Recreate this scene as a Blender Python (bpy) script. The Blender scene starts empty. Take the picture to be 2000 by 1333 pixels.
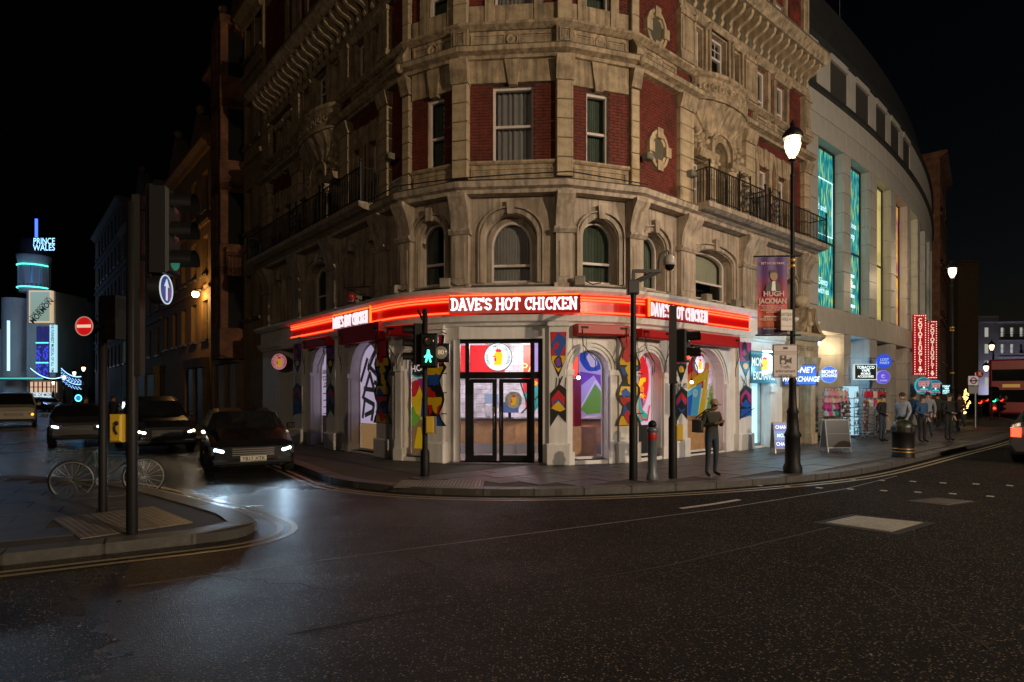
import bpy, bmesh, math, random
from math import sin, cos, pi, radians, sqrt, atan2
from mathutils import Vector, Matrix
random.seed(7)
SC = bpy.context.scene
COL = SC.collection
# ------------------------------------------------------------------ camera, world, light, exposure
F = 1181.0; CX = 1000.0; HY = 770.0; H = 1.8            # focal length and horizon in photo pixels, eye height
cd = bpy.data.cameras.new('camera'); cam = bpy.data.objects.new('camera', cd); COL.objects.link(cam)
cam.location = (0, 0, H); cam.rotation_euler = (pi/2, 0, 0)
cd.sensor_width = 36; cd.lens = F/2000*36; cd.shift_y = (HY-666.5)/2000; cd.clip_end = 2000; cd.clip_start = .05
SC.camera = cam
W = bpy.data.worlds.new('World'); SC.world = W; W.use_nodes = True
nt = W.node_tree; bg = nt.nodes['Background']
sk = nt.nodes.new('ShaderNodeTexSky'); sk.sky_type = 'NISHITA'; sk.sun_disc = False
sk.sun_elevation = radians(-5); sk.sun_rotation = radians(70)
nt.links.new(sk.outputs[0], bg.inputs[0]); bg.inputs[1].default_value = 0.07
sl = bpy.data.lights.new('night_fill', 'SUN'); sl.energy = 0.002; sl.angle = radians(12); sl.color = (.6, .72, 1)  # faint bluish sun lamp added as general fill
so = bpy.data.objects.new('night_fill', sl); COL.objects.link(so); so.rotation_euler = (radians(40), 0, radians(35))
SC.view_settings.view_transform = 'Standard'; SC.view_settings.look = 'None'
SC.view_settings.gamma = 1; SC.view_settings.exposure = 0
# ------------------------------------------------------------------ helpers
WM = {}
def tag(o, label=None, cat=None, group=None, kind=None):
    if label: o['label'] = label
    if cat: o['category'] = cat
    if group: o['group'] = group
    if kind: o['kind'] = kind
    return o
def thing(name, label, cat, M=None, group=None):
    o = bpy.data.objects.new(name, None); COL.objects.link(o); o.empty_display_size = .1
    M = M or Matrix(); o.matrix_basis = M; WM[o.name] = M
    return tag(o, label, cat, group)
def place(x, y, z=0, deg=0): return Matrix.Translation((x, y, z)) @ Matrix.Rotation(radians(deg), 4, 'Z')
def wm(o): return WM[o.name]
def link(me, name, parent=None, M=None):
    o = bpy.data.objects.new(name, me); COL.objects.link(o)
    if parent is not None:
        o.parent = parent
        P = wm(parent); M = P if M is None else M
        o.matrix_basis = P.inverted() @ M
    else:
        M = M or Matrix(); o.matrix_basis = M
    WM[o.name] = M
    return o
def copytree(o, M, label=None, group=None, mats=None):
    c = o.copy(); COL.objects.link(c); c.matrix_basis = M; WM[c.name] = M
    if label: c['label'] = label
    if group: c['group'] = group
    for ch in [k for k in bpy.data.objects if k.parent == o]:
        d = ch.copy(); COL.objects.link(d); d.parent = c
        for g in [k for k in bpy.data.objects if k.parent == ch]:
            e = g.copy(); COL.objects.link(e); e.parent = d
    return c
class MB:
    def __init__(s): s.v = []; s.f = []; s.m = []; s.s = []
    def add(s, vs, fs, mi=0, M=None, sm=False):
        n = len(s.v)
        s.v += [tuple(M @ Vector(p)) for p in vs] if M is not None else [tuple(p) for p in vs]
        for f in fs: s.f.append([i+n for i in f]); s.m.append(mi); s.s.append(sm)
        return s
    def box(s, x0, x1, y0, y1, z0, z1, mi=0, M=None):
        return s.add([(x0,y0,z0),(x1,y0,z0),(x1,y1,z0),(x0,y1,z0),(x0,y0,z1),(x1,y0,z1),(x1,y1,z1),(x0,y1,z1)],
            [(0,3,2,1),(4,5,6,7),(0,1,5,4),(1,2,6,5),(2,3,7,6),(3,0,4,7)], mi, M)
    def bev(s, x0, x1, y0, y1, z0, z1, b=.02, mi=0, M=None):     # box with its front (-y) edges chamfered
        s.add([(x0,y1,z0),(x1,y1,z0),(x1,y1,z1),(x0,y1,z1),(x0,y0+b,z0),(x1,y0+b,z0),(x1,y0+b,z1),(x0,y0+b,z1),
               (x0+b,y0,z0+b),(x1-b,y0,z0+b),(x1-b,y0,z1-b),(x0+b,y0,z1-b)],
            [(3,2,1,0),(0,1,5,4),(1,2,6,5),(2,3,7,6),(3,0,4,7),(4,5,9,8),(5,6,10,9),(6,7,11,10),(7,4,8,11),(8,9,10,11)], mi, M)
        return s
    def prism(s, poly, y0, y1, mi=0, M=None, sm=False):   # (x,z) polygon pushed along y
        n = len(poly)
        return s.add([(x,y0,z) for x,z in poly]+[(x,y1,z) for x,z in poly],
            [list(range(n)), list(range(2*n-1,n-1,-1))]+[(i,i+n,(i+1)%n+n,(i+1)%n) for i in range(n)], mi, M, sm)
    def extr(s, poly, z0, z1, mi=0, M=None):               # (x,y) polygon pushed along z
        n = len(poly)
        return s.add([(x,y,z0) for x,y in poly]+[(x,y,z1) for x,y in poly],
            [list(range(n-1,-1,-1)), list(range(n,2*n))]+[(i,(i+1)%n,(i+1)%n+n,i+n) for i in range(n)], mi, M)
    def prof(s, poly, x0, x1, mi=0, M=None):               # (y,z) polygon pushed along x
        n = len(poly)
        return s.add([(x0,y,z) for y,z in poly]+[(x1,y,z) for y,z in poly],
            [list(range(n)), list(range(2*n-1,n-1,-1))]+[(i,i+n,(i+1)%n+n,(i+1)%n) for i in range(n)], mi, M)
    def sheet(s, poly, y, mi=0, M=None):                   # flat (x,z) polygon facing -y
        return s.add([(x,y,z) for x,z in poly], [list(range(len(poly)))], mi, M)
    def tube(s, pts, r, n=8, mi=0, M=None, sm=True, cap=True):
        pts = [Vector(p) for p in pts]; rs = r if isinstance(r, (list,tuple)) else [r]*len(pts)
        vs = []; prev = None
        for i, p in enumerate(pts):
            d = (pts[min(i+1,len(pts)-1)]-pts[max(i-1,0)]).normalized()
            a = prev if prev is not None and abs(prev.dot(d)) < .95 else (Vector((0,0,1)) if abs(d.z) < .9 else Vector((1,0,0)))
            b = d.cross(a).normalized(); a = b.cross(d).normalized(); prev = a
            vs += [p+(a*cos(2*pi*k/n)+b*sin(2*pi*k/n))*rs[i] for k in range(n)]
        fs = [(i*n+k, i*n+(k+1)%n, (i+1)*n+(k+1)%n, (i+1)*n+k) for i in range(len(pts)-1) for k in range(n)]
        s.add(vs, fs, mi, M, sm)
        if cap: s.add(vs[:n]+vs[-n:], [list(range(n-1,-1,-1)), list(range(n,2*n))], mi, M)
        return s
    def lathe(s, prof, c=(0,0,0), n=16, mi=0, M=None, a0=0, a1=2*pi, sm=True):
        full = abs(a1-a0-2*pi) < 1e-6; m = n if full else n+1
        vs = [(c[0]+r*cos(a0+(a1-a0)*k/n), c[1]+r*sin(a0+(a1-a0)*k/n), c[2]+z) for r,z in prof for k in range(m)]
        fs = [(i*m+k, i*m+(k+1)%m, (i+1)*m+(k+1)%m, (i+1)*m+k) for i in range(len(prof)-1) for k in range(n)]
        s.add(vs, fs, mi, M, sm)
        if full:
            for i, rev in ((0,True),(len(prof)-1,False)):
                if prof[i][0] > .004:
                    idx = [(i*m+k) for k in range(m)]
                    s.add([vs[j] for j in idx], [list(range(m-1,-1,-1)) if rev else list(range(m))], mi, M)
        return s
    def ball(s, c, r, n=12, mi=0, M=None, sz=1.0):
        k = n//2
        return s.lathe([(max(r*sin(pi*i/k), .001), -r*cos(pi*i/k)*sz) for i in range(k+1)], c, n, mi, M)
    def sweep(s, path, prof, mi=0, closed=True, z=0, sm=False):  # profile (outward, z) along an (x,y) path
        nrm = []
        for i in range(len(path)):
            a = Vector(path[max(i-1,0)]); b = Vector(path[i]); c = Vector(path[min(i+1,len(path)-1)])
            n1 = (b-a).normalized() if i > 0 else (c-b).normalized()
            n2 = (c-b).normalized() if i < len(path)-1 else n1
            t = (n1+n2).normalized(); k = 1/max(t.dot(n1), .5)
            nrm.append((t.y*k, -t.x*k))
        m = len(prof)
        vs = [(p[0]+n[0]*o, p[1]+n[1]*o, z+h) for p, n in zip(path, nrm) for o, h in prof]
        mm = m if closed else m-1
        fs = [(i*m+k, (i+1)*m+k, (i+1)*m+(k+1)%m, i*m+(k+1)%m) for i in range(len(path)-1) for k in range(mm)]
        if closed: fs += [list(range(m)), list(range(len(path)*m-1, (len(path)-1)*m-1, -1))]
        return s.add(vs, fs, mi, None, sm)
    def mesh(s, name, mats):
        me = bpy.data.meshes.new(name); me.from_pydata(s.v, [], s.f)
        for m in (mats if isinstance(mats, (list,tuple)) else [mats]): me.materials.append(m)
        me.polygons.foreach_set('material_index', s.m); me.polygons.foreach_set('use_smooth', s.s); me.update()
        return me
    def build(s, name, mats, parent=None, M=None, kind=None, label=None):
        o = link(s.mesh(name, mats), name, parent, M)
        return tag(o, label, None, None, kind)
def pip(x, y, poly):
    c = False; n = len(poly)
    for i in range(n):
        x1, y1 = poly[i]; x2, y2 = poly[i-1]
        if (y1 > y) != (y2 > y) and x < (x2-x1)*(y-y1)/(y2-y1)+x1: c = not c
    return c
def gp(px, py, z=0.0):                       # the point of the ground (at height z) under a photo pixel
    Y = (H-z)*F/(py-HY); return Vector(((px-CX)/F*Y, Y, z))
def at(px, py, Y): return Vector(((px-CX)/F*Y, Y, H+(HY-py)/F*Y))
class Fac:                                   # a wall plane: x along, y into the wall, z up
    def __init__(s, p, deg):
        s.p = Vector(p); s.deg = deg; a = radians(deg); s.d = Vector((cos(a), sin(a))); s.n = Vector((-sin(a), cos(a)))
        s.M = Matrix.Translation((p[0], p[1], 0)) @ Matrix.Rotation(a, 4, 'Z')
    def u(s, px, y=0):
        k = (px-CX)/F; q = s.p+s.n*y
        return (k*q.y-q.x)/(s.d.x-k*s.d.y)
    def Y(s, px, y=0): return (s.p+s.n*y).y+s.d.y*s.u(px, y)
    def z(s, px, py, y=0): return H+(HY-py)/F*s.Y(px, y)
    def xy(s, u, y=0): q = s.p+s.d*u+s.n*y; return (q.x, q.y)
    def at(s, u, y, z): return s.M @ Matrix.Translation((u, y, z))
# text -> mesh (built-in font)
def text(mb, t, h, x=0, z=0, y=0, mi=0, M=None, align='CENTER', bold=0, sx=1.0, depth=.006, sp=1.0, rot=0, shear=0):
    cu = bpy.data.curves.new('t', 'FONT'); cu.body = t; cu.size = h*1.38; cu.align_x = align; cu.align_y = 'CENTER'
    cu.offset = bold*h; cu.shear = shear; cu.resolution_u = 3; cu.space_character = sp
    ob = bpy.data.objects.new('t', cu); me = ob.to_mesh()
    c, s_ = cos(rot), sin(rot)
    vs = [(x+(v.co.x*sx)*c-v.co.y*s_, y, z+v.co.x*sx*s_+v.co.y*c) for v in me.vertices]
    fs = [list(p.vertices) for p in me.polygons]
    mb.add(vs, fs, mi, M)
    ob.to_mesh_clear(); bpy.data.objects.remove(ob); bpy.data.curves.remove(cu)
    return mb
def arc(cx, cz, rx, rz, a0, a1, n): return [(cx+rx*cos(radians(a0+(a1-a0)*i/n)), cz+rz*sin(radians(a0+(a1-a0)*i/n))) for i in range(n+1)]
GL = {  # slab serif capitals: strokes, serif points
 'D': (.74, [[(.14,0),(.14,1)], [(.14,.94)]+arc(.3,.5,.32,.44,90,-90,8)+[(.14,.06)]], [(.1,.04),(.1,.96)]),
 'A': (.82, [[(.1,0),(.41,1),(.72,0)], [(.22,.32),(.6,.32)]], [(.1,.04),(.72,.04),(.36,.96)]),
 'V': (.82, [[(.1,1),(.41,0),(.72,1)]], [(.1,.96),(.72,.96)]),
 'E': (.72, [[(.14,0),(.14,1)], [(.14,.93),(.6,.93),(.6,.78)], [(.14,.5),(.46,.5)], [(.14,.07),(.62,.07),(.62,.24)]], [(.1,.04),(.1,.96)]),
 "'": (.28, [[(.14,1.02),(.12,.72)]], []),
 'S': (.68, [arc(.34,.72,.24,.22,20,270,8)+arc(.34,.28,.25,.22,90,-160,8)], [(.57,.82),(.1,.2)]),
 'H': (.86, [[(.16,0),(.16,1)], [(.68,0),(.68,1)], [(.16,.5),(.68,.5)]], [(.14,.04),(.14,.96),(.7,.04),(.7,.96)]),
 'O': (.84, [arc(.42,.5,.3,.44,0,360,16)], []),
 'T': (.76, [[(.38,0),(.38,1)], [(.08,.74),(.08,.93),(.68,.93),(.68,.74)]], [(.38,.04)]),
 'C': (.76, [arc(.4,.5,.29,.44,45,315,12), [(.63,.62),(.63,.98)]], []),
 'I': (.42, [[(.2,0),(.2,1)]], [(.2,.04),(.2,.96)]),
 'K': (.84, [[(.16,0),(.16,1)], [(.66,.96),(.2,.45)], [(.34,.55),(.68,.04)]], [(.14,.04),(.14,.96),(.66,.96),(.7,.04)]),
 'N': (.86, [[(.16,0),(.16,1),(.68,0),(.68,1)]], [(.14,.04),(.14,.96),(.68,.96)]),
 ' ': (.42, [], [])}
def slab(mb, t, h, x, z, y, w=None, mi=0, M=None, th=.17, depth=.03, serif=True):
    tot = sum(GL[c][0] for c in t); k = (w/tot) if w else h; x -= tot*k/2; j = 0
    for c in t:
        wd, st, sf = GL[c]
        for pl in st:
            for (ax, az), (bx, bz) in zip(pl, pl[1:]):
                a = Vector((ax*k, az*h)); b = Vector((bx*k, bz*h)); d = (b-a); L = d.length
                if L < 1e-6: continue
                d /= L; nn = Vector((-d.y, d.x))*th*h/2; e = d*th*h*.28; j += 1; o = (j % 7)*.0006
                q = [a-e+nn, a-e-nn, b+e-nn, b+e+nn]
                mb.prism([(x+p.x, z+p.y) for p in q], y-depth-o, y, mi, M)
        for (ax, az) in sf if serif else ():
            j += 1; o = (j % 7)*.0006
            mb.box(x+ax*k-.16*k, x+ax*k+.16*k, y-depth-o-.002, y, z+az*h-.055*h, z+az*h+.055*h, mi, M)
        x += wd*k
    return mb
# ------------------------------------------------------------------ materials
MATS = {}
def mat(name, col=(.5,.5,.5), rough=.6, metal=0, emit=None, es=0, var=.0, vscale=3, streak=0, bump=0, bscale=30, spec=.5, coat=0):
    if name in MATS: return MATS[name]
    m = bpy.data.materials.new(name); m.use_nodes = True; t = m.node_tree; N = t.nodes; b = N['Principled BSDF']
    b.inputs['Base Color'].default_value = (*col, 1); b.inputs['Roughness'].default_value = rough; b.inputs['Metallic'].default_value = metal
    b.inputs['Specular IOR Level'].default_value = spec; b.inputs['Coat Weight'].default_value = coat
    if emit: b.inputs['Emission Color'].default_value = (*emit, 1); b.inputs['Emission Strength'].default_value = es
    if var or streak or bump:
        tc = N.new('ShaderNodeTexCoord')
    src = None
    if var or streak:
        nz = N.new('ShaderNodeTexNoise'); nz.inputs['Scale'].default_value = vscale; nz.inputs['Detail'].default_value = 6; nz.inputs['Roughness'].default_value = .65
        t.links.new(tc.outputs['Object'], nz.inputs['Vector'])
        r = N.new('ShaderNodeMapRange'); r.inputs['From Min'].default_value = .3; r.inputs['From Max'].default_value = .7
        r.inputs['To Min'].default_value = 1-var; r.inputs['To Max'].default_value = 1+var*.5
        t.links.new(nz.outputs['Fac'], r.inputs['Value']); src = r.outputs[0]
        if streak:
            mp = N.new('ShaderNodeMapping'); mp.inputs['Scale'].default_value = (9, 9, .55); t.links.new(tc.outputs['Object'], mp.inputs['Vector'])
            n2 = N.new('ShaderNodeTexNoise'); n2.inputs['Scale'].default_value = 1; n2.inputs['Detail'].default_value = 5; t.links.new(mp.outputs[0], n2.inputs['Vector'])
            r2 = N.new('ShaderNodeMapRange'); r2.inputs['From Min'].default_value = .4; r2.inputs['From Max'].default_value = .66
            r2.inputs['To Min'].default_value = 1; r2.inputs['To Max'].default_value = 1-streak; t.links.new(n2.outputs['Fac'], r2.inputs['Value'])
            mu = N.new('ShaderNodeMath'); mu.operation = 'MULTIPLY'; t.links.new(src, mu.inputs[0]); t.links.new(r2.outputs[0], mu.inputs[1]); src = mu.outputs[0]
        mx = N.new('ShaderNodeVectorMath'); mx.operation = 'SCALE'; mx.inputs[0].default_value = col; t.links.new(src, mx.inputs['Scale'])
        t.links.new(mx.outputs[0], b.inputs['Base Color'])
    if bump:
        n3 = N.new('ShaderNodeTexNoise'); n3.inputs['Scale'].default_value = bscale; n3.inputs['Detail'].default_value = 5; t.links.new(tc.outputs['Object'], n3.inputs['Vector'])
        bp = N.new('ShaderNodeBump'); bp.inputs['Strength'].default_value = bump; bp.inputs['Distance'].default_value = .02
        t.links.new(n3.outputs['Fac'], bp.inputs['Height']); t.links.new(bp.outputs[0], b.inputs['Normal'])
    MATS[name] = m; return m
def brick(name, c1, c2, mortar, bw=.225, rh=.075):
    m = bpy.data.materials.new(name); m.use_nodes = True; t = m.node_tree; N = t.nodes; b = N['Principled BSDF']; b.inputs['Roughness'].default_value = .75
    tc = N.new('ShaderNodeTexCoord'); sp = N.new('ShaderNodeSeparateXYZ'); cb = N.new('ShaderNodeCombineXYZ')
    t.links.new(tc.outputs['Object'], sp.inputs[0]); ad = N.new('ShaderNodeMath'); t.links.new(sp.outputs['X'], ad.inputs[0]); t.links.new(sp.outputs['Y'], ad.inputs[1])
    t.links.new(ad.outputs[0], cb.inputs['X']); t.links.new(sp.outputs['Z'], cb.inputs['Y'])
    br = N.new('ShaderNodeTexBrick'); t.links.new(cb.outputs[0], br.inputs['Vector'])
    br.inputs['Scale'].default_value = 1; br.inputs['Brick Width'].default_value = bw; br.inputs['Row Height'].default_value = rh
    br.inputs['Mortar Size'].default_value = .006; br.inputs['Color1'].default_value = (*c1,1); br.inputs['Color2'].default_value = (*c2,1); br.inputs['Mortar'].default_value = (*mortar,1)
    nz = N.new('ShaderNodeTexNoise'); nz.inputs['Scale'].default_value = 2.2; nz.inputs['Detail'].default_value = 8; t.links.new(tc.outputs['Object'], nz.inputs['Vector'])
    r = N.new('ShaderNodeMapRange'); r.inputs['From Min'].default_value = .3; r.inputs['From Max'].default_value = .7; r.inputs['To Min'].default_value = .45; r.inputs['To Max'].default_value = 1.35; t.links.new(nz.outputs['Fac'], r.inputs['Value'])
    mx = N.new('ShaderNodeVectorMath'); mx.operation = 'SCALE'; t.links.new(br.outputs['Color'], mx.inputs[0]); t.links.new(r.outputs[0], mx.inputs['Scale'])
    t.links.new(mx.outputs[0], b.inputs['Base Color'])
    bp = N.new('ShaderNodeBump'); bp.inputs['Strength'].default_value = .9; bp.inputs['Distance'].default_value = .02; bp.invert = True
    t.links.new(br.outputs['Fac'], bp.inputs['Height']); t.links.new(bp.outputs[0], b.inputs['Normal'])
    MATS[name] = m; return m
def glass(name, tint=(.9,.95,.95), refl=1.0):
    m = bpy.data.materials.new(name); m.use_nodes = True; t = m.node_tree; N = t.nodes; N.remove(N['Principled BSDF'])
    tr = N.new('ShaderNodeBsdfTransparent'); tr.inputs[0].default_value = (*tint,1); gl = N.new('ShaderNodeBsdfGlossy'); gl.inputs['Roughness'].default_value = .03
    fr = N.new('ShaderNodeFresnel'); fr.inputs[0].default_value = 1.5; mx = N.new('ShaderNodeMixShader')
    t.links.new(fr.outputs[0], mx.inputs[0]); t.links.new(tr.outputs[0], mx.inputs[1]); t.links.new(gl.outputs[0], mx.inputs[2])
    t.links.new(mx.outputs[0], N['Material Output'].inputs[0]); MATS[name] = m; return m
def emis(name, col, s): return mat(name, (.02,.02,.02), .5, emit=col, es=s)
def frosted(name, col, s):                  # lit frosted glass that lets the lamp inside shine through
    if name in MATS: return MATS[name]
    m = bpy.data.materials.new(name); m.use_nodes = True; t = m.node_tree; N = t.nodes; N.remove(N['Principled BSDF'])
    e = N.new('ShaderNodeEmission'); e.inputs[0].default_value = (*col,1); e.inputs[1].default_value = s; tr = N.new('ShaderNodeBsdfTransparent'); ad = N.new('ShaderNodeAddShader')
    t.links.new(e.outputs[0], ad.inputs[0]); t.links.new(tr.outputs[0], ad.inputs[1]); t.links.new(ad.outputs[0], N['Material Output'].inputs[0]); MATS[name] = m; return m
def asphalt():
    m = bpy.data.materials.new('wet_asphalt'); m.use_nodes = True; t = m.node_tree; N = t.nodes; b = N['Principled BSDF']
    tc = N.new('ShaderNodeTexCoord')
    def noise(sc, det=4, rg=.6):
        n = N.new('ShaderNodeTexNoise'); n.inputs['Scale'].default_value = sc; n.inputs['Detail'].default_value = det; n.inputs['Roughness'].default_value = rg
        t.links.new(tc.outputs['Object'], n.inputs['Vector']); return n.outputs['Fac']
    def rng(s, a, b_, c, d):
        r = N.new('ShaderNodeMapRange'); r.inputs['From Min'].default_value = a; r.inputs['From Max'].default_value = b_; r.inputs['To Min'].default_value = c; r.inputs['To Max'].default_value = d
        t.links.new(s, r.inputs['Value']); return r.outputs[0]
    big = noise(.35, 5); mid = noise(2.5, 6); fine = noise(70, 3, .75)
    vo = N.new('ShaderNodeTexVoronoi'); vo.inputs['Scale'].default_value = 105; t.links.new(tc.outputs['Object'], vo.inputs['Vector'])
    cr = N.new('ShaderNodeMix'); cr.data_type = 'RGBA'; cr.inputs[6].default_value = (.005,.0048,.0047,1); cr.inputs[7].default_value = (.05,.044,.039,1)
    t.links.new(rng(fine, .5, .74, 0, 1), cr.inputs[0])
    sc = N.new('ShaderNodeVectorMath'); sc.operation = 'SCALE'; t.links.new(cr.outputs[2], sc.inputs[0])
    ml = N.new('ShaderNodeMath'); ml.operation = 'MULTIPLY'; t.links.new(rng(big, .3, .7, .6, 1.3), ml.inputs[0]); t.links.new(rng(mid, .3, .7, .75, 1.2), ml.inputs[1])
    t.links.new(ml.outputs[0], sc.inputs['Scale']); t.links.new(sc.outputs[0], b.inputs['Base Color'])
    v2 = N.new('ShaderNodeTexVoronoi'); v2.inputs['Scale'].default_value = 42; t.links.new(tc.outputs['Object'], v2.inputs['Vector'])
    sc2 = N.new('ShaderNodeSeparateColor'); t.links.new(v2.outputs['Color'], sc2.inputs[0])
    chip = N.new('ShaderNodeMath'); chip.operation = 'MULTIPLY'; t.links.new(rng(v2.outputs['Distance'], .18, .40, 1, 0), chip.inputs[0]); t.links.new(rng(sc2.outputs[0], .3, 1, 0, 1), chip.inputs[1])
    ch = N.new('ShaderNodeMix'); ch.data_type = 'RGBA'; ch.inputs[7].default_value = (.27,.205,.14,1)
    t.links.new(chip.outputs[0], ch.inputs[0]); t.links.new(sc.outputs[0], ch.inputs[6]); t.links.new(ch.outputs[2], b.inputs['Base Color'])
    sx = N.new('ShaderNodeSeparateXYZ'); t.links.new(tc.outputs['Object'], sx.inputs[0])
    # damp patches: wetter towards the junction with the side street
    w = N.new('ShaderNodeMath'); w.operation = 'ADD'; t.links.new(rng(big, .35, .65, -.12, .12), w.inputs[0]); t.links.new(rng(sx.outputs['X'], -5, 3, .2, .8), w.inputs[1])
    t.links.new(w.outputs[0], b.inputs['Roughness']); t.links.new(rng(sx.outputs['X'], -5, 1.5, .4, .10), b.inputs['Specular IOR Level'])
    bp = N.new('ShaderNodeBump'); bp.inputs['Strength'].default_value = 1; bp.inputs['Distance'].default_value = .008
    t.links.new(vo.outputs['Distance'], bp.inputs['Height'])
    b2 = N.new('ShaderNodeBump'); b2.inputs['Strength'].default_value = .4; b2.inputs['Distance'].default_value = .03
    t.links.new(mid, b2.inputs['Height']); t.links.new(bp.outputs[0], b2.inputs['Normal']); t.links.new(b2.outputs[0], b.inputs['Normal'])
    MATS['wet_asphalt'] = m; return m
stone = mat('cream_stone', (.43,.33,.22), .7, var=.5, vscale=3.2, streak=.5, bump=.45, bscale=30)
stone2 = mat('cream_stone_block', (.48,.375,.25), .7, var=.35, vscale=4, streak=.3, bump=.4, bscale=22)
stucco = mat('painted_stucco', (.46,.375,.30), .6, var=.34, vscale=2.2, streak=.5, bump=.25, bscale=25)
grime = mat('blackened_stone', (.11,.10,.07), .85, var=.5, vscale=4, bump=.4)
white = mat('white_paint', (.80,.78,.79), .45, var=.12, vscale=2, streak=.12)
redbrick = brick('red_brick', (.20,.026,.013), (.10,.015,.009), (.035,.016,.012))
def facing_brick():
    m = bpy.data.materials.new('facing_brick'); m.use_nodes = True; t = m.node_tree; N = t.nodes; b = N['Principled BSDF']; b.inputs['Roughness'].default_value = .8
    ge = N.new('ShaderNodeNewGeometry'); cr = N.new('ShaderNodeValToRGB'); E = cr.color_ramp.elements; E[0].position = .32; E[0].color = (.055,.010,.007,1); E[1].position = .68; E[1].color = (.165,.026,.013,1)
    ns = []
    for sc in (7, 1.3):
        n = N.new('ShaderNodeTexNoise'); n.inputs['Scale'].default_value = sc; n.inputs['Detail'].default_value = 3; t.links.new(ge.outputs['Position'], n.inputs['Vector']); ns.append(n.outputs['Fac'])
    mx = N.new('ShaderNodeMath'); mx.operation = 'MULTIPLY_ADD'; mx.inputs[1].default_value = .6; t.links.new(ns[0], mx.inputs[0]); ad = N.new('ShaderNodeMath'); ad.operation = 'MULTIPLY'; ad.inputs[1].default_value = .4; t.links.new(ns[1], ad.inputs[0]); t.links.new(ad.outputs[0], mx.inputs[2])
    t.links.new(mx.outputs[0], cr.inputs[0]); t.links.new(cr.outputs[0], b.inputs['Base Color']); MATS['facing_brick'] = m; return m
facebrick = facing_brick(); mortar = mat('dark_mortar', (.035,.018,.014), .9, var=.3)
brownbrick = brick('orange_brick', (.22,.085,.04), (.15,.06,.03), (.1,.06,.04))
winpaint = mat('window_paint', (.62,.55,.54), .45, var=.1)
pane = glass('window_glass', (.82,.88,.86))
clear = glass('shop_glass', (.95,.97,.97))
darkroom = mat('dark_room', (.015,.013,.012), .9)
curtain = mat('net_curtain', (.40,.36,.38), .9, var=.12, vscale=5); curtain2 = mat('green_grey_curtain', (.12,.14,.12), .9, var=.2, vscale=4); blind_ = mat('roller_blind', (.42,.38,.30), .8, var=.15)
iron = mat('black_iron', (.012,.012,.013), .45)
black = mat('black_paint', (.008,.008,.009), .5, spec=.22)
rubber = mat('rubber', (.008,.008,.008), .7)
chrome = mat('chrome', (.6,.6,.62), .15, 1)
steel = mat('galvanised_steel', (.35,.36,.38), .4, .8, var=.2)
lead = mat('lead_flashing', (.10,.085,.075), .8, var=.5, vscale=5)
redpaint = mat('red_paint', (.42,.012,.012), .4)
gold = mat('gold_paint', (.6,.38,.12), .35, .7)
neonred = emis('neon_red', (1,.038,.010), 7)
neonorange = emis('neon_amber', (1,.13,.01), 2.6)
neonwhite = emis('lit_letters', (1,.90,.93), 1.7)
pavemat = mat('paving_stone', (.055,.050,.049), .42, var=.5, vscale=1.2, bump=.35, bscale=60)
pavebase = mat('paving_joint', (.045,.042,.04), .8)
kerbmat = mat('granite_kerb', (.075,.071,.068), .5, var=.4, vscale=9, bump=.2, bscale=80)
linemat = mat('road_paint', (.42,.41,.38), .45, var=.35, vscale=14)
yellowline = mat('yellow_road_paint', (.26,.22,.13), .4, var=.3, vscale=12)
cyanlit = emis('cyan_lit_panel', (.42,.83,1), 1.0)
C_ = {}
def flat(r, g, b, rough=.5):
    k = f'print_{int(r*255):02x}{int(g*255):02x}{int(b*255):02x}'; return mat(k, (r,g,b), rough)
# ------------------------------------------------------------------ street lamps
def glow(name, loc, p, col, r=.1, parent=None):
    l = bpy.data.lights.new(name, 'POINT'); l.energy = p; l.color = col; l.shadow_soft_size = r
    o = bpy.data.objects.new(name, l); COL.objects.link(o); o.location = loc
    if parent is not None: o.parent = parent; o.matrix_basis = wm(parent).inverted() @ Matrix.Translation(loc)
    return o
WARM = (1,.75,.48)
PW = (13500, 2300, 4600)


# ------------------------------------------------------------------ wall planes of the corner building
L2 = (-2.666,15.515); L1 = (-1.226,14.772); R1 = (1.245,14.564); R2 = (3.038,15.136)
FL = Fac(L2, -49.8); FL1 = Fac(L2, -27.3); FC = Fac(L1, -4.81); FR1 = Fac(R1, 17.7); FR = Fac(R2, 40.2)
UE = 9.63; UW = -10.9                      # ends of the right-hand and left-hand fronts
LC, LL, LR = 2.48, 1.621, 1.882            # lengths of the three corner facets
SP = [Vector(FR.xy(UE+.05, .12))]; SA = [39.5]
for i in range(900):
    a = radians(SA[-1]); SP.append(SP[-1]+Vector((cos(a), sin(a)))*.05); SA.append(39.5+math.degrees((i+1)*.05/100))
def mp(s, d=0):                            # curved front of the modern building, d metres out from it
    i = max(0, min(int(s/.05), 899)); a = radians(SA[i]); p = SP[i]+Vector((cos(a), sin(a)))*(s-i*.05)
    return (p.x+sin(a)*d, p.y-cos(a)*d)
def sfor(px):
    k = (px-CX)/F
    for i in range(900):
        if SP[i].x/SP[i].y >= k: return i*.05
    return 45
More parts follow.
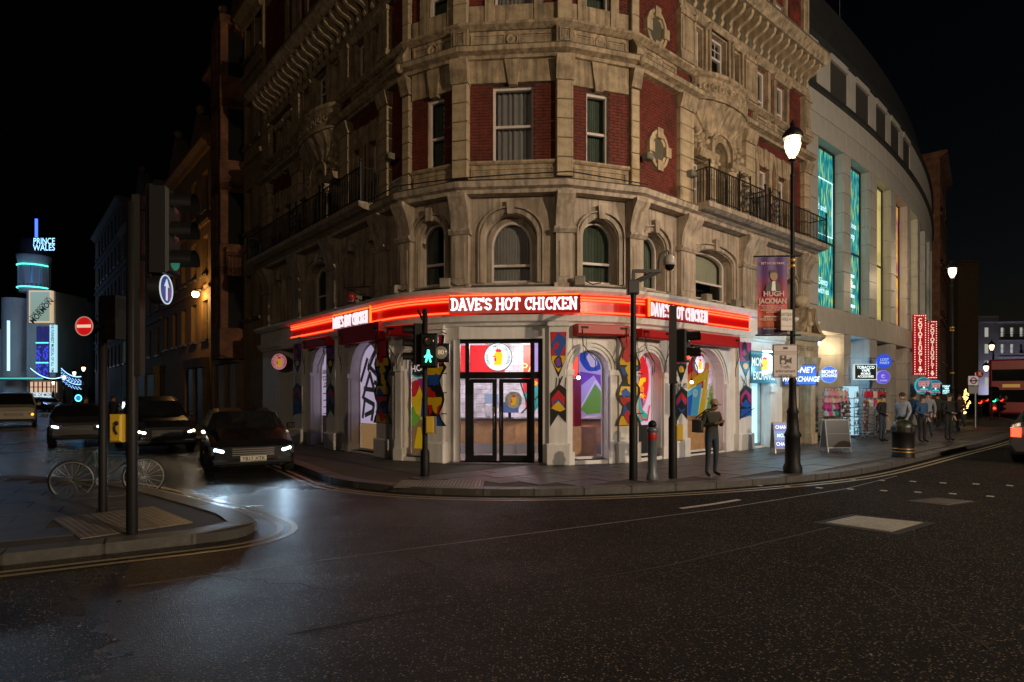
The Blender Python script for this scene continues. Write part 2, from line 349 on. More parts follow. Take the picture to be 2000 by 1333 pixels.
# ------------------------------------------------------------------ ground
road = MB().add([(-300,-60,0),(400,-60,0),(400,500,0),(-300,500,0)], [(0,1,2,3)]).build('road', asphalt(), kind='structure')
def chaikin(p, n=2):
    for _ in range(n):
        q = [p[0]]
        for a, b in zip(p, p[1:]): q += [(a[0]*.75+b[0]*.25, a[1]*.75+b[1]*.25), (a[0]*.25+b[0]*.75, a[1]*.25+b[1]*.75)]
        p = q+[p[-1]]
    return p
def resample(p, step):
    out = [Vector(p[0])]; acc = 0
    for a, b in zip(p, p[1:]):
        a, b = Vector(a), Vector(b); L = (b-a).length; t = step-acc
        while t <= L: out.append(a+(b-a)*(t/L)); t += step
        acc = L-(t-step)
    return out
KM = chaikin([FL.xy(-3.5,-2.3), (-4.35,13.3),(-3.75,12.3),(-3.0,11.55),(-1.9,10.95),(-.6,10.65),(1,10.7),(3,11.15),(5,11.95),(7,12.95), FR.xy(4,-4.35), mp(0,4.3), mp(6,4.3), mp(12,4.3)], 2)
KERB = [FL.xy(-60,-2.3)]+KM+[mp(s,4.3) for s in range(15, 44, 3)]
inner = [mp(s,.0) for s in range(43,-1,-3)]+[FR.xy(UE,0), R2, R1, L1, L2, FL.xy(-60,0)]
PAV = KERB+inner
pav = MB().extr(PAV, -.05, .112).build('pavement', pavebase, kind='structure')
def kerbs(path, parent, step=.9, near=60):
    pts = resample(path, step); n = 0
    me = MB().box(-.435,.435,-.01,.28,-.05,.125).mesh('kerb_stone', kerbmat)
    rest = MB()
    for a, b in zip(pts, pts[1:]):
        c = (a+b)/2; deg = math.degrees(atan2(b.y-a.y, b.x-a.x)); M = place(c.x, c.y, random.uniform(-.004,.004), deg)
        if n < near: link(me, 'kerb_stone', parent, M)
        else: rest.box(-.435,.435,-.01,.28,-.05,.125, 0, M)
        n += 1
    if rest.v: rest.build('kerb_run', kerbmat, parent, kind='stuff')
kerbs(KM+[mp(s,4.3) for s in range(15,40,3)], pav)
kerbs([FL.xy(-30,-2.3), FL.xy(-3.5,-2.3)], pav)
def slabs(poly, kerb, parent, deg, o, ru, rv, lim, sz=(.9,.6), skip=None):
    a = radians(deg); d = Vector((cos(a),sin(a))); n = Vector((-sin(a),cos(a))); cnt = 0; rest = MB()
    mes = []
    for k in range(3):
        w, h = sz[0]/2-.008, sz[1]/2-.008
        mes.append(MB().extr([(-w,-h),(w,-h),(w,h),(-w,h)], -.02, .009+k*.002).mesh('paving_slab', pavemat))
    kk = [Vector(p) for p in resample(kerb, .3)]
    for j in range(*rv):
        for i in range(*ru):
            c = Vector(o)+d*((i+.5*(j%2))*sz[0])+n*(j*sz[1])
            if skip and skip(c): continue
            ok = all(pip(c.x+d.x*x+n.x*y, c.y+d.y*x+n.y*y, poly) for x in (-sz[0]*.52, sz[0]*.52) for y in (-sz[1]*.52, sz[1]*.52))
            if not ok or min((c-q).length for q in kk) < .6: continue
            if c.y < 1.5 or abs(c.x/c.y) > .95: continue
            link(mes[random.randrange(3)], 'paving_slab', parent, place(c.x, c.y, .112, deg+random.choice((0,180)))) if cnt < lim else None
            cnt += 1
def tact(c): return abs(c.x+1.35) < .85 and abs(c.y-11.35) < .5
slabs(PAV, KM+[mp(s,4.3) for s in range(15,40,3)], pav, 40.2, FR.xy(0,-.5), (-16, 30), (-14, 3), 230, skip=tact)
def tile_mesh(mt):
    t = MB().extr([(-.2,-.2),(.2,-.2),(.2,.2),(-.2,.2)], -.02, .010)
    for i in range(6):
        for j in range(6): t.lathe([(.014,.010),(.010,.0155),(.001,.0165)], (-.165+i*.066, -.165+j*.066, 0), 6)
    return t.mesh('blister_tile', mt)
tilem = mat('blister_paving', (.13,.115,.105), .4, var=.3, vscale=6)
tm = tile_mesh(tilem)
for i in range(4):
    for j in range(2): link(tm, 'blister_tile', pav, place(-1.95+i*.405, 11.18+j*.405, .114, 0))
# near-left pavement corner with its blister tiles
ISK = chaikin([(-14,1.5),(-9,4.3),(-5.37,6.34),(-3.9,7.2),(-3.4,7.5),(-3.35,8.0),(-3.8,8.55),(-4.3,9.0),(-5.8,10.25),(-7.3,11.45),(-8.5,12.15),(-12,12.6),(-26,12.9)], 2)
ISP = ISK+[(-30,1.5)]
isl = MB().extr(ISP, -.05, .112).build('side_pavement', pavebase, kind='structure')
kerbs(ISK, isl, .9, 40)
IT = [gp(255,985,.12), gp(330,985,.12), gp(372,1012,.12), gp(280,1028,.12)]
def itact(c): return (c-Vector((-5.0,8.3))).length < .9
slabs(ISP, ISK, isl, 30, (-5,7), (-14, 6), (-4, 12), 70, skip=itact)
a0 = radians(135)
for i in range(4):
    for j in range(3):
        p = Vector((-5.35,8.75))+Vector((cos(-.76),sin(-.76)))*(.41*i)+Vector((-sin(-.76),cos(-.76)))*(-.41*j)
        link(tm, 'blister_tile', isl, place(p.x, p.y, .114, math.degrees(-.76)))
def strip(name, path, w, z, m, out=0, parent=road):
    P = []
    mb = MB(); mb.sweep(path, [(out,z),(out+w,z)], closed=False)
    return mb.build(name, m, parent, kind='structure')
ISR = [tuple(p) for p in ISK]
strip('yellow_line', ISR, .08, .004, yellowline, .28); strip('yellow_line', ISR, .08, .004, yellowline, .46)
kk = [p for p in KM]+[mp(s,4.3) for s in range(15,40,3)]
strip('yellow_line', kk, .08, .004, yellowline, .22); strip('yellow_line', kk, .08, .004, yellowline, .40)
strip('road_seam', [gp(x,y)[:2] for x,y in ((250,1145),(700,1085),(1050,1040),(1400,995),(1650,955),(1750,930))], .035, .003, mat('seam_asphalt', (.12,.115,.105), .5, var=.4, vscale=20), 0)
strip('road_seam', [gp(x,y)[:2] for x,y in ((560,1240),(900,1175),(1300,1105),(1620,1030))], .03, .003, mat('dark_seam', (.008,.008,.008), .7, var=.4, vscale=20), 0)
me = MB().box(-.05,.05,-.05,.05,.0,.006).mesh('crossing_stud', linemat)
for x, y in [(1610,935),(1665,937),(1722,939),(1783,941),(1842,944),(1906,946),(1972,949),(1483,949),(1538,951),(1600,953.5),(1661,956),(1726,959),(1793,962),(1861,965),(1934,970)]:
    p = gp(x,y); link(me, 'crossing_stud', road, place(p.x,p.y,0,40))['kind'] = 'structure'
def patch(px, m, z, name='tarmac_patch'): return MB().extr([tuple(gp(*p)[:2]) for p in px], -.01, z).build(name, m, road, kind='structure')
pa = mat('older_tarmac', (.040,.036,.033), .65, var=.8, vscale=45, bump=.9, bscale=75)
pb_ = mat('fresh_tarmac', (.010,.010,.011), .38, var=.4, vscale=60, bump=.7, bscale=80)
RC = random.Random(3)
for x0, y0, x1, y1 in ((820,1090,1010,1230),(1250,1075,1500,1190),(1500,1090,1700,1130),(380,1120,640,1150),(1010,1230,1290,1290),(1690,1120,1960,1280)):
    n = 14; pts = [gp(x0+(x1-x0)*i/n+RC.uniform(-14,14), y0+(y1-y0)*i/n+RC.uniform(-4,4)) for i in range(n+1)]
    strip('tar_crack', [tuple(p[:2]) for p in pts], RC.uniform(.008,.016), .0035, MATS['dark_seam'])
strip('centre_dash', [gp(1325,993)[:2], gp(1385,985)[:2], gp(1440,976)[:2]], .09, .004, linemat)
def cover(corners, name, label, m, grid):
    c = [gp(*q) for q in corners]; ctr = sum(c, Vector())/4
    t = thing(name, label, 'manhole cover', place(ctr.x, ctr.y))
    L = [(p-ctr) for p in c]
    MB().extr([(p.x*1.3,p.y*1.3) for p in L], .0, .004).build('surround', mat('patched_tarmac', (.003,.003,.003), .75), t)
    MB().extr([(p.x*1.03,p.y*1.03) for p in L], .0, .009).build('frame', mat('worn_iron', (.22,.2,.18), .4, .6), t)
    b = MB(); b.extr([(p.x*.98,p.y*.98) for p in L], .0, .012); n = grid
    for i in range(n):
        for j in range(n):
            u, v = (i+.5)/n, (j+.5)/n; w = .3/n
            q = [L[0]*(1-uu)*(1-vv)+L[1]*uu*(1-vv)+L[2]*uu*vv+L[3]*(1-uu)*vv for uu, vv in ((u-w,v-w),(u+w,v-w),(u+w,v+w),(u-w,v+w))]
            b.extr([(p.x*.96,p.y*.96) for p in q], .012, .017)
    b.build('plate', m, t)
cover([(1614,1022),(1740,1040),(1801,1022),(1672,1009)], 'manhole_cover', 'large pale rectangular iron access cover set in the road', mat('pale_iron', (.36,.34,.31), .45, .3, var=.3, vscale=9), 13)
cover([(1780,979),(1850,987),(1898,980),(1830,974)], 'manhole_cover', 'smaller dark sunken drain cover further up the road', mat('dark_iron', (.06,.055,.05), .4, .5, var=.4, vscale=9), 7)
lit = MB()
for _ in range(110):
    px, py = random.uniform(100,1990), 985+340*random.random()**1.3; p = gp(px, py); a = random.random()*pi; s = random.uniform(.004,.012)
    if pip(p.x,p.y,ISP): continue
    lit.box(-s,s,-s*.6,s*.6,.001,.006,0,place(p.x,p.y,0,math.degrees(a)))
lit.build('road_litter', mat('pale_litter', (.16,.14,.12), .6), kind='stuff')

# ------------------------------------------------------------------ corner building
CB = thing('corner_building', 'ornate red brick and cream stone corner building above the arched restaurant', 'building', place(.2,15.5,0))
def wall(mb, u0, u1, z0, z1, ops, mi=0, ri=None, y=0):
    ri = mi if ri is None else ri
    us = sorted({u0,u1}|{min(max(v,u0),u1) for o in ops for v in o[:2]}); zs = sorted({z0,z1}|{min(max(v,z0),z1) for o in ops for v in o[2:4]})
    for a, b in zip(us, us[1:]):
        for c, d in zip(zs, zs[1:]):
            if b-a < 1e-5 or d-c < 1e-5: continue
            um, zm = (a+b)/2, (c+d)/2
            if any(o[0] < um < o[1] and o[2] < zm < o[3] for o in ops): continue
            mb.add([(a,y,c),(b,y,c),(b,y,d),(a,y,d)], [(0,1,2,3)], mi)
    for o in ops:
        a, b, c, d = o[:4]; rise = o[4] if len(o) > 4 else 0; dep = o[5] if len(o) > 5 else .3; cx = (a+b)/2; rx = (b-a)/2
        if rise:
            cv = [(cx+rx*cos(pi-pi*i/14), d-rise+rise*sin(pi*i/14)) for i in range(15)]
            for (x0,za),(x1,zb) in zip(cv, cv[1:]):
                mb.add([(x0,y,za),(x1,y,zb),(x1,y,d),(x0,y,d)], [(0,1,2,3)], mi)
                mb.add([(x0,y,za),(x0,y+dep,za),(x1,y+dep,zb),(x1,y,zb)], [(0,1,2,3)], ri)
        else: mb.add([(a,y,d),(a,y+dep,d),(b,y+dep,d),(b,y,d)], [(0,1,2,3)], ri)
        t = d-rise
        mb.add([(a,y,c),(a,y+dep,c),(a,y+dep,t),(a,y,t)], [(0,1,2,3)], ri); mb.add([(b,y,c),(b,y,t),(b,y+dep,t),(b,y+dep,c)], [(0,1,2,3)], ri)
        mb.add([(a,y,c),(b,y,c),(b,y+dep,c),(a,y+dep,c)], [(0,1,2,3)], ri)
    return mb
def ring(mb, a, b, c, d, rise, w, y0, y1, mi=0, n=14):   # moulding round an arched opening
    cx = (a+b)/2; rx = (b-a)/2; t = d-rise
    pin = [(a,c)]+[(cx+rx*cos(pi-pi*i/n), t+rise*sin(pi*i/n)) for i in range(n+1)]+[(b,c)]
    po = [(a-w,c)]+[(cx+(rx+w)*cos(pi-pi*i/n), t+(rise+w)*sin(pi*i/n)) for i in range(n+1)]+[(b+w,c)]
    for i in range(len(pin)-1):
        q = [pin[i],pin[i+1],po[i+1],po[i]]
        mb.prism(q[::-1], y0, y1, mi)
def sash(parent, fac, a, b, c, d, y=.2, rise=0, bars=0, cur=True, top=False, name='window', paint=None, glazing=None):
    paint = paint or winpaint; glazing = glazing or pane
    M = fac.M; f = MB(); w = .055; t = d-rise; m = (c+t)/2 if not top else c+(d-c)*.62
    f.box(a,a+w,y-.05,y+.06,c,t); f.box(b-w,b,y-.05,y+.06,c,t); f.box(a+w,b-w,y-.06,y+.06,c,c+.08)
    if rise: ring(f, a+w, b-w, t-.02, d-w, max(rise-w,.05), w, y-.05, y+.06)
    else: f.box(a+w,b-w,y-.05,y+.06,d-w,d)
    f.box(a+w,b-w,y-.03,y+.05,m-.03,m+.03)
    for k in range(1, bars+1): f.box(a+(b-a)*k/(bars+1)-.012, a+(b-a)*k/(bars+1)+.012, y-.01,y+.02, m+.03, d-w)
    if bars: f.box(a+w,b-w,y-.008,y+.018,(m+d)/2-.012,(m+d)/2+.012)
    o = f.build(name, paint, parent, M)
    if rise:
        ap = [(a+w,m+.03)]+[((a+b)/2-(b-a-2*w)/2*cos(pi*i/12), t+(rise-w)*sin(pi*i/12)) for i in range(13)]+[(b-w,m+.03)]
        MB().sheet(ap[::-1], y).build('pane', glazing, o, M)
    else: MB().sheet([(a+w,m+.03),(b-w,m+.03),(b-w,d-w),(a+w,d-w)], y).build('pane', glazing, o, M)
    MB().sheet([(a+w,c+.08),(b-w,c+.08),(b-w,m-.03),(a+w,m-.03)], y+.015).build('pane', glazing, o, M)
    if cur:
        n = 40; RW = random.Random(int(a*37+c*91+fac.deg*5)); st = RW.choice('nngdb') if cur is True else cur; q1, q2 = RW.uniform(1.1,2.3), RW.uniform(3,5)
        for e0, e1 in ((0,1),) if st in 'nbg' else ((0,.36),(.62,1)):
            g = MB(); am = .03 if st != 'b' else .002
            pts = [(a+(b-a)*(e0+(e1-e0)*i/n), y+.16+am*sin(i*q1)+am*.5*sin(i*q2+a*7)) for i in range(n+1)]; lo = c if st != 'b' else c+(d-c)*RW.uniform(.35,.6)
            g.add([(x,yy,lo) for x,yy in pts]+[(x,yy,d) for x,yy in pts], [(i,i+1,i+n+2,i+n+1) for i in range(n)], 0, None, True)
            g.build('curtain' if st != 'b' else 'blind', {'n':curtain,'d':curtain2,'g':curtain2,'b':blind_}[st], o, M)
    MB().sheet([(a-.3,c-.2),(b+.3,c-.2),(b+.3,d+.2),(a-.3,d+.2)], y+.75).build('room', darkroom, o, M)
    return o
def blocks(parent, fac, a, b, z0, z1, n, y=-.10, m=None, name='stone_block', dep=.14):
    h = (z1-z0)/n; me = MB().bev(-(b-a)/2,(b-a)/2,0,dep,-h/2+.008,h/2-.008,.018).mesh(name, m or stone2)
    for i in range(n): link(me, name, parent, fac.at((a+b)/2, y, z0+h*(i+.5)))
def corner_pier(parent, pt, deg, w, z0, z1, n, dep=.14):
    f = Fac(pt, deg); blocks(parent, f, -w/2, w/2, z0, z1, n, -dep, None, 'stone_block', .3)
def panelled(parent, fac, a, b, z0, z1, y=-.06, m=None, boss=False, name='sill_panel'):
    g = MB(); g.box(a,b,y,y+.1,z0,z1); q = .07
    for x0,x1 in ((a+q,(a+b)/2-.16),((a+b)/2+.16,b-q)) if boss else ((a+q,b-q),):
        for w, yy in ((0,.03),(.05,.012)):
            g.box(x0+w,x1-w,y-yy,y-.0005,z0+.08+w,z0+.115+w); g.box(x0+w,x1-w,y-yy,y-.0005,z1-.115-w,z1-.08-w)
            g.box(x0+w,x0+w+.035,y-yy,y-.0005,z0+.116+w,z1-.116-w); g.box(x1-w-.035,x1-w,y-yy,y-.0005,z0+.116+w,z1-.116-w)
    if boss:
        M = Matrix.Translation(((a+b)/2, y, (z0+z1)/2)) @ Matrix.Rotation(pi/2,4,'X')
        g.lathe([(.155,-.01),(.155,.04),(.12,.05),(.11,.02),(.06,.03),(.001,.055)], (0,0,0), 16, 0, M)
    return g.build(name, m or stone, parent, fac.M)
# continuous horizontal bands wrap all five fronts
def path_all(u0=UW, u1=UE): return [FL.xy(u0), L2, L1, R1, R2, FR.xy(u1)]
def band(name, prof, m, u0=UW, u1=UE):
    return MB().sweep(path_all(u0,u1), prof).build(name, m, CB, Matrix())
Z1, Z2, Z3 = 6.58, 9.87, 10.67
# inner dark core so that nothing shows through the upper windows
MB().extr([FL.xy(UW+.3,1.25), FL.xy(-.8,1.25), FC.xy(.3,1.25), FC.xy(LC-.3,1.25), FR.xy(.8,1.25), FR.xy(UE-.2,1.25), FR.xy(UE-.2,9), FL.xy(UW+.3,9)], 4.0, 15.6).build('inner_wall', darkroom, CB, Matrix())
MB().extr([FL.xy(UW,.32), FL.xy(-.3,.32), FC.xy(.2,.32), FC.xy(LC-.2,.32), FR.xy(.3,.32), FR.xy(UE,.32), FR.xy(UE,10), FL.xy(UW,10)], 16.9, 17.3).build('roof', lead, CB, Matrix())
# ---- first floor: painted arches
def F1op(fac, x0, x1, yt, yb=None, zb=4.5, rise=None, dep=.38):
    a, b = fac.u(x0), fac.u(x1); d = fac.z((x0+x1)/2, yt); c = zb
    return [a, b, c, d, rise if rise else min((b-a)/2, .55), dep]
def flat_floor1(fac, u0, u1, specs):
    ops = [F1op(fac, *s[:3], rise=s[3]) for s in specs]
    wall(MB(), u0, u1, 4.15, Z1+.1, ops).build('wall', stucco, CB, fac.M)
    for o, s in zip(ops, specs):
        g = MB(); ring(g, o[0]-.02, o[1]+.02, o[2], o[3]+.02, o[4], .10, -.05, -.001); ring(g, o[0]-.14, o[1]+.14, o[2], o[3]+.14, o[4], .035, -.085, -.001)
        g.prism([((o[0]+o[1])/2+x*(1 if zz < .2 else 1.35), o[3]+zz) for x, zz in ((-.075,-.03),(.075,-.03),(.075,.30),(-.075,.30))][::-1], -.13, .02)
        g.build('archivolt', stucco, CB, fac.M)
    for o, s in zip(ops, specs):
        if s[4] == 'win': sash(CB, fac, o[0], o[1], o[2]+.02, o[3]-.01, .34, o[4], 0, True)
        elif s[4] == 'one':
            w = sash(CB, fac, o[0]+.12, o[1]-.12, o[2]+.02, o[3]-.12, .34, o[4], 0, 'n')
            ring(fr := MB(), o[0]+.12, o[1]-.12, o[2], o[3]-.12, o[4], .13, .30, .39); fr.build('window_surround', stucco, CB, fac.M)
        else:
            MB().sheet([(o[0]-.05,o[2]-.05),(o[1]+.05,o[2]-.05),(o[1]+.05,o[3]+.05),(o[0]-.05,o[3]+.05)], o[5]-.06).build('blind_panel', stucco, CB, fac.M)
flat_floor1(FC, 0, LC, [(948,1048,418,.62,'one')])
flat_floor1(FR1, 0, LR, [(1138,1206,428,.5,'win')])
flat_floor1(FL1, 0, LL, [(816,868,432,.45,'win')])
flat_floor1(FR, 0, UE, [(1254,1299,455,.42,'win'),(1356,1430,490,.35,'win'),(1484,1520,522,.35,'win'),(1533,1553,545,.3,'win')])
flat_floor1(FL, UW, 0, [(717,741,470,.42,'blind'),(674,697,490,.42,'blind'),(603,642,515,.4,'win'),(565,581,541,.35,'blind'),(539,553,546,.35,'blind')])
def corbel_pier(f, a, b):                      # pilaster, capital and scroll bracket under the cornice
    g = MB(); w = (a+b)/2; t = 5.75
    g.box(a,b,-.14,.05,4.2,t-.1); g.box(a-.05,b+.05,-.20,.05,4.2,4.45); g.box(a+.08,b-.08,-.155,-.1401,4.6,t-.3)
    g.prof([(.02,t-.1),(-.18,t-.1),(-.24,t-.02),(-.24,t+.03),(.02,t+.03)], a-.06, b+.06)
    g.build('pilaster', stucco, CB, f.M)
    sc = [(.02,t+.03)]+[(-.16-.24*(i/10)**2.0, t+.05+(Z1-t-.12)*(i/10)) for i in range(11)]+[(-.40,Z1+.02),(.02,Z1+.02)]
    MB().prof(sc, a-.01, b+.01).build('corbel', stucco, CB, f.M)
hw = .21
for P, dg in ((L1, -16), (R1, 6.5), (R2, 29), (L2, -38.5)): corbel_pier(Fac(P, dg), -hw, hw)
for x0, x1 in ((1322,1350),(1443,1476),(1556,1574)): corbel_pier(FR, FR.u(x0), FR.u(x1))
for x0, x1 in ((741,761),(645,664),(579,594),(521,533)): corbel_pier(FL, FL.u(x0), FL.u(x1))
band('cornice', [(-.05,Z1),(.30,Z1),(.33,Z1+.08),(.44,Z1+.12),(.48,Z1+.24),(.42,Z1+.27),(.06,Z1+.31),(-.05,Z1+.31)], stucco)
band('cornice_lead', [(.05,Z1+.312),(.42,Z1+.272),(.44,Z1+.285),(.05,Z1+.335)], lead)
band('string_course', [(-.02,4.15),(.2,4.15),(.2,4.36),(.1,4.42),(-.02,4.46)], lead)
# ---- brick storeys
def win_on(fac, x0, x1, yt, yb, **k):
    xm = (x0+x1)/2; return [fac.u(x0), fac.u(x1), fac.z(xm, yb), fac.z(xm, yt), 0, .22]
ZT = 13.2
def brick_front(fac, u0, u1, ws, stones=(), z0=Z1+.3, z1=ZT, m=None, holes=()):
    ops = [win_on(fac, *w[:4]) for w in ws]
    wall(MB(), u0, u1, z0, z1, ops+[[a,b,c,d,0,.005] for a,b,c,d in holes], 0, 1).build('wall', [m or (mortar if fac in (FC,FR1,FL1) else redbrick), stone], CB, fac.M)
    for o, w in zip(ops, ws): sash(CB, fac, o[0], o[1], o[2], o[3], .12, bars=(w[4] if len(w) > 4 else 0), cur=(w[5] if len(w) > 5 else ('n' if fac is FC else 'g' if fac in (FR1,FL1) else True)))
    return ops
oc = brick_front(FC, 0, LC, [(963,1042,170,320),(967,1042,-130,48)])
orr = brick_front(FR1, 0, LR, [(1145,1188,184,336),(1144,1189,-110,80)])
ol = brick_front(FL1, 0, LL, [(836,868,195,343),(839,876,-100,86)])
for f, L, ops in ((FC,LC,oc),(FR1,LR,orr),(FL1,LL,ol)):
    panelled(CB, f, .17, L-.17, Z1+.34, 7.34); MB().prof([(.0,7.34),(-.1,7.34),(-.14,7.38),(-.14,7.42),(.0,7.43)], .17, L-.17).build('sill', stone, CB, f.M)
    o = ops[0]; g = MB(); zl = o[3]+.06        # lintel and keystone
    g.box(.17, L-.17, -.07, .04, zl+.02, Z2); m = (o[0]+o[1])/2
    g.prism([(m-.10,zl-.06),(m+.10,zl-.06),(m+.2,Z2-.01),(m-.2,Z2-.01)][::-1], -.13, .03); g.build('lintel', stone, CB, f.M)
    panelled(CB, f, .17, L-.17, 10.14, 10.58, -.06, None, True, 'frieze_panel')
    o = ops[1]; g = MB(); g.box(o[0]-.24,o[0]-.02,-.08,.05,Z3+.08,ZT); g.box(o[1]+.02,o[1]+.24,-.08,.05,Z3+.08,ZT); g.box(.17,L-.17,-.05,.03,Z3+.06,Z3+.55); g.build('window_surround', stone, CB, f.M)
for P, dg in ((L1,-16),(R1,6.5)):
    corner_pier(CB, P, dg, .40, 7.0, 9.3, 5, .17); corner_pier(CB, P, dg, .36, 10.75, 13.2, 5, .15)
    f = Fac(P, dg); g = MB(); g.prof([(.1,9.3),(-.18,9.3),(-.22,9.45),(-.30,9.84),(.1,9.84)], -.22,.22); g.build('capital', stone, CB, f.M)
    panelled(CB, f, -.21, .21, 10.12, 10.6, -.19, None, False, 'pier_panel')
for P, dg in ((L2,-38.5),(R2,29)):
    corner_pier(CB, P, dg, .26, 7.0, 9.4, 6, .10); corner_pier(CB, P, dg, .24, 10.75, 13.2, 5, .10)
    f = Fac(P, dg); MB().prof([(.1,9.42),(-.12,9.42),(-.16,9.55),(-.24,9.84),(.1,9.84)], -.15,.15).build('capital', stone, CB, f.M)
    g = MB(); g.ball((0,-.30,10.02), .12, 10); g.box(-.12,.12,-.34,0,9.95,10.02); g.prof([(.0,10.1),(-.26,10.1),(-.3,10.3),(-.12,10.62),(0,10.62)],-.12,.12); g.build('carved_bracket', stone, CB, f.M)
band('string_course', [(-.04,Z2),(.16,Z2),(.20,Z2+.06),(.36,Z2+.10),(.38,Z2+.2),(.10,Z2+.26),(-.04,Z2+.26)], stone)
band('string_course', [(-.04,10.585),(.10,10.585),(.16,10.62),(.24,10.66),(.24,10.72),(.05,10.76),(-.04,10.76)], stone)
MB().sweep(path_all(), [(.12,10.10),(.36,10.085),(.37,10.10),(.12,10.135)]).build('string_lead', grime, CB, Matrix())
# the facing bricks of the corner: the nearest as single bricks, the rest joined
bk_me = MB().bev(-.108,.108,-.012,.004,-.0325,.0325,.004).mesh('brick', facebrick); nb = 0; far_bricks = MB()
RB = random.Random(8)
def bricks(fac, u0, u1, z0, z1, ops, single=False):
    global nb
    j = 0; z = z0
    while z+.07 < z1:
        u = u0-(.1125 if j % 2 else 0)
        while u < u1:
            a, b = max(u+.0045,u0), min(u+.2205,u1)
            for o in ops:
                if o[2]-.02 < z+.07 and z+.005 < o[3]+.02:
                    if a < o[0] < b <= o[1]: b = o[0]
                    elif o[0] <= a < o[1] < b: a = o[1]
                    elif o[0] <= a and b <= o[1]: b = a
            if b-a > .03:
                dy = RB.uniform(-.004,.003)
                if single and nb < 300 and b-a > .215: link(bk_me, 'brick', CB, fac.at((a+b)/2,dy,z+.0375)); nb += 1
                else: far_bricks.box(a,b,-.012+dy,.004,z+.005,z+.07,0,fac.M)
            u += .225
        z += .075; j += 1
mid = lambda o: (o[0]-.5, o[1]+.5)
bricks(FC, .2, LC-.2, 7.43, 9.32, [oc[0]], True); bricks(FR1, .2, LR-.13, 7.43, 9.32, [orr[0]], True); bricks(FL1, .13, LL-.2, 7.43, 9.32, [ol[0]])
for f, L, o in ((FC,LC,oc[1]),(FR1,LR,orr[1]),(FL1,LL,ol[1])): bricks(f, .17, L-.17, 11.2, ZT, [[o[0]-.26,o[1]+.26,0,20]])
bricks(FR, .12, FR.u(1320), 6.92, 9.86, []); bricks(FR, .12, FR.u(1320), 10.78, ZT, [])
far_bricks.build('brick', facebrick, CB, Matrix(), kind='stuff')
# right-hand front
uA, uB = FR.u(1347)+.02, FR.u(1447)-.02       # bay of the arched window
vA, vB = FL.u(596)+.05, FL.u(672)-.05
ob = brick_front(FR, 0, UE, [(1479,1497,333,441,1),(1516,1531,353,455,1),(1475,1494,139,250,0),(1513,1531,170,272,0)], holes=[(uA,uB,6.9,Z2),(uA,uB,10.76,ZT)])
def oculus(fac, px, py, rx, rz):
    u = fac.u(px); z = fac.z(px, py); g = MB()
    pi_ = [(u+rx*.62*cos(2*pi*i/28), z+rz*.62*sin(2*pi*i/28)) for i in range(28)]; po = [(u+rx*cos(2*pi*i/28), z+rz*sin(2*pi*i/28)) for i in range(28)]
    pm = [(u+rx*.82*cos(2*pi*i/28), z+rz*.82*sin(2*pi*i/28)) for i in range(28)]
    for i in range(28):
        j = (i+1)%28
        g.prism([pm[i],pm[j],po[j],po[i]][::-1], -.10, .02); g.prism([pi_[i],pi_[j],pm[j],pm[i]][::-1], -.06, .02)
    for a in (0, 90, 180, 270):
        x, zz = u+rx*.84*cos(radians(a)), z+rz*.84*sin(radians(a)); g.box(x-.11,x+.11,-.14,.0,zz-.13,zz+.13)
    o = g.build('oculus', stone2, CB, fac.M)
    MB().sheet(pi_, -.035).build('pane', mat('oculus_glass', (.10,.09,.07), .3), o, fac.M)
oculus(FR, 1282, 295, .42, .5); oculus(FR, 1278, 62, .43, .52)
for x0, x1, n in ((1320,1346,6),(1448,1466,6),(1563,1575,6)):
    blocks(CB, FR, FR.u(x0), FR.u(x1), 6.95, 9.5, n, -.16, dep=.2); a, b = FR.u(x0), FR.u(x1)
    MB().prof([(.0,9.5),(-.18,9.5),(-.22,9.62),(-.28,9.84),(0,9.84)], a-.04, b+.04).build('capital', stone, CB, FR.M)
    g = MB(); g.box(a,b,-.16,.02,10.78,12.0); g.box(a-.04,b+.04,-.2,.02,12.0,12.12); g.box(a-.05,b+.05,-.22,.02,10.77,10.95); g.box(a+.06,b-.06,-.18,-.16,11.1,11.9); g.build('pilaster', stone, CB, FR.M)
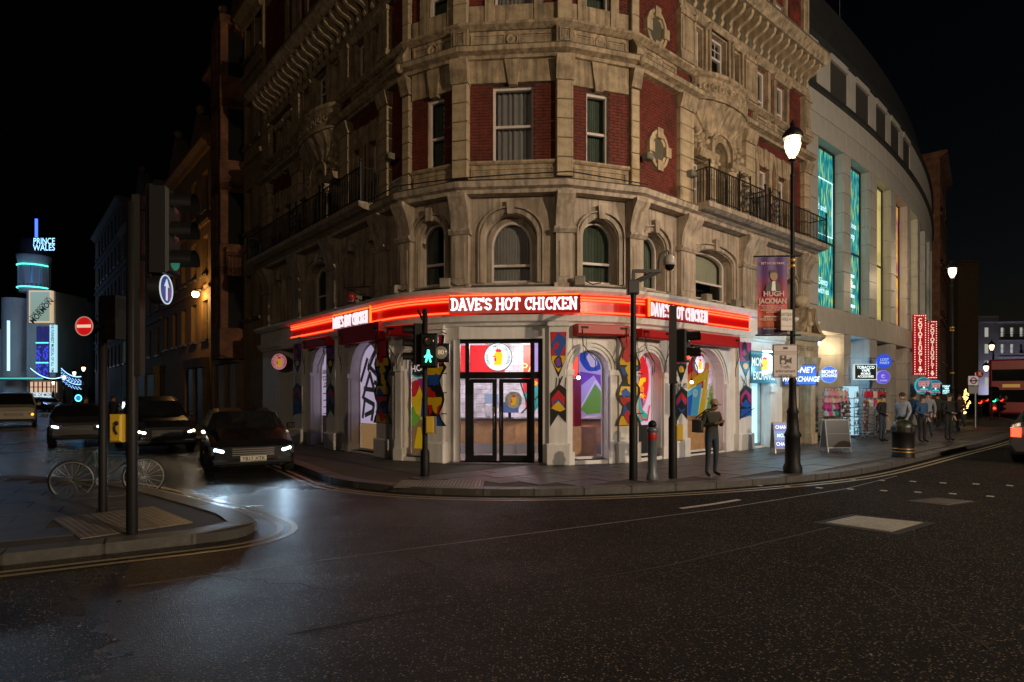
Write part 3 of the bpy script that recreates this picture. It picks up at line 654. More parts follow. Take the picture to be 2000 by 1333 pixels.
def venetian(fac, uA, uB):
    w = uB-uA; c = (uA+uB)/2; s = w/6
    ops = [[uA+.12, uA+s*1.45, 6.95, 8.35, 0, .4], [c-s*.75, c+s*.75, 6.95, 9.05, s*.75, .4], [uB-s*1.45, uB-.12, 6.95, 8.35, 0, .4]]
    wall(MB(), uA, uB, 6.9, Z2, ops, 0, 0, -.04).build('wall', stone, CB, fac.M)
    for o in ops: sash(CB, fac, o[0], o[1], o[2], o[3], .25, o[4], 0, False)
    g = MB(); ring(g, ops[1][0], ops[1][1], 8.45, ops[1][3], ops[1][4], .16, -.16, -.041); ring(g, ops[1][0]-.18, ops[1][1]+.18, 8.45, ops[1][3]+.18, ops[1][4], .06, -.22, -.041)
    for k in range(9):                         # carved leaf work in the spandrels
        for sg in (-1,1):
            x = c+sg*(s*1.15+.09*k); zz = 8.75+.1*((k*7)%5)
            g.ball((x,-.07,zz), .075+.02*(k%3), 8)
    g.build('carved_arch', stone, CB, fac.M)
    g = MB()
    for x in (uA+s*1.7, c-s*.98, c+s*.98, uB-s*1.7):
        g.lathe([(.11,6.95),(.11,7.1),(.085,7.16),(.08,8.05),(.09,8.12),(.13,8.2),(.14,8.28)], (x,-.16,0), 12); g.box(x-.15,x+.15,-.3,-.04,8.28,8.36)
    g.build('column', stone2, CB, fac.M)
    g = MB(); g.prof([(0,8.36),(-.26,8.36),(-.3,8.42),(-.34,8.55),(0,8.58)], uA+.05, c-s*.8); g.prof([(0,8.36),(-.26,8.36),(-.3,8.42),(-.34,8.55),(0,8.58)], c+s*.8, uB-.05); g.build('entablature', stone, CB, fac.M)
    g = MB(); n = 18; R = w*.5                  # shell hood
    rows = []
    for t in range(7):
        q = t/6; rr = .42+.58*sin(q*pi/2); out = .10+.38*(1-cos(q*pi/2)); zz = 9.12+.78*q
        rows.append([(c-R*rr*cos(pi*i/n), -.04-out*sin(pi*i/n)-(.03 if i%2 else 0), zz) for i in range(n+1)])
    g.add([p for r in rows for p in r], [(t*(n+1)+i, t*(n+1)+i+1, (t+1)*(n+1)+i+1, (t+1)*(n+1)+i) for t in range(6) for i in range(n)])
    g.add(rows[-1]+[(c,-.04,9.9)], [(i,i+1,n+1) for i in range(n)])
    g.build('shell_hood', stone, CB, fac.M)
    g = MB(); pts = [(c-R*.98*cos(pi*i/n), -.04-.5*sin(pi*i/n)) for i in range(n+1)]   # bowed balcony front with rings
    g.sweep(pts, [(-.08,9.92),(.04,9.92),(.08,9.98),(0,10.02),(0,10.52),(.08,10.56),(.08,10.66),(-.08,10.68)])
    pr = resample(pts, .26)
    for p, q in zip(pr, pr[1:]):
        m = (p+q)/2; dg = math.degrees(atan2(q.y-p.y, q.x-p.x)); M = Matrix.Translation((m.x,m.y,10.27)) @ Matrix.Rotation(radians(dg),4,'Z') @ Matrix.Rotation(pi/2,4,'X')
        g.lathe([(.06,0),(.06,.05),(.11,.06),(.13,.0)], (0,0,0), 10, 0, M); g.ball((0,0,.02),.03,6,0,M)
    g.build('bowed_balcony', stone, CB, fac.M)
    ops = [[uA+.16, uA+s*1.2, 10.95, 12.05, 0, .3], [c-s*.95, c+s*.95, 10.8, 12.15, 0, .3], [uB-s*1.2, uB-.16, 10.95, 12.05, 0, .3]]
    wall(MB(), uA, uB, 10.76, ZT, ops, 0, 0, -.05).build('wall', stone, CB, fac.M)
    for o in ops: sash(CB, fac, o[0], o[1], o[2], o[3], .15, 0, 2, False, True)
    g = MB()
    for o in ops:
        for x in (o[0]-.14, o[1]+.04): g.box(x, x+.1, -.13, -.05, 10.8, 12.2)
        g.prof([(-.05,o[3]+.05),(-.14,o[3]+.05),(-.2,o[3]+.16),(-.05,o[3]+.2)], o[0]-.18, o[1]+.18)
    g.build('window_surround', stone, CB, fac.M)
venetian(FR, uA, uB)
def flank(fac, o, up=False):
    g = MB(); g.box(o[0]-.2,o[0]-.02,-.09,.04,o[2]-.1,o[3]+.05); g.box(o[1]+.02,o[1]+.2,-.09,.04,o[2]-.1,o[3]+.05)
    g.box(o[0]-.24,o[1]+.24,-.14,.04,o[2]-.24,o[2]-.1)
    if up: g.prof([(.0,o[3]+.05),(-.12,o[3]+.05),(-.2,o[3]+.22),(0,o[3]+.26)], o[0]-.24, o[1]+.24)
    else:
        n = 7                                  # gauged voussoirs
        for i in range(n):
            x0 = o[0]-.2+(o[1]-o[0]+.4)*i/n; x1 = x0+(o[1]-o[0]+.4)/n-.012; m = (o[0]+o[1])/2
            g.prism([(x0,o[3]+.05),(x1,o[3]+.05),(x1+(x1-m)*.35,o[3]+.62),(x0+(x0-m)*.35,o[3]+.62)][::-1], -.1-(.04 if i==n//2 else .01*(i%2)), .03)
    g.build('window_surround', stone, CB, fac.M)
for i, o in enumerate(ob): flank(FR, o, i > 1)
panelled(CB, FR, .2, FR.u(1318), 10.14, 10.58, -.06, None, True, 'frieze_panel'); panelled(CB, FR, FR.u(1467), UE-.5, 10.14, 10.58, -.06, None, False, 'frieze_panel')
# left-hand front, a mirror rhythm in deep shade
obl = brick_front(FL, UW, 0, [(727,739,282,402,1),(695,706,300,420,1),(735,753,55,166,0),(700,716,85,196,0),(560,568,405,470),(541,549,412,480),(566,574,235,318),(548,556,255,335)], holes=[(vA,vB,6.9,Z2),(vA,vB,10.76,ZT)])
for i, o in enumerate(obl): flank(FL, o, i in (2,3,6,7))
for x0, x1, n in ((750,766,6),(673,689,6),(578,592,6),(520,533,6)):
    blocks(CB, FL, FL.u(x0), FL.u(x1), 6.95, 9.5, n, -.16, dep=.2); a, b = FL.u(x0), FL.u(x1)
    MB().prof([(.0,9.5),(-.18,9.5),(-.22,9.62),(-.28,9.84),(0,9.84)], a-.04, b+.04).build('capital', stone, CB, FL.M)
    g = MB(); g.box(a,b,-.16,.02,10.78,12.0); g.box(a-.04,b+.04,-.2,.02,12.0,12.12); g.box(a-.05,b+.05,-.22,.02,10.77,10.95); g.build('pilaster', stone, CB, FL.M)
venetian(FL, vA, vB)
panelled(CB, FL, FL.u(690), -.2, 10.14, 10.58, -.06, None, True, 'frieze_panel'); panelled(CB, FL, UW+.2, FL.u(592), 10.14, 10.58, -.06, None, False, 'frieze_panel')
# frieze, bracketed main cornice and attic on both fronts
brk = [(.0,12.5),(-.10,12.5),(-.16,12.6),(-.12,12.72),(-.2,12.8),(-.42,12.86),(-.56,12.98),(-.58,13.12),(.0,13.12)]
bme = MB().prof(brk, -.062, .062).mesh('cornice_bracket', stone2)
for f, a, b in ((FR, FR.u(1322), UE), (FL, UW, FL.u(790))):
    MB().prof([(.02,12.2),(-.1,12.2),(-.14,12.28),(-.08,12.34),(-.08,12.5),(.02,12.5)], a, b).build('frieze', stone, CB, f.M)
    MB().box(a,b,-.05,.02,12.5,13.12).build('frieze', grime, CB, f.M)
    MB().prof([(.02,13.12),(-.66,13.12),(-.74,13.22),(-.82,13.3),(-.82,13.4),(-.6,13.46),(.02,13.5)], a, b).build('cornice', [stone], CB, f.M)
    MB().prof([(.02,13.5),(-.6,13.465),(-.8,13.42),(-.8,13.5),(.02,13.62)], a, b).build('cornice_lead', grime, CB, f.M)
    n = int((b-a)/.44)
    for i in range(n): link(bme, 'cornice_bracket', CB, f.at(a+(b-a)*(i+.5)/n, -.002, 0))
af = brick_front(FR, FR.u(1322), UE, [(1477,1493,-10,42,2,False),(1513,1529,8,76,2,False),(1400,1420,-70,0,2,False)], z0=13.5, z1=17)
g = MB()
for o in af: g.box(o[0]-.22,o[0]-.02,-.06,.04,o[2]-.1,17); g.box(o[1]+.02,o[1]+.22,-.06,.04,o[2]-.1,17)
g.box(UE-.42,UE,-.1,.04,13.5,17); g.box(FR.u(1322),FR.u(1322)+.4,-.1,.04,13.5,17); g.build('attic_pier', stone, CB, FR.M)
al = brick_front(FL, UW, FL.u(790), [(640,650,-30,30,2,False),(590,598,40,95,2,False),(566,573,60,120,2,False)], z0=13.5, z1=17)
g = MB()
for o in al: g.box(o[0]-.3,o[0]-.02,-.06,.04,13.6,17); g.box(o[1]+.02,o[1]+.3,-.06,.04,13.6,17)
g.build('attic_pier', stone, CB, FL.M)
for f, L in ((FC,LC),(FR1,LR),(FL1,LL)): MB().box(0,L,0,.3,ZT,17).build('attic_wall', redbrick, CB, f.M)
for f, u0, u1 in ((FR,0,FR.u(1322)),(FL,FL.u(790),0)): MB().box(u0,u1,0.001,.3,ZT,17).build('attic_wall', redbrick, CB, f.M)
g = MB(); g.box(UE-.001,UE,0,9,0,17); g.build('side_wall', brownbrick, CB, FR.M)
# balconies: a railing of bars with scrolled panels
def railing(fac, a, b, z0, z1, yo, panels):
    g = MB(); g.box(a,b,-yo-.012,-yo+.012,z1-.03,z1); g.box(a,b,-yo-.01,-yo+.01,z0+.08,z0+.1)
    n = int((b-a)/.11)
    for i in range(n+1):
        u = a+(b-a)*i/n
        if any(abs(u-q) < .3 for q in panels): continue
        g.box(u-.009,u+.009,-yo-.009,-yo+.009,z0,z1-.03)
        if i % 2: g.ball((u,-yo,z1-.22),.022,6)
    for e in (a, b):
        g.box(e-.02,e+.02,-yo-.02,-yo+.02,z0,z1+.12); g.ball((e,-yo,z1+.16),.045,8)
        g.box(e-.01,e+.01,-yo,0,z1-.03,z1); 
        for k in range(int(yo/.1)): g.box(e-.008,e+.008,-k*.1-.05,-k*.1-.034,z0,z1-.03)
    for q in panels:
        for e in (q-.3,q+.3): g.box(e-.015,e+.015,-yo-.02,-yo+.02,z0,z1+.18); g.ball((e,-yo,z1+.2),.03,6)
        for r, dx, dz in ((.13,-.14,.22),(.13,.14,.22),(.13,-.14,.55),(.13,.14,.55),(.09,0,.39),(.09,0,.75),(.06,-.14,.8),(.06,.14,.8)):
            pts = [(q+dx+r*(1-k*.035)*cos(k*.62), -yo-.012, z0+dz+r*(1-k*.035)*sin(k*.62)) for k in range(17)]
            g.tube(pts, .013, 5)
        for k in range(7): g.tube([(q+.27*cos(pi*(k+j)/7)*1.0, -yo-.01, z1-.02+.24*sin(pi*(k+j)/7)) for j in (0,1)], .012, 5)
    return g.build('balcony_railing', iron, CB, fac.M)
uq = FR.u(1349)
MB().prof([(.1,Z1+.10),(-.62,Z1+.14),(-.78,Z1+.2),(-.78,Z1+.33),(.1,Z1+.345)], FR.u(1335), UE-.05).build('balcony_slab', stucco, CB, FR.M)
railing(FR, FR.u(1340), FR.u(1447)+.1, Z1+.34, Z1+1.28, .72, [FR.u(1410)]); railing(FR, FR.u(1447)+.35, UE-.1, Z1+.34, Z1+1.22, .72, [FR.u(1470)])
MB().prof([(.1,Z1+.10),(-.62,Z1+.14),(-.78,Z1+.2),(-.78,Z1+.33),(.1,Z1+.345)], UW+.05, FL.u(752)).build('balcony_slab', stucco, CB, FL.M)
railing(FL, FL.u(673)+.1, FL.u(752), Z1+.34, Z1+1.25, .72, []); railing(FL, UW+.1, FL.u(673)-.15, Z1+.34, Z1+1.25, .72, [FL.u(614)])
# floodlight fittings, cable and street name plate on the front
def wall_lamp(fac, px, py, lab):
    u, z = fac.u(px), fac.z(px, py); t = thing('floodlight', lab, 'floodlight', fac.at(u,-.05,z))
    MB().box(-.03,.03,-.12,.05,-.02,.02).build('arm', iron, t); MB().bev(-.12,.12,-.30,-.12,-.08,.08,.03).build('housing', mat('flood_housing',(.16,.15,.13),.5), t)
wall_lamp(FR, 1250, 312, 'small unlit floodlight beside the lower round window'); wall_lamp(FR, 1336, 345, 'small unlit floodlight on stone pier above the balcony'); wall_lamp(FL, 778, 312, 'small unlit floodlight on dark brick over street name plate')
wall_lamp(FR, 1462, 395, 'small unlit floodlight over the balcony right of the scroll panel')
cab = [FL.xy(-2.2,-.56), (L2[0]-.2,L2[1]-.5), (L1[0]-.1,L1[1]-.53), (.0,14.1), (R1[0]+.1,R1[1]-.54), (R2[0]+.25,R2[1]-.5)]
MB().tube([(x,y,Z1+.34+.05*sin(i*2.1)) for i,(x,y) in enumerate(cab)], .016, 6).build('cable', rubber, CB, Matrix())
t = thing('street_name_sign', 'small white street name plate on dark brick at the building corner', 'street sign', FL.at(FL.u(778), -.02, FL.z(778,366)))
MB().bev(-.42,.42,-.02,.02,-.22,.22,.008).build('plate', flat(.6,.57,.52), t)
g = MB(); text(g,'RUPERT',.13,0,.1,-.0235,bold=.02,depth=0); text(g,'STREET W1',.12,0,-.09,-.0235,bold=.02); g.build('lettering', flat(.03,.03,.03), t)
# ------------------------------------------------------------------ ground floor of the corner building
YG = -.12
def gop(fac, x0, x1, yt, yb, rise=None, dep=.3):
    a, b = fac.u(x0, YG), fac.u(x1, YG); return [a, b, max(fac.z((x0+x1)/2, yb, YG), .16), fac.z((x0+x1)/2, yt, YG), rise if rise is not None else (b-a)/2, dep]
ZF = 3.5
UD = FR.u(1466)                             # right end of the restaurant
A_door = [FC.u(886,YG), FC.u(1060,YG), .15, FC.z(970,662,YG), 0, .32]
A_r1 = gop(FR1,1117,1188,684,899); A_r2 = gop(FR,1243,1291,688,893); A_r3 = gop(FR,1336,1413,681,891)
A_l1 = gop(FL1,788,829,690,893); A_l2 = gop(FL,686,742,668,884); A_l3 = gop(FL,612,651,679,876)
A_l4 = [FL.u(546,YG), FL.u(580,YG), .14, FL.z(563,668,YG), 0, .9]
def extend(fac, u, sgn): return u
wall(MB(), -.06, LC+.06, .0, ZF, [A_door], y=YG).build('arcade_wall', white, CB, FC.M)
wall(MB(), -.02, LR+.03, .0, ZF, [A_r1], y=YG).build('arcade_wall', white, CB, FR1.M)
wall(MB(), -.03, LL+.02, .0, ZF, [A_l1], y=YG).build('arcade_wall', white, CB, FL1.M)
A_m1 = [FR.u(1459,YG), FR.u(1494,YG), .16, FR.z(1475,690,YG), 0, .35]; A_m2 = [FR.u(1534,YG)+.0, FR.u(1558,YG), .14, FR.z(1545,735,YG), 0, .6]
wall(MB(), -.03, UE, .0, ZF+.4, [A_r2, A_r3, A_m1, [UE-1.72,UE-.78,.1,3.0,0,.5]], y=YG).build('arcade_wall', white, CB, FR.M)
wall(MB(), UW, .03, .0, ZF, [A_l2, A_l3, A_l4], y=YG).build('arcade_wall', white, CB, FL.M)
for fac, o in ((FR1,A_r1),(FR,A_r2),(FR,A_r3),(FL1,A_l1),(FL,A_l2),(FL,A_l3)):
    g = MB(); t = o[3]-o[4]
    for w, i, yy in ((.07,.0,.03),(.05,.075,.055),(.035,.13,.03),(.04,.17,.07)): ring(g, o[0]-i, o[1]+i, t, o[3]+i, o[4]+i, w, YG-yy, YG-.001)
    for x in (o[0]-.11, o[1]+.11):            # impost and slim pier below it
        g.box(x-.12,x+.12,YG-.12,YG+.02,t-.13,t); g.box(x-.09,x+.09,YG-.085,YG-.001,.15,t-.131); g.box(x-.14,x+.14,YG-.11,YG-.001,.1,.42)
    g.build('archivolt', white, CB, fac.M)
    f = MB(); w = .04                           # window: dark slim frame, glass
    ring(f, o[0]+w, o[1]-w, o[2], o[3]-w, o[4]-w, w, .14, .2); f.box(o[0]+w,o[1]-w,.13,.2,o[2],o[2]+.06)
    o['x'] if False else None
    wd = f.build('shop_window', white, CB, fac.M)
    ap = [(o[0]+w,o[2])]+[((o[0]+o[1])/2-(o[1]-o[0]-2*w)/2*cos(pi*i/16), t+(o[4]-w)*sin(pi*i/16)) for i in range(17)]+[(o[1]-w,o[2])]
    MB().sheet(ap[::-1], .17).build('pane', clear, wd, fac.M)
    g = MB(); g.box(o[0]-.02,o[1]+.02,YG-.06,YG+.3,.05,o[2]); g.build('stall_riser', white, CB, fac.M)
# fascia and cornice follow a rounded line
def rounded(pts, r=.9, n=6):
    out = [Vector(pts[0])]
    for a, b, c in zip(pts, pts[1:], pts[2:]):
        a, b, c = Vector(a), Vector(b), Vector(c); p = b+(a-b).normalized()*min(r,(a-b).length*.45); q = b+(c-b).normalized()*min(r,(c-b).length*.45)
        out += [p*(1-t)**2+b*2*t*(1-t)+q*t*t for t in [i/n for i in range(n+1)]]
    return out+[Vector(pts[-1])]
FP = rounded([FL.xy(UW-.0,-.1), FL.xy(0,-.12), FC.xy(0,-.12), FC.xy(LC,-.12), FR.xy(0,-.12), FR.xy(UE,-.1)])
FPt = [(p.x,p.y) for p in resample(FP, .12)]
MB().sweep([(p.x,p.y) for p in FP], [(-.1,3.42),(.10,3.44),(.12,3.5),(.20,3.54),(.22,3.62),(.24,3.68),(.10,3.70),(.10,4.15),(.26,4.155),(.36,4.24),(.38,4.31),(-.1,4.36)]).build('fascia', white, CB, Matrix())
def sub(x0, x1): return [p for p in FPt if x0 <= CX+F*p[0]/p[1] <= x1]
NS = thing('neon_sign', 'long red neon fascia sign wrapping the corner with white slab lettering', 'neon sign', place(0,14.4,3.7))
npan = mat('red_acrylic', (.35,.004,.004), .3, emit=(1,.01,.005), es=.07)
for a, b in ((578,1457),):
    MB().sweep(sub(a,b), [(.105,3.705),(.125,3.705),(.125,4.145),(.105,4.145)]).build('back_panel', npan, NS, Matrix())
    for z in (3.755, 4.035, 4.105):
        MB().tube([(p[0],p[1],z) for p in [(Vector(p)+Vector((sn[1],-sn[0]))*.17) for p, sn in [(q, (Vector(FPt[min(FPt.index(q)+1,len(FPt)-1)])-Vector(FPt[max(FPt.index(q)-1,0)])).normalized()) for q in sub(a,b)]]], .021, 6).build('neon_tube', neonred, NS, Matrix())
def letter_panel(fac, x0, x1, y, zc, hh, pb, sf=True):
    a, b = fac.u(x0, y), fac.u(x1, y); c = (a+b)/2
    g = MB(); g.box(a-.02,b+.02,y,y+.14,3.71,4.145); g.build('letter_backing', npan, NS, fac.M)
    q = MB(); q.tube([(a,y-.03,4.135),(b,y-.03,4.135)], .014, 6); q.build('neon_tube', neonorange, NS, fac.M)
    g = MB(); slab(g, "DAVE'S HOT CHICKEN", hh, c, zc-hh/2, y-.012, (b-a)*.97, th=pb, serif=sf); g.build('lettering', neonwhite if sf else emis('lit_small_letters',(1,.86,.9),1.05), NS, fac.M)
letter_panel(FC, 878, 1132, -.40, 3.925, .275, .16)
letter_panel(FR, 1268, 1382, -.36, 3.91, .33, .085, False)
letter_panel(FL, 651, 721, -.36, 3.91, .33, .08, False)
for fac, px in ((FR,1266.5),(FL,725)):
    u = fac.u(px,-.36); MB().tube([(u,-.38,3.72),(u,-.38,4.18)], .03, 6).build('neon_tube', neonorange, NS, fac.M)
# central doorway
o = A_door; D = thing('shop_door', 'black framed glazed double door of the restaurant under a wide transom', 'door', FC.at((o[0]+o[1])/2, 0, .14))
a, b, zt = o[0], o[1], o[3]; y0, y1 = .06, .16
def du(px): return FC.u(px, .1)
zb = FC.z(970,735,.1); fr = MB()
fr.box(a,a+.12,y0,y1,.14,zt); fr.box(b-.12,b,y0,y1,.14,zt); fr.box(a+.12,b-.12,y0,y1,zt-.09,zt); fr.box(a+.12,b-.12,y0,y1,zb-.06,zb+.1)
for px in (913,1040): u = du(px); fr.box(u-.05,u+.05,y0-.002,y1,.14,zt-.09)
fr.build('door_frame', black, D, FC.M)
for x0, x1 in ((917,970),(975,1037)):
    c0, c1 = du(x0), du(x1); g = MB(); w = .1
    g.box(c0,c0+w,y0,y1,.16,zb-.07); g.box(c1-w,c1,y0,y1,.16,zb-.07); g.box(c0+w,c1-w,y0,y1,zb-.17,zb-.07); g.box(c0+w,c1-w,y0,y1,.16,.3)
    d = g.build('door_leaf', black, D, FC.M)
    MB().sheet([(c0+w,.3),(c1-w,.3),(c1-w,zb-.17),(c0+w,zb-.17)],.11).build('pane', clear, d, FC.M)
    h = c1-.05 if x0 < 950 else c0+.05; q = MB(); q.tube([(h,y0-.01,.95),(h,y0-.06,.97),(h,y0-.06,1.45),(h,y0-.01,1.47)], .014, 6); q.build('handle', chrome, d, FC.M)
MB().sheet([(a+.12,zb+.1),(b-.12,zb+.1),(b-.12,zt-.09),(a+.12,zt-.09)],.11).build('pane', clear, D, FC.M)
for x0, x1 in ((a+.12,du(913)-.05),(du(1040)+.05,b-.12)): MB().sheet([(x0,.16),(x1,.16),(x1,zb-.06),(x0,zb-.06)],.112).build('pane', clear, D, FC.M)
MB().box(a-.1,b+.1,YG-.25,.3,.10,.15).build('doorstep', kerbmat, D, FC.M)
# ---- flat prints
def blob(cx, cz, rx, rz, seed=0, amp=.15, n=22, ph=0):
    r = random.Random(seed); p = [r.uniform(0,6.3) for _ in range(3)]
    return [(cx+rx*(1+amp*sin(2*t+p[0])+amp*.6*sin(3*t+p[1]))*cos(t+ph), cz+rz*(1+amp*sin(2*t+p[2])+amp*.6*sin(3*t+p[0]))*sin(t+ph)) for t in [2*pi*i/n for i in range(n)]]
def seg(a, b, w):
    a, b = Vector(a), Vector(b); d = (b-a).normalized(); n = Vector((-d.y,d.x))*w/2; return [tuple(a+n-d*w*.2), tuple(a-n-d*w*.2), tuple(b-n+d*w*.2), tuple(b+n+d*w*.2)]
def clip(poly, a, b, c, d):
    for ax, lim, keep in ((0,a,1),(0,b,-1),(1,c,1),(1,d,-1)):
        out = []
        for i, p in enumerate(poly):
            q = poly[i-1]; ip = (p[ax]-lim)*keep >= 0; iq = (q[ax]-lim)*keep >= 0
            if ip != iq:
                t = (lim-q[ax])/(p[ax]-q[ax]); out.append((q[0]+t*(p[0]-q[0]), q[1]+t*(p[1]-q[1])))
            if ip: out.append(p)
        poly = out
        if not poly: break
    return poly
PAL = {'r':(.58,.015,.02),'y':(.82,.52,.01),'b':(.015,.09,.45),'k':(.012,.012,.012),'w':(.75,.73,.72),'t':(.02,.32,.28),'p':(.70,.20,.42),'o':(.80,.22,.03),'g':(.16,.40,.04),'v':(.20,.06,.42),'m':(.42,.02,.2),'c':(.08,.45,.62),'l':(.55,.46,.66),'n':(.30,.17,.07)}  # lilac entry: white ground with lavender light put into its colour
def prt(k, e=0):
    c = PAL[k]; return mat('print_'+k, c, .5) if not e else mat(f'glowing_print_{k}_{int(e*100)}', c, .4, emit=c, es=e)  # emission puts the room's light into the print colours, on walls too
def decal(parent, M, name, items, y, e=0, lim=None, step=.0012):
    ks = sorted({i[0] for i in items}); g = MB()
    for j, (k, poly) in enumerate(items):
        if lim: poly = clip(poly, *lim)
        if len(poly) < 3: continue
        s = sum(poly[i-1][0]*poly[i][1]-poly[i][0]*poly[i-1][1] for i in range(len(poly)))
        g.sheet(poly if s > 0 else poly[::-1], y-j*step, ks.index(k))
    return g.build(name, [prt(k, e) for k in ks], parent, M)
def mural(fac, x0, x1, ytop, v):
    a, b = fac.u(x0,YG), fac.u(x1,YG); w = b-a; c = (a+b)/2; top = fac.z((x0+x1)/2, ytop, YG); y = YG-.12; z0 = 1.02
    g = MB(); g.box(a-.03,b+.03,y,YG+.02,.1,top+.12); g.bev(a-.1,b+.1,y-.07,YG+.02,.1,.62,.03); g.box(a-.07,b+.07,y-.05,YG+.02,top+.12,top+.22); pl = g.build('pilaster', white, CB, fac.M)
    I = []; R = random.Random(v); pal = [('r','b','y','v'),('r','k','b','y'),('k','y','r','b'),('m','k','b','y'),('r','b','k','y')][v % 5]
    t1 = top-.02; t2 = top-.62; t3 = top-.98; 
    I += [('k',[(a,t1),(b,t1),(b-.02,t3+.3),(c,t3-.12),(a+.02,t3+.3)]), (pal[0],[(a+.015,t1),(b-.015,t1),(b-.03,t2),(a+.03,t2)])]
    I += [(pal[1], blob(c+.02*R.uniform(-1,1), t1-.3, w*.36, .24, v*3+1, .3)), (pal[0], blob(c-w*.12, t1-.33, w*.16, .09, v*3+2, .2)), (pal[2],[(a+.03,t2+.03),(b-.03,t2+.03),(b-.03,t3+.28),(c,t3),(a+.03,t3+.28)]), ('k', blob(c, t2-.12, w*.28, .13, v+5, .12)), (pal[3], blob(c, t2-.12, w*.2, .10, v+5, .12))]
    m = (t3+z0)/2+.25
    for k in range(5): I.append(('k', seg((a+w*R.random(), t3-.05-R.random()*.1), (a+w*R.random(), m-R.random()*.2), .02)))
    I += [('k',[(a,m-.1),(c+.05*R.uniform(-1,1),m+.12),(b,m),(b,z0+.1),(c,z0+.3),(a,z0)]), (pal[0],[(a+.03,m-.22),(c,m-.02),(b-.03,m-.2),(b-.05,z0+.5),(a+.04,z0+.45)]), (pal[1], blob(c, m-.38, w*.3, .16, v+9, .3)), (pal[2],[(a+.02,z0+.44),(c,z0+.62),(b-.02,z0+.42),(c+.04,z0+.36)])]
    if v % 2: I += [(pal[2],[(a+.02,z0+.05),(b-.03,z0+.14),(b-.06,z0+.36),(a+.05,z0+.32)]), ('k', seg((a,z0+.05),(b+.12,z0+.35),.03))]
    if v in (1, 2):                          # a wavy black outlined column instead of the pointed shield
        ed = [(z0+(t1-z0)*i/14, .5+.16*sin(i*1.35+v)) for i in range(15)]
        shp = lambda k: [(c-w*q*k*(1.0 if i % 4 else 1.12), z) for i, (z, q) in enumerate(ed)]+[(c+w*q*k*(1.12 if i % 3 == 0 else .96), z) for i, (z, q) in reversed(list(enumerate(ed)))]
        I = [('k', shp(1.12))]; inn = shp(.86); ks = 'rybrykbyrr'
        for i in range(9):
            a_, b_ = z0+(t1-z0)*i/9+.02, z0+(t1-z0)*(i+1)/9+.05*sin(i*2); I.append((ks[(i+v)%10], clip(inn, a-.2, b+.2, a_, min(b_, t1-.02)) or [(a,a_),(b,a_),(c,a_+.01)]))
        for i in range(6): I.append(((pal+('y','r'))[i%6], blob(c+w*.2*sin(i*2.3), z0+.2+(t1-z0-.4)*i/6, w*.24, .13, i+v*7, .35)))
        for i in range(5): I.append(('k', seg((c+w*.5, z0+.3+i*.5), (c+w*.5+.16, z0+.3+i*.5+.12*sin(i*3)), .022)))
        decal(pl, fac.M, 'mural', [i_ for i_ in I if len(i_[1]) > 2], YG-.127); return
    decal(pl, fac.M, 'mural', I, y-.003)
for fac, x0, x1, yt, v in ((FC,1075,1106,648,0),(FR1,1207,1239,656,1),(FR,1311,1334,668,4),(FR,1437,1460,668,3),(FL1,838,868,655,2),(FL,744,767,660,1),(FL,645,661,664,4),(FL,580,596,668,3)): mural(fac, x0, x1, yt, v)
def awning(fac, x0, x1, yt, yb):
    a, b = fac.u(x0,-.4), fac.u(x1,-.4); xm = (x0+x1)/2; z0, z1 = fac.z(xm,yb,-.4), fac.z(xm,yt,-.4)
    t = thing('awning_cassette', {1128:'closed red awning cassette over the open arch right of the door',1250:'closed red awning cassette over the narrow arch with graffiti oval',1336:'longest closed red awning cassette, over the pink mural arch',757:'closed red awning cassette behind the green man signal',664:'closed red awning cassette over the black graffiti arch',594:'closed red awning cassette over the handwriting arch'}[x0], 'awning', fac.at((a+b)/2,-.2,z0), 'closed red awning cassettes on the white arcade')
    g = MB(); L = (b-a)/2; h = z1-z0
    g.prof([(.1,0),(-.22,-.01),(-.26,.03),(-.26,h-.03),(-.2,h),(.1,h)], -L, L); g.build('cassette', redpaint, t)
    q = MB(); 
    for s in (-1,1): q.box(s*(L-.16)-.09,s*(L-.16)+.09,-.275,-.262,h*.55,h*.55+.05)
    q.build('bracket', black, t)
    for s in (-1,1):
        x = s*(L-.1); q = MB(); q.tube([(x,-.27,h*.5),(x,-.3,-.25),(x-s*.3,-.34,-.62),(x-s*.3,-.34,-.85)], .012, 5); q.build('crank_arm', iron, t)
        q = MB(); q.tube([(x-s*.08,-.25,0)]+[(x-s*.08+.03*sin(k),-.25,-.12*k) for k in range(1,6)]+[(x,-.25,-.1)], .006, 4); q.build('chain', iron, t)
awning(FR1,1128,1228,634,655); awning(FR,1250,1308,645,662); awning(FR,1336,1442,652,675); awning(FL1,757,826,634,655); awning(FL,664,743,634,668); awning(FL,594,640,660,678)
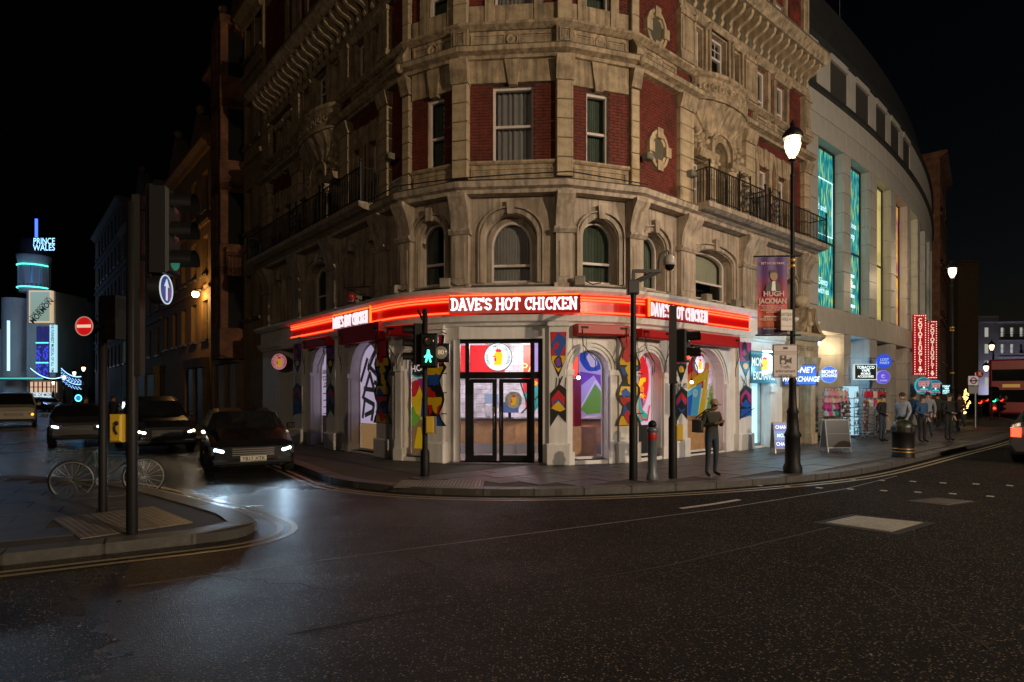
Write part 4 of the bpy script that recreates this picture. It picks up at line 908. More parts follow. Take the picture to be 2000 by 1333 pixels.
# ---- round restaurant signs (plain bird-head stand-in on a white disc)
def ringtext(g, s, r, h, y, a0, a1, mi):
    n = len(s)
    for i, ch in enumerate(s):
        a = radians(a0+(a1-a0)*i/(n-1))
        if ch != ' ': text(g, ch, h, r*cos(a), r*sin(a), y, mi, rot=a-pi/2, bold=.03)
def round_sign(M, r, label, lit=.9, base=(.85,.93,1), ink=(.05,.16,.22), group='round restaurant signs', rim=(.12,.3,.36)):
    t = thing('round_sign', label, 'sign', M, group); k = f'{int(lit*100)}_{int(base[1]*100)}'
    Mx = Matrix.Rotation(pi/2,4,'X')
    MB().lathe([(r,-.03),(r,.03),(r*.95,.035)], (0,0,0), 36, 0, Mx).build('rim', mat(f'sign_rim_{int(rim[0]*100)}', rim, .4), t)
    g = MB(); g.sheet([(r*.95*cos(2*pi*i/36), r*.95*sin(2*pi*i/36)) for i in range(36)], -.036); g.build('face', mat('sign_face_'+k, base, .3, emit=base, es=lit), t)
    g = MB(); ringtext(g, "DAVE'S HOT CHICKEN", r*.77, r*.2, -.040, 212, -32, 0); g.build('lettering', mat('sign_ink_'+k, ink, .5, emit=ink, es=lit*.5), t)
    def em(n, c, poly, y): MB().sheet(poly, y).build(n, mat(f'sign_{n}_'+k, c, .4, emit=c, es=lit), t)
    em('emblem', (.95,.60,.02), [(x*r,z*r) for x, z in [(-.30,-.56),(.26,-.56),(.30,-.2),(.34,.10),(.26,.32),(.08,.42),(-.10,.40),(-.24,.28),(-.28,.06),(-.24,-.2)]], -.041)
    em('comb', (.75,.03,.04), [(x*r,z*r) for x, z in [(-.14,.36),(.20,.34),(.30,.50),(.18,.48),(.16,.64),(.06,.52),(-.02,.68),(-.08,.52),(-.20,.58)]], -.0425)
    em('beak', (.85,.22,.02), [(x*r,z*r) for x, z in [(-.50,.02),(-.18,.14),(-.14,-.06)]], -.0435)
    em('wattle', (.75,.03,.04), [(x*r,z*r) for x, z in [(-.26,-.06),(-.12,-.06),(-.12,-.26),(-.20,-.32),(-.27,-.24)]], -.0435)
    return t
def fat(fac, px, py, y): return fac.at(fac.u(px,y), y, fac.z(px,py,y))
round_sign(fat(FC,973,698,.02), .345, 'large lit white round sign hung in the transom over the double door', 1.0)
round_sign(fat(FC,1003,782,.04), .21, 'dull grey round sticker sign on the right door leaf', .12, (.45,.40,.38))
p = fat(FR,1365,712,.45); round_sign(p, .27, 'lit round sign hanging inside the pink mural arch', .9, (1,.8,.95))
def blade(px, py, Y, r, deg, label, **k):
    q = at(px, py, Y); return round_sign(place(q.x,q.y,q.z,deg), r, label, **k)
blade(1492, 711, FR.Y(1480)-.35, .355, 2, 'bright lit round sign jutting out in front of the money exchange', lit=1.1)
blade(546, 707, FL.Y(550)-.5, .31, -8, 'dim red round sign jutting out over the dark side doorway', lit=.35, base=(.9,.35,.38), ink=(.25,.02,.05), rim=(.4,.03,.05))
# ---- interior of the restaurant
floorm = mat('tiled_floor', (.32,.27,.23), .35, var=.2); wallw = brick('white_wall_tile', (.74,.74,.76), (.68,.68,.71), (.42,.42,.44), .3, .15); woodm = mat('pale_wood', (.55,.33,.16), .5, var=.25, vscale=6)
IN = [FL.xy(-6.7,.32), FL.xy(-.1,.32), FC.xy(0,.32), FC.xy(LC,.32), FR.xy(0.1,.32), FR.xy(UD-.3,.32), FR.xy(UD-.3,4.2), FC.xy(4.2,5.2), FC.xy(-2.2,5.2), FL.xy(-6.7,4.2)]
MB().extr(IN, .05, .135).build('shop_floor', floorm, CB, Matrix()); MB().extr(IN, 3.5, 3.6).build('shop_ceiling', mat('shop_ceiling',(.35,.34,.36),.8), CB, Matrix())
g = MB(); 
for p, q in zip(IN[5:], IN[6:]): g.add([(p[0],p[1],.1),(q[0],q[1],.1),(q[0],q[1],3.5),(p[0],p[1],3.5)], [(3,2,1,0)])
g.build('shop_wall', wallw, CB, Matrix())
t = thing('serving_counter', 'pale wooden serving counter with tread-plate kick board behind the door', 'counter', FC.at(1.2,2.2,.135))
MB().box(-1.7,2.6,0,.6,.28,.92).build('front', woodm, t); MB().box(-1.75,2.65,-.06,.7,.92,.98).build('top', mat('counter_top',(.05,.05,.055),.25), t)
MB().box(-1.7,2.6,-.012,.1,.0,.28).build('kick_plate', mat('tread_plate',(.5,.5,.52),.3,.9,bump=.8,bscale=40), t)
def iprop(name, label, cat, M, parts):
    t = thing(name, label, cat, M)
    for n, m, f in parts: g = MB(); f(g); g.build(n, m, t)
    return t
iprop('till', 'black point of sale screen on the serving counter', 'till', FC.at(.95,2.5,1.115), [('screen', mat('till_screen',(.02,.02,.03),.2,emit=(.12,.2,.5),es=.5), lambda g: g.box(-.26,.26,-.02,.02,.16,.46)), ('stand', black, lambda g: (g.box(-.04,.04,.021,.06,0,.3), g.box(-.12,.12,-.06,.1,0,.02)))])
iprop('drinks_machine', 'steel drinks machine on the right of the counter', 'drinks machine', FC.at(2.05,2.6,1.115), [('body', steel, lambda g: (g.bev(-.2,.2,-.15,.2,.0,.5,.02), g.box(-.2,.2,-.22,-.15,0,.04))), ('tap', black, lambda g: [g.tube([(x,-.15,.34),(x,-.22,.34),(x,-.22,.24)],.014,6) for x in (-.1,0,.1)])])
iprop('paper_towel_box', 'white dispenser box on the left of the counter', 'dispenser', FC.at(.35,2.5,1.115), [('case', white, lambda g: (g.bev(-.1,.1,-.08,.1,0,.4,.015), g.box(-.06,.06,-.09,-.08,.06,.1)))])
bw = MB(); 
b_ = Fac(FC.xy(0,4.6), FC.deg)
MB().box(-2.2,4.2,0,.1,.13,3.5).build('back_wall', wallw, CB, b_.M)
MB().box(-1.6,.62,-.12,-.02,2.35,3.35).build('red_menu_panel', mat('red_menu',(.6,.01,.015),.4,emit=(1,.02,.02),es=.28), CB, b_.M)
MB().box(1.22,4.1,-.12,-.02,2.35,3.35).build('red_menu_panel', mat('orange_menu',(.7,.05,.02),.4,emit=(1,.10,.04),es=.4), CB, b_.M)
g = MB(); text(g, 'PAPER', .30, 1.72, 2.62, -.125, align='CENTER'); g.build('menu_lettering', mat('menu_text',(.9,.5,.2),.4,emit=(1,.6,.25),es=.6), CB, b_.M)
MB().box(.0,.42,-.10,-.02,1.5,1.8).build('menu_screen', mat('menu_scr',(.02,.02,.02),.2,emit=(.5,.6,.9),es=.5), CB, b_.M)
decal(CB, b_.M, 'wall_mural', [('r',[(1.15,2.3),(1.75,2.3),(1.6,1.7),(1.3,1.3)]),('t',[(1.2,1.8),(1.7,2.1),(1.75,1.5),(1.45,1.1)]),('y',blob(1.5,2.15,.14,.1,3)),('k',seg((1.1,2.2),(1.5,1.0),.04)),('k',seg((1.15,1.2),(1.7,1.75),.04))], -.02)
for i, (fac, u, y) in enumerate(((FC,.5,1.4),(FC,2.0,1.4),(FC,1.2,3.4),(FR,1.6,1.6),(FR,4.2,2.0),(FL,-2.4,1.7),(FL,-5.0,1.7))):
    t = thing('ceiling_strip_light', ['lit ceiling strip light over the left of the counter','lit ceiling strip light over the right of the counter','lit ceiling strip light above the back wall','lit ceiling strip light behind the graffiti oval arch','lit ceiling strip light behind the pink mural arch','lit ceiling strip light behind the black graffiti arch','lit ceiling strip light behind the handwriting arch'][i], 'light', fac.at(u,y,3.44), 'strip lights on the restaurant ceiling')
    MB().box(-.62,.62,-.07,.07,.02,.06).build('housing', white, t); MB().tube([(-.6,0,0),(.6,0,0)], .022, 8).build('tube', emis('tube_white',(1,.95,.98),14), t)
    glow('strip_glow', fac.at(u,y,3.25).translation, 75 if i < 3 else 42, (1,.9,.93) if i < 3 else (1,.78,.92), .25, t)
# open arch right of the door: violet lit room beyond
o = A_r1; t = o[3]-o[4]
f = FR1
MB().box(-.35,.62,1.3,1.36,2.25,3.4).build('lit_wall_panel', mat('violet_glow_panel',(.6,.5,.75),.4,emit=(.62,.42,1),es=.55), CB, f.M)  # violet room light is put into this pale panel's colour and emission
MB().box(.5,1.0,1.2,1.29,.14,2.2).build('red_wall_panel', mat('red_panel',(.4,.015,.02),.4), CB, f.M)
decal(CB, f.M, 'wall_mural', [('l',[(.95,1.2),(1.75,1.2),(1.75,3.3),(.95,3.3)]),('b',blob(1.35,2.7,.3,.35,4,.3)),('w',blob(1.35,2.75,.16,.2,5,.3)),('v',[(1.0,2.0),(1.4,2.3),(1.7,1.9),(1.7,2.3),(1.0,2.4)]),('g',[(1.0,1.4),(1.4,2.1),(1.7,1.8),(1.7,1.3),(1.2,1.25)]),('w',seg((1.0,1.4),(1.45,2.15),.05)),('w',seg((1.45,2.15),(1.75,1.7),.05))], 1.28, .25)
MB().box(.0,1.3,.9,1.4,.14,.95).build('side_counter', woodm, CB, f.M)
glow('violet_light', f.at(1.5,.35,2.1).translation, 10, (.25,.2,1), .1, CB)
def pendant(fac, u, y, z, lab, col):
    t = thing('pendant_bulb', lab, 'lamp', fac.at(u,y,z)); MB().ball((0,0,0),.05,10).build('bulb', emis('bulb_'+str(int(col[0]*100)),col,9), t); MB().tube([(0,0,.05),(0,0,3.5-z)],.006,5).build('cord', black, t); MB().lathe([(.03,.04),(.03,.10),(.008,.12)],(0,0,0),8).build('socket', black, t)
pendant(FR1, FR1.u(1130,.5), .5, FR1.z(1130,738,.5), 'bluish pendant bulb in the open arch right of the door', (.5,.55,1)); pendant(FR, FR.u(1351,.6), .6, FR.z(1351,747,.6), 'pinkish pendant bulb in the pink mural arch', (1,.75,.9))
# window with a graffiti oval
o = A_r2; w = o[1]-o[0]; c = (o[0]+o[1])/2; lm = (o[0]+.05,o[1]-.05,o[2]+.05,o[3]-.05); m = o[3]-.75
I = [('k',[(o[0],o[2]),(o[1],o[2]),(o[1],1.0),(o[0],1.0)]),('l',[(o[0],1.0),(o[1],1.0),(o[1],o[3]),(o[0],o[3])]),('p', blob(c-.06,m,w*.45,.78,1,.05)),('r', blob(c-.06,m,w*.41,.73,1,.05))]
R = random.Random(4)
for k in range(16): I.append((R.choice('oyywbo'), blob(c-.06+R.uniform(-.26,.26), m+R.uniform(-.5,.55), R.uniform(.04,.12), R.uniform(.05,.13), k, .4)))
for k in range(7): I.append((R.choice('yow'), seg((c+R.uniform(-.3,.2), m-R.uniform(.1,.6)), (c+R.uniform(-.25,.25), m-R.uniform(.1,.6)), .04)))
I += [('t',[(c-.4,1.7),(c-.32,2.0),(c-.2,1.85),(c-.05,1.75),(c+.06,1.4),(c+.3,1.25),(c+.3,1.15),(c-.1,1.05),(c-.4,1.35)]),('r',seg((c-.36,1.6),(c-.1,1.4),.05)),('r',seg((c-.1,1.4),(c+.05,1.15),.05)),('r',seg((c+.05,1.15),(c+.26,1.12),.05)),('r',seg((c+.26,1.12),(c+.36,1.5),.05))]
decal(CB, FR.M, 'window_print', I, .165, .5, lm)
MB().box(o[0],o[1],.25,.5,.2,.95).build('bench_back', mat('dark_wood',(.09,.05,.03),.4), CB, FR.M)
# pink mural arch: painted wall a step behind the glass
o = A_r3; a, b = o[0]-.4, o[1]+1.1; y = 1.15; Z = o[3]
g = MB(); g.box(a,b,y,y+.08,.14,3.5); g.build('mural_wall', prt('p', .35), CB, FR.M)  # the wall's emission stands in for light falling on the mural
U = lambda px: FR.u(px, y); V = lambda px, py: FR.z(px, py, y)
def Q(*pts): return [(U(x), V(x,z)) for x, z in pts]
I = [('w',Q((1330,700),(1387,690),(1388,702),(1368,812),(1330,812))),('r',Q((1330,706),(1374,690),(1374,760),(1330,740))),('w',Q((1330,752),(1384,716),(1384,730),(1330,770))),
     ('o',Q((1330,740),(1386,705),(1385,728),(1330,766))),('y',Q((1334,752),(1384,720),(1376,815),(1362,815),(1376,742),(1334,768))),
     ('w',Q((1374,812),(1384,752),(1405,728),(1432,790),(1432,812))),('g',Q((1377,814),(1386,758),(1404,735),(1432,800),(1432,820))),('c',Q((1334,770),(1370,748),(1362,815),(1334,815))),('b',Q((1340,778),(1352,770),(1348,815),(1340,815)))]
R = random.Random(9)
for k in range(26): I.append(('t' if k % 2 else 'y', blob(U(1380+R.random()*34), V(1390, 760+R.random()*52), .05, .035, k, .4, 9)) )
for k in range(3): I.append(('w', [(U(1356)+ (0.12-k*.035)*cos(t), V(1356,768)+(.12-k*.035)*sin(t)) for t in [6.283*i/16 for i in range(16)]])); I.append(('c', [(U(1356)+ (0.10-k*.035)*cos(t), V(1356,768)+(.10-k*.035)*sin(t)) for t in [6.283*i/16 for i in range(16)]]))
I += [('n',Q((1325,812),(1440,812),(1440,900),(1325,900)))]
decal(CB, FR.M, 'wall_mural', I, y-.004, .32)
MB().box(a,b,.5,.95,.14,1.0).build('bench', woodm, CB, FR.M)
# left arches
o = A_l2; lm = (o[0]+.05,o[1]-.05,o[2]+.05,o[3]-.05); R = random.Random(12); w = o[1]-o[0]
I = [('l',[(o[0],.95),(o[1],.95),(o[1],o[3]),(o[0],o[3])]),('n',[(o[0],o[2]),(o[1],o[2]),(o[1],.95),(o[0],.95)])]
gl = [(.10,.30,.35,.62),(.35,.62,.58,.30),(.15,.42,.52,.40),(.1,.05,.18,.30),(.15,.29,.5,.22),(.5,.22,.42,.02),(.3,.66,.62,.95),(.62,.95,.7,.55),(.7,.55,.3,.72),(.52,.5,.85,.42),(.85,.42,.6,.12),(.6,.12,.9,.05),(.2,.08,.5,.14),(.75,.62,.9,.72),(.05,.52,.28,.8)]
for x0, z0, x1, z1 in gl: I.append(('k', seg((o[0]+w*x0, 1.0+(o[3]-1.0)*z0), (o[0]+w*x1, 1.0+(o[3]-1.0)*z1), .135)))
I += [('r',[(o[1]-.24,2.0),(o[1]-.04,2.0),(o[1]-.04,2.75),(o[1]-.24,2.75)]),('b',[(o[1]-.24,2.5),(o[1]-.04,2.5),(o[1]-.04,2.62),(o[1]-.24,2.62)])]
decal(CB, FL.M, 'window_print', I, .165, .6, lm)
o = A_l3; lm = (o[0]+.05,o[1]-.05,o[2]+.05,o[3]-.05)
I = [('l',[(o[0],1.1),(o[1],1.1),(o[1],o[3]),(o[0],o[3])]),('k',[(o[0],o[2]),(o[1],o[2]),(o[1],1.1),(o[0],1.1)])]
for k in range(9): I.append(('v' if k % 2 else 'k', seg((o[0]+.15+.3*(k%2), 1.15+.11*k), (o[1]-.1, 1.22+.11*k), .03)))
decal(CB, FL.M, 'window_print', I, .165, .55, lm)
g = MB(); c = (o[0]+o[1])/2
for i, s in enumerate(('THINK','IT AIN\'T','ABOUT DAVE\'S','\'CONTEND ME','ONE WANT','CHEESIER')): text(g, s, .15, c+.05, o[3]-.35-i*.21, .158, bold=.03, sx=1.1)
g.build('window_lettering', prt('k'), CB, FL.M)
o = A_l1; lm = (o[0]+.05,o[1]-.05,o[2]+.05,o[3]-.05); c = (o[0]+o[1])/2
I = [('w',[(o[0],o[2]),(o[1],o[2]),(o[1],o[3]),(o[0],o[3])]),('y',[(o[0],1.9),(o[1],2.2),(o[1],1.2),(o[0],1.0)]),('r',blob(c-.2,1.95,.16,.22,2)),('b',[(c,1.2),(c+.1,2.2),(o[1],2.1),(o[1],1.3)]),('m',[(c-.1,2.2),(c+.1,1.7),(c+.22,2.2)]),('t',blob(c-.05,2.55,.32,.34,3,.05)),('k',blob(c-.05,2.55,.28,.30,3,.05)),('n',[(o[0],o[2]),(o[1],o[2]),(o[1],1.15),(o[0],1.15)]),('g',blob(c-.2,1.2,.14,.2,7,.3)),('y',[(c-.2,.4),(c+.12,.4),(c+.02,.95),(c-.08,.95)])]
decal(CB, FL1.M, 'window_print', I, .165, .22, lm)
g = MB(); text(g,'EXTRA',.13,c-.05,2.66,.148,bold=.03,rot=.1); text(g,'HOT',.17,c-.05,2.46,.148,bold=.03,rot=.12); g.build('window_lettering', mat('hot_text',(.8,.7,.66),.5,emit=(.9,.75,.7),es=.4), CB, FL1.M)
MB().box(A_l4[0],A_l4[1],.7,.78,.1,A_l4[3]).build('side_door', mat('dark_door',(.02,.018,.018),.4), CB, FL.M)
# security camera dome, ledge clutter above the fascia
for px, py, fac in ((1132,566,FC),(870,565,FC),(775,578,FL),(1378,602,FR),(1435,618,FR),(700,585,FL)):
    t = thing('ledge_box', {1132:'grey junction box on the ledge right of the central arch',870:'grey junction box on the ledge left of the central arch',775:'grey cable box on the ledge above the left neon sign',1378:'pale stone coloured box on the ledge above the right neon sign',1435:'small box on the ledge left of the banner',700:'grey cable box on the ledge over the black graffiti arch'}[px], 'box', fac.at(fac.u(px,-.2),-.24,4.42))
    MB().bev(-.13,.13,-.1,.1,-.06,.16,.02).build('case', mat('weathered_box',(.25,.22,.18),.7,var=.4), t); MB().tube([(.13,0,.05),(.3,.05,-.02),(.5,.02,.0)],.015,5).build('cable', rubber, t)
t = thing('projecting_lamp', 'unlit reddish globe lamp on a long raised arm over the left neon sign', 'lamp', FL.at(FL.u(735),-.3,4.45))
MB().tube([(0,0,.1),(-.3,-.5,.25),(.5,-.9,.75)],.025,6).build('arm', iron, t); MB().ball((-.1,-.4,.0),.14,12).build('globe', mat('red_globe',(.2,.03,.03),.2), t); MB().tube([(-.3,-.5,.25),(.6,-.2,.2)],.02,6).build('strut', iron, t)
# ---- money exchange and stone portal at the right-hand end
ME = thing('exchange_shop_front', 'narrow money exchange shop front with bright cyan lit window', 'shop front', FR.at((A_m1[0]+A_m1[1])/2,0,.14))
a, b, c, d = A_m1[:4]; zs = FR.z(1475,748)
MB().box(a-.05,b+.45,YG-.16,YG+.3,zs-.02,d+.05).build('sign_panel', mat('teal_sign',(.004,.05,.07),.3,emit=(.01,.12,.17),es=.5), ME, FR.M)
g = MB(); text(g,'MONEY',.26,(a+b)/2-.05,zs+.62,YG-.165,bold=.02,sx=.85); text(g,'EXCHANGE',.26,(a+b)/2+.2,zs+.2,YG-.165,bold=.02,sx=.72); g.build('lettering', emis('cool_letters',(.8,1,1),1.2), ME, FR.M)
MB().sheet([(a,.16),(b,.16),(b,zs),(a,zs)], .12).build('pane', mat('frosted_lit',(.5,.8,.9),.2,emit=(.42,.83,1),es=.95), ME, FR.M)
f = MB(); f.box(a,a+.06,.02,.1,.16,zs); f.box(b-.06,b,.02,.1,.16,zs); f.box(a,b,.02,.1,.14,.25); f.build('frame', steel, ME, FR.M)
for z0, z1 in ((1.75,2.75),(.75,1.35)):
    po = MB().box(a+.1,a+.62,.09,.115,z0,z1).build('poster', mat('poster_blue',(.03,.14,.3),.4,emit=(.1,.35,.55),es=.35), ME, FR.M)
    decal(po, FR.M, 'print', [(R.choice('wwbc'), blob(a+.36+R.uniform(-.14,.14), z0+(z1-z0)*R.uniform(.15,.6), .08, .06, i+int(z0*9), .4, 9)) for i in range(14)]+[('w',[(a+.15,z1-.2),(a+.55,z1-.2),(a+.55,z1-.12),(a+.15,z1-.12)])], .086, .3)
g = MB(); g.box(b+.0,b+.3,YG-.18,YG+.02,.12,zs-.02); g.box(b-.05,b+.36,YG-.24,YG+.02,zs-.3,zs-.1); g.box(b-.04,b+.34,YG-.22,YG+.02,.12,.5); g.build('column', white, ME, FR.M)
q = MB(); q.tube([(a+.1,YG-.45,d+.02),(b+.2,YG-.45,d+.02)],.02,6); q.build('strip_lamp', emis('cool_tube',(.5,.9,1),10), ME, FR.M)
glow('cool_shop_light', FR.at(b-.2,-.9,2.6).translation, 34, (.35,.8,1), .15, ME)
glow('cool_shop_light', FR.at(UE-1.3,-1.0,2.3).translation, 22, (.35,.75,1), .15, ME)
PT = thing('stone_portal', 'carved stone doorway numbered 40 with broken pediment and ball finial', 'doorway', FR.at(UE-1.25,-.1,.12))
u = -.02; g = MB(); zt = FR.z(1572,725); P = -.4
for x in (-.62,.62): g.box(x-.18,x+.18,P,.35,0,zt-.3); g.box(x-.23,x+.23,P-.05,.35,0,.35); g.prof([(.3,zt-.3),(P,zt-.3),(P-.12,zt-.1),(P-.2,zt+.3),(.3,zt+.3)],x-.17,x+.17)
g.build('jamb', stone2, PT)
g = MB(); g.box(-.8,.8,P,.35,zt+.3,zt+.85); g.prof([(.3,zt+.85),(P-.1,zt+.85),(P-.28,zt+.98),(P-.28,zt+1.08),(.3,zt+1.1)],-.95,.95); g.box(-.44,.44,P+.2,.3,zt-.45,zt+.3); g.build('entablature', stone2, PT)
g = MB(); text(g,'JUDGES HOUSE',.16,0,zt+.58,P-.004,depth=.01,sx=.85); g.build('carved_lettering', grime, PT)
g = MB(); text(g,'40',.26,.12,zt-.14,P+.195,bold=.03,sp=1.3); g.build('number', black, PT)
for s in (-1,1):
    g = MB(); pts = [(s*(.9-.62*sin(t*.5*pi)), zt+1.1+.82*(1-cos(t*.5*pi))**.8) for t in [i/8 for i in range(9)]]; pts2 = [(s*(.66-.45*sin(t*.5*pi)), zt+1.1+.60*(1-cos(t*.5*pi))**.8) for t in [i/8 for i in range(9)]]
    for i in range(8):
        q = [pts[i],pts[i+1],pts2[i+1],pts2[i]]; g.prism(q if s < 0 else q[::-1], P-.25, .25)
    g.build('pediment_scroll', stone, PT)
g = MB(); g.prism([(-.16,zt+1.1),(.16,zt+1.1),(.2,zt+1.7),(-.2,zt+1.7)][::-1],P-.15,.2); g.ball((0,P-.16,zt+1.4),.12,10); g.box(-.3,.3,P-.1,.25,zt+1.7,zt+1.8); g.lathe([(.2,zt+1.8),(.12,zt+1.9),(.14,zt+1.95)],(0,P+.15,0),12); g.build('cartouche', stone2, PT)
MB().ball((0,P+.15,zt+2.18),.25,16).build('ball_finial', stone2, PT)
MB().box(-.44,.44,.2,.28,0,zt-.45).build('door', mat('dark_door2',(.02,.018,.02),.4), PT)
# ------------------------------------------------------------------ curved modern building on the right
MO = thing('modern_building', 'curved pale stone modern building with deep tall lit windows', 'building', place(14,26,0))
panm = mat('stone_cladding', (.40,.385,.36), .5, var=.16, vscale=.8, streak=.16, bump=.08, bscale=30)
panm2 = mat('stone_cladding_warm', (.40,.37,.33), .5, var=.16, vscale=.9, streak=.14)
jointm = mat('cladding_joint', (.03,.028,.026), .8); slate = mat('slate', (.02,.021,.023), .6, var=.4, vscale=3); bronze = mat('bronze_frame', (.02,.019,.018), .35, .5)
def smp(px, d=0):
    k = (px-CX)/F
    for i in range(900):
        q = mp(i*.05, d)
        if q[0]/q[1] >= k: return i*.05
    return 44
def mfac(s, d=0): return Fac(mp(s,d), SA[max(0,min(int(s/.05),899))])
def mpz(px, py, d=0): return H+(HY-py)/F*mp(smp(px,d),d)[1]
SE = 33.0
def mband(z0, z1, out, inn, m, name, kind=None):
    P = [mp(s*.75) for s in range(int(SE/.75)+1)]
    return MB().sweep(P, [(-inn,z0),(out,z0),(out,z1),(-inn,z1)]).build(name, m, MO, Matrix(), kind)
zW0, zW1, zC, zA = mpz(1600,597), mpz(1600,268), 12.98, 14.75
ZG = 4.15
bays = [(smp(1598),smp(1648)),(smp(1662),smp(1698)),(smp(1713),smp(1740)),(smp(1750),smp(1772))]
sp_ = (bays[3][0]-bays[0][0])/3; wd_ = sum(b-a for a,b in bays)/4
while bays[-1][0]+sp_+wd_ < SE: bays.append((bays[-1][0]+sp_, bays[-1][0]+sp_+wd_))
MB().sweep([mp(s*.75,-.06) for s in range(int(SE/.75)+1)], [(0,zW1),(0,zA)], closed=False).build('wall_core', jointm, MO, Matrix())
MB().sweep([mp(s*.75,-.06) for s in range(int(SE/.75)+1)], [(0,ZG),(0,zW0)], closed=False).build('wall_core', jointm, MO, Matrix())
_pm = {}
def pane_l(s0, s1, z0, z1, d=0, m=None, name='panel'):
    w, h = round(s1-s0,2), round(z1-z0,2); k = (w,h,m)
    if k not in _pm: _pm[k] = MB().bev(-w/2+.011,w/2-.011,0,.07,-h/2+.011,h/2-.011,.006).mesh('panel', m or panm)
    f = mfac((s0+s1)/2, d); link(_pm[k], name, MO, f.M @ Matrix.Translation((0,-.0,(z0+z1)/2)))
def rows(z0, z1, h):
    n = max(1, round((z1-z0)/h)); return [(z0+(z1-z0)*i/n, z0+(z1-z0)*(i+1)/n) for i in range(n)]
edges = [0]+[v for b in bays for v in b]+[SE]
piers = [(edges[i],edges[i+1]) for i in range(0,len(edges),2)]
for i, (a, b) in enumerate(piers):
    if b-a < .2: continue
    for z0, z1 in rows(zW0, zW1, .74):
        if i < 8: pane_l(a, b, z0, z1)
    for z0, z1 in rows(.12, ZG, .82):
        if i < 8: pane_l(a, b, z0, z1, .0, panm2)
    if i >= 8: 
        f = mfac((a+b)/2); MB().box(-(b-a)/2,(b-a)/2,0,.07,.12,zW1).build('pier', panm, MO, f.M)
xs = [SE*i/26 for i in range(27)]
for a, b in zip(xs, xs[1:]):
    for z0, z1 in rows(zW1, zC-.06, .74): pane_l(a, b, z0, z1)
    for z0, z1 in rows(ZG, zW0, .62): pane_l(a, b, z0, z1, 0, panm2)
DEP = .42
for i, (a, b) in enumerate(bays):          # deep reveals made of stone courses, dark bronze window
    f = mfac((a+b)/2); w = (b-a)/2; g = MB()
    for z0, z1 in rows(zW0, zW1, .74):
        for s in (-1,1): g.box(min(s*w,s*(w+.05)),max(s*w,s*(w+.05)),.075,DEP+.1,z0+.006,z1-.006)
    for z0, z1 in rows(.12, ZG, .82):
        for s in (-1,1): g.box(min(s*w,s*(w+.05)),max(s*w,s*(w+.05)),.075,DEP+1.2,z0+.006,z1-.006)
    g.box(-w,w,.0,DEP,zW0-.04,zW0); g.box(-w,w,.0,DEP,zW1,zW1+.04); g.box(-w,w,.0,DEP+1.2,ZG,ZG+.04)
    g.build('reveal', panm, MO, f.M, kind='stuff')
    f2 = MB(); m = zW0+(zW1-zW0)*.42
    for x in (-w+.03, -w+.42, w-.03): f2.box(x-.03,x+.03,DEP-.08,DEP,zW0,zW1)
    for z in (zW0+.03, m, zW1-.03): f2.box(-w,w,DEP-.085,DEP,z-.035,z+.035)
    wn = f2.build('window', bronze, MO, f.M)
    nm = ['forest_screen','forest_screen','amber_blind','sunset_screen','amber_blind','grey_blind','teal_blind','grey_blind'][min(i,7)]
    if nm not in MATS:
        mm = bpy.data.materials.new(nm); mm.use_nodes = True; t = mm.node_tree; N = t.nodes; bb = N['Principled BSDF']; MATS[nm] = mm
        tc = N.new('ShaderNodeTexCoord'); mpn = N.new('ShaderNodeMapping'); t.links.new(tc.outputs['Object'], mpn.inputs[0]); nz = N.new('ShaderNodeTexNoise'); nz.inputs['Detail'].default_value = 6
        t.links.new(mpn.outputs[0], nz.inputs['Vector']); cr = N.new('ShaderNodeValToRGB'); E = cr.color_ramp.elements
        mpn.inputs['Scale'].default_value = (11,11,1.6) if 'forest' in nm else (.3,.3,.55); nz.inputs['Scale'].default_value = 1.3 if 'forest' in nm else .9
        rp = {'forest_screen':[(.30,(.0,.035,.05)),(.47,(.0,.16,.19)),(.56,(.02,.30,.30)),(.62,(.25,.42,.05)),(.72,(.5,.55,.15))],'amber_blind':[(.3,(.10,.08,.02)),(.5,(.42,.36,.12)),(.7,(.5,.42,.18))],
              'sunset_screen':[(.3,(.03,.02,.09)),(.45,(.30,.10,.10)),(.55,(.6,.32,.05)),(.7,(.10,.08,.2))],'grey_blind':[(.3,(.05,.05,.045)),(.6,(.13,.12,.10))],'teal_blind':[(.3,(.02,.06,.05)),(.6,(.08,.2,.16))]}[nm]
        E[0].position, E[0].color = rp[0][0], (*rp[0][1],1); E[1].position, E[1].color = rp[-1][0], (*rp[-1][1],1)
        for p, c in rp[1:-1]: e = E.new(p); e.color = (*c,1)
        t.links.new(nz.outputs['Fac'], cr.inputs[0]); t.links.new(cr.outputs[0], bb.inputs['Emission Color']); t.links.new(cr.outputs[0], bb.inputs['Base Color']); bb.inputs['Emission Strength'].default_value = 1.05 if i < 2 else .9; bb.inputs['Roughness'].default_value = .25
    sc = MB().sheet([(-w,zW0),(w,zW0),(w,zW1),(-w,zW1)], DEP-.02).build('screen', MATS[nm], wn, f.M)
    g = MB()
    if i == 0:
        g.box(-w+.5,w-.1,DEP-.035,DEP-.03,10.1,10.14); g.box(w-.16,w-.12,DEP-.035,DEP-.03,8.0,10.1); g.box(-w+.5,w-.1,DEP-.035,DEP-.03,7.95,7.99)
        text(g,'zed and',.26,-.1,9.0,DEP-.03); text(g,'Sleep',.28,.2,6.15,DEP-.03); text(g,'with us',.26,.2,5.8,DEP-.03)
    if i == 1: text(g,'conscious',.26,.0,8.9,DEP-.03); text(g,'Sleep',.28,.1,8.45,DEP-.03); [g.box(-.1-.1*(k%2),.45+.1*(k%2),DEP-.035,DEP-.03,6.7-.42*k,6.82-.42*k) for k in range(4)]
    if g.v: g.build('screen_lettering', emis('screen_text',(.55,.9,1),1.6), wn, f.M)
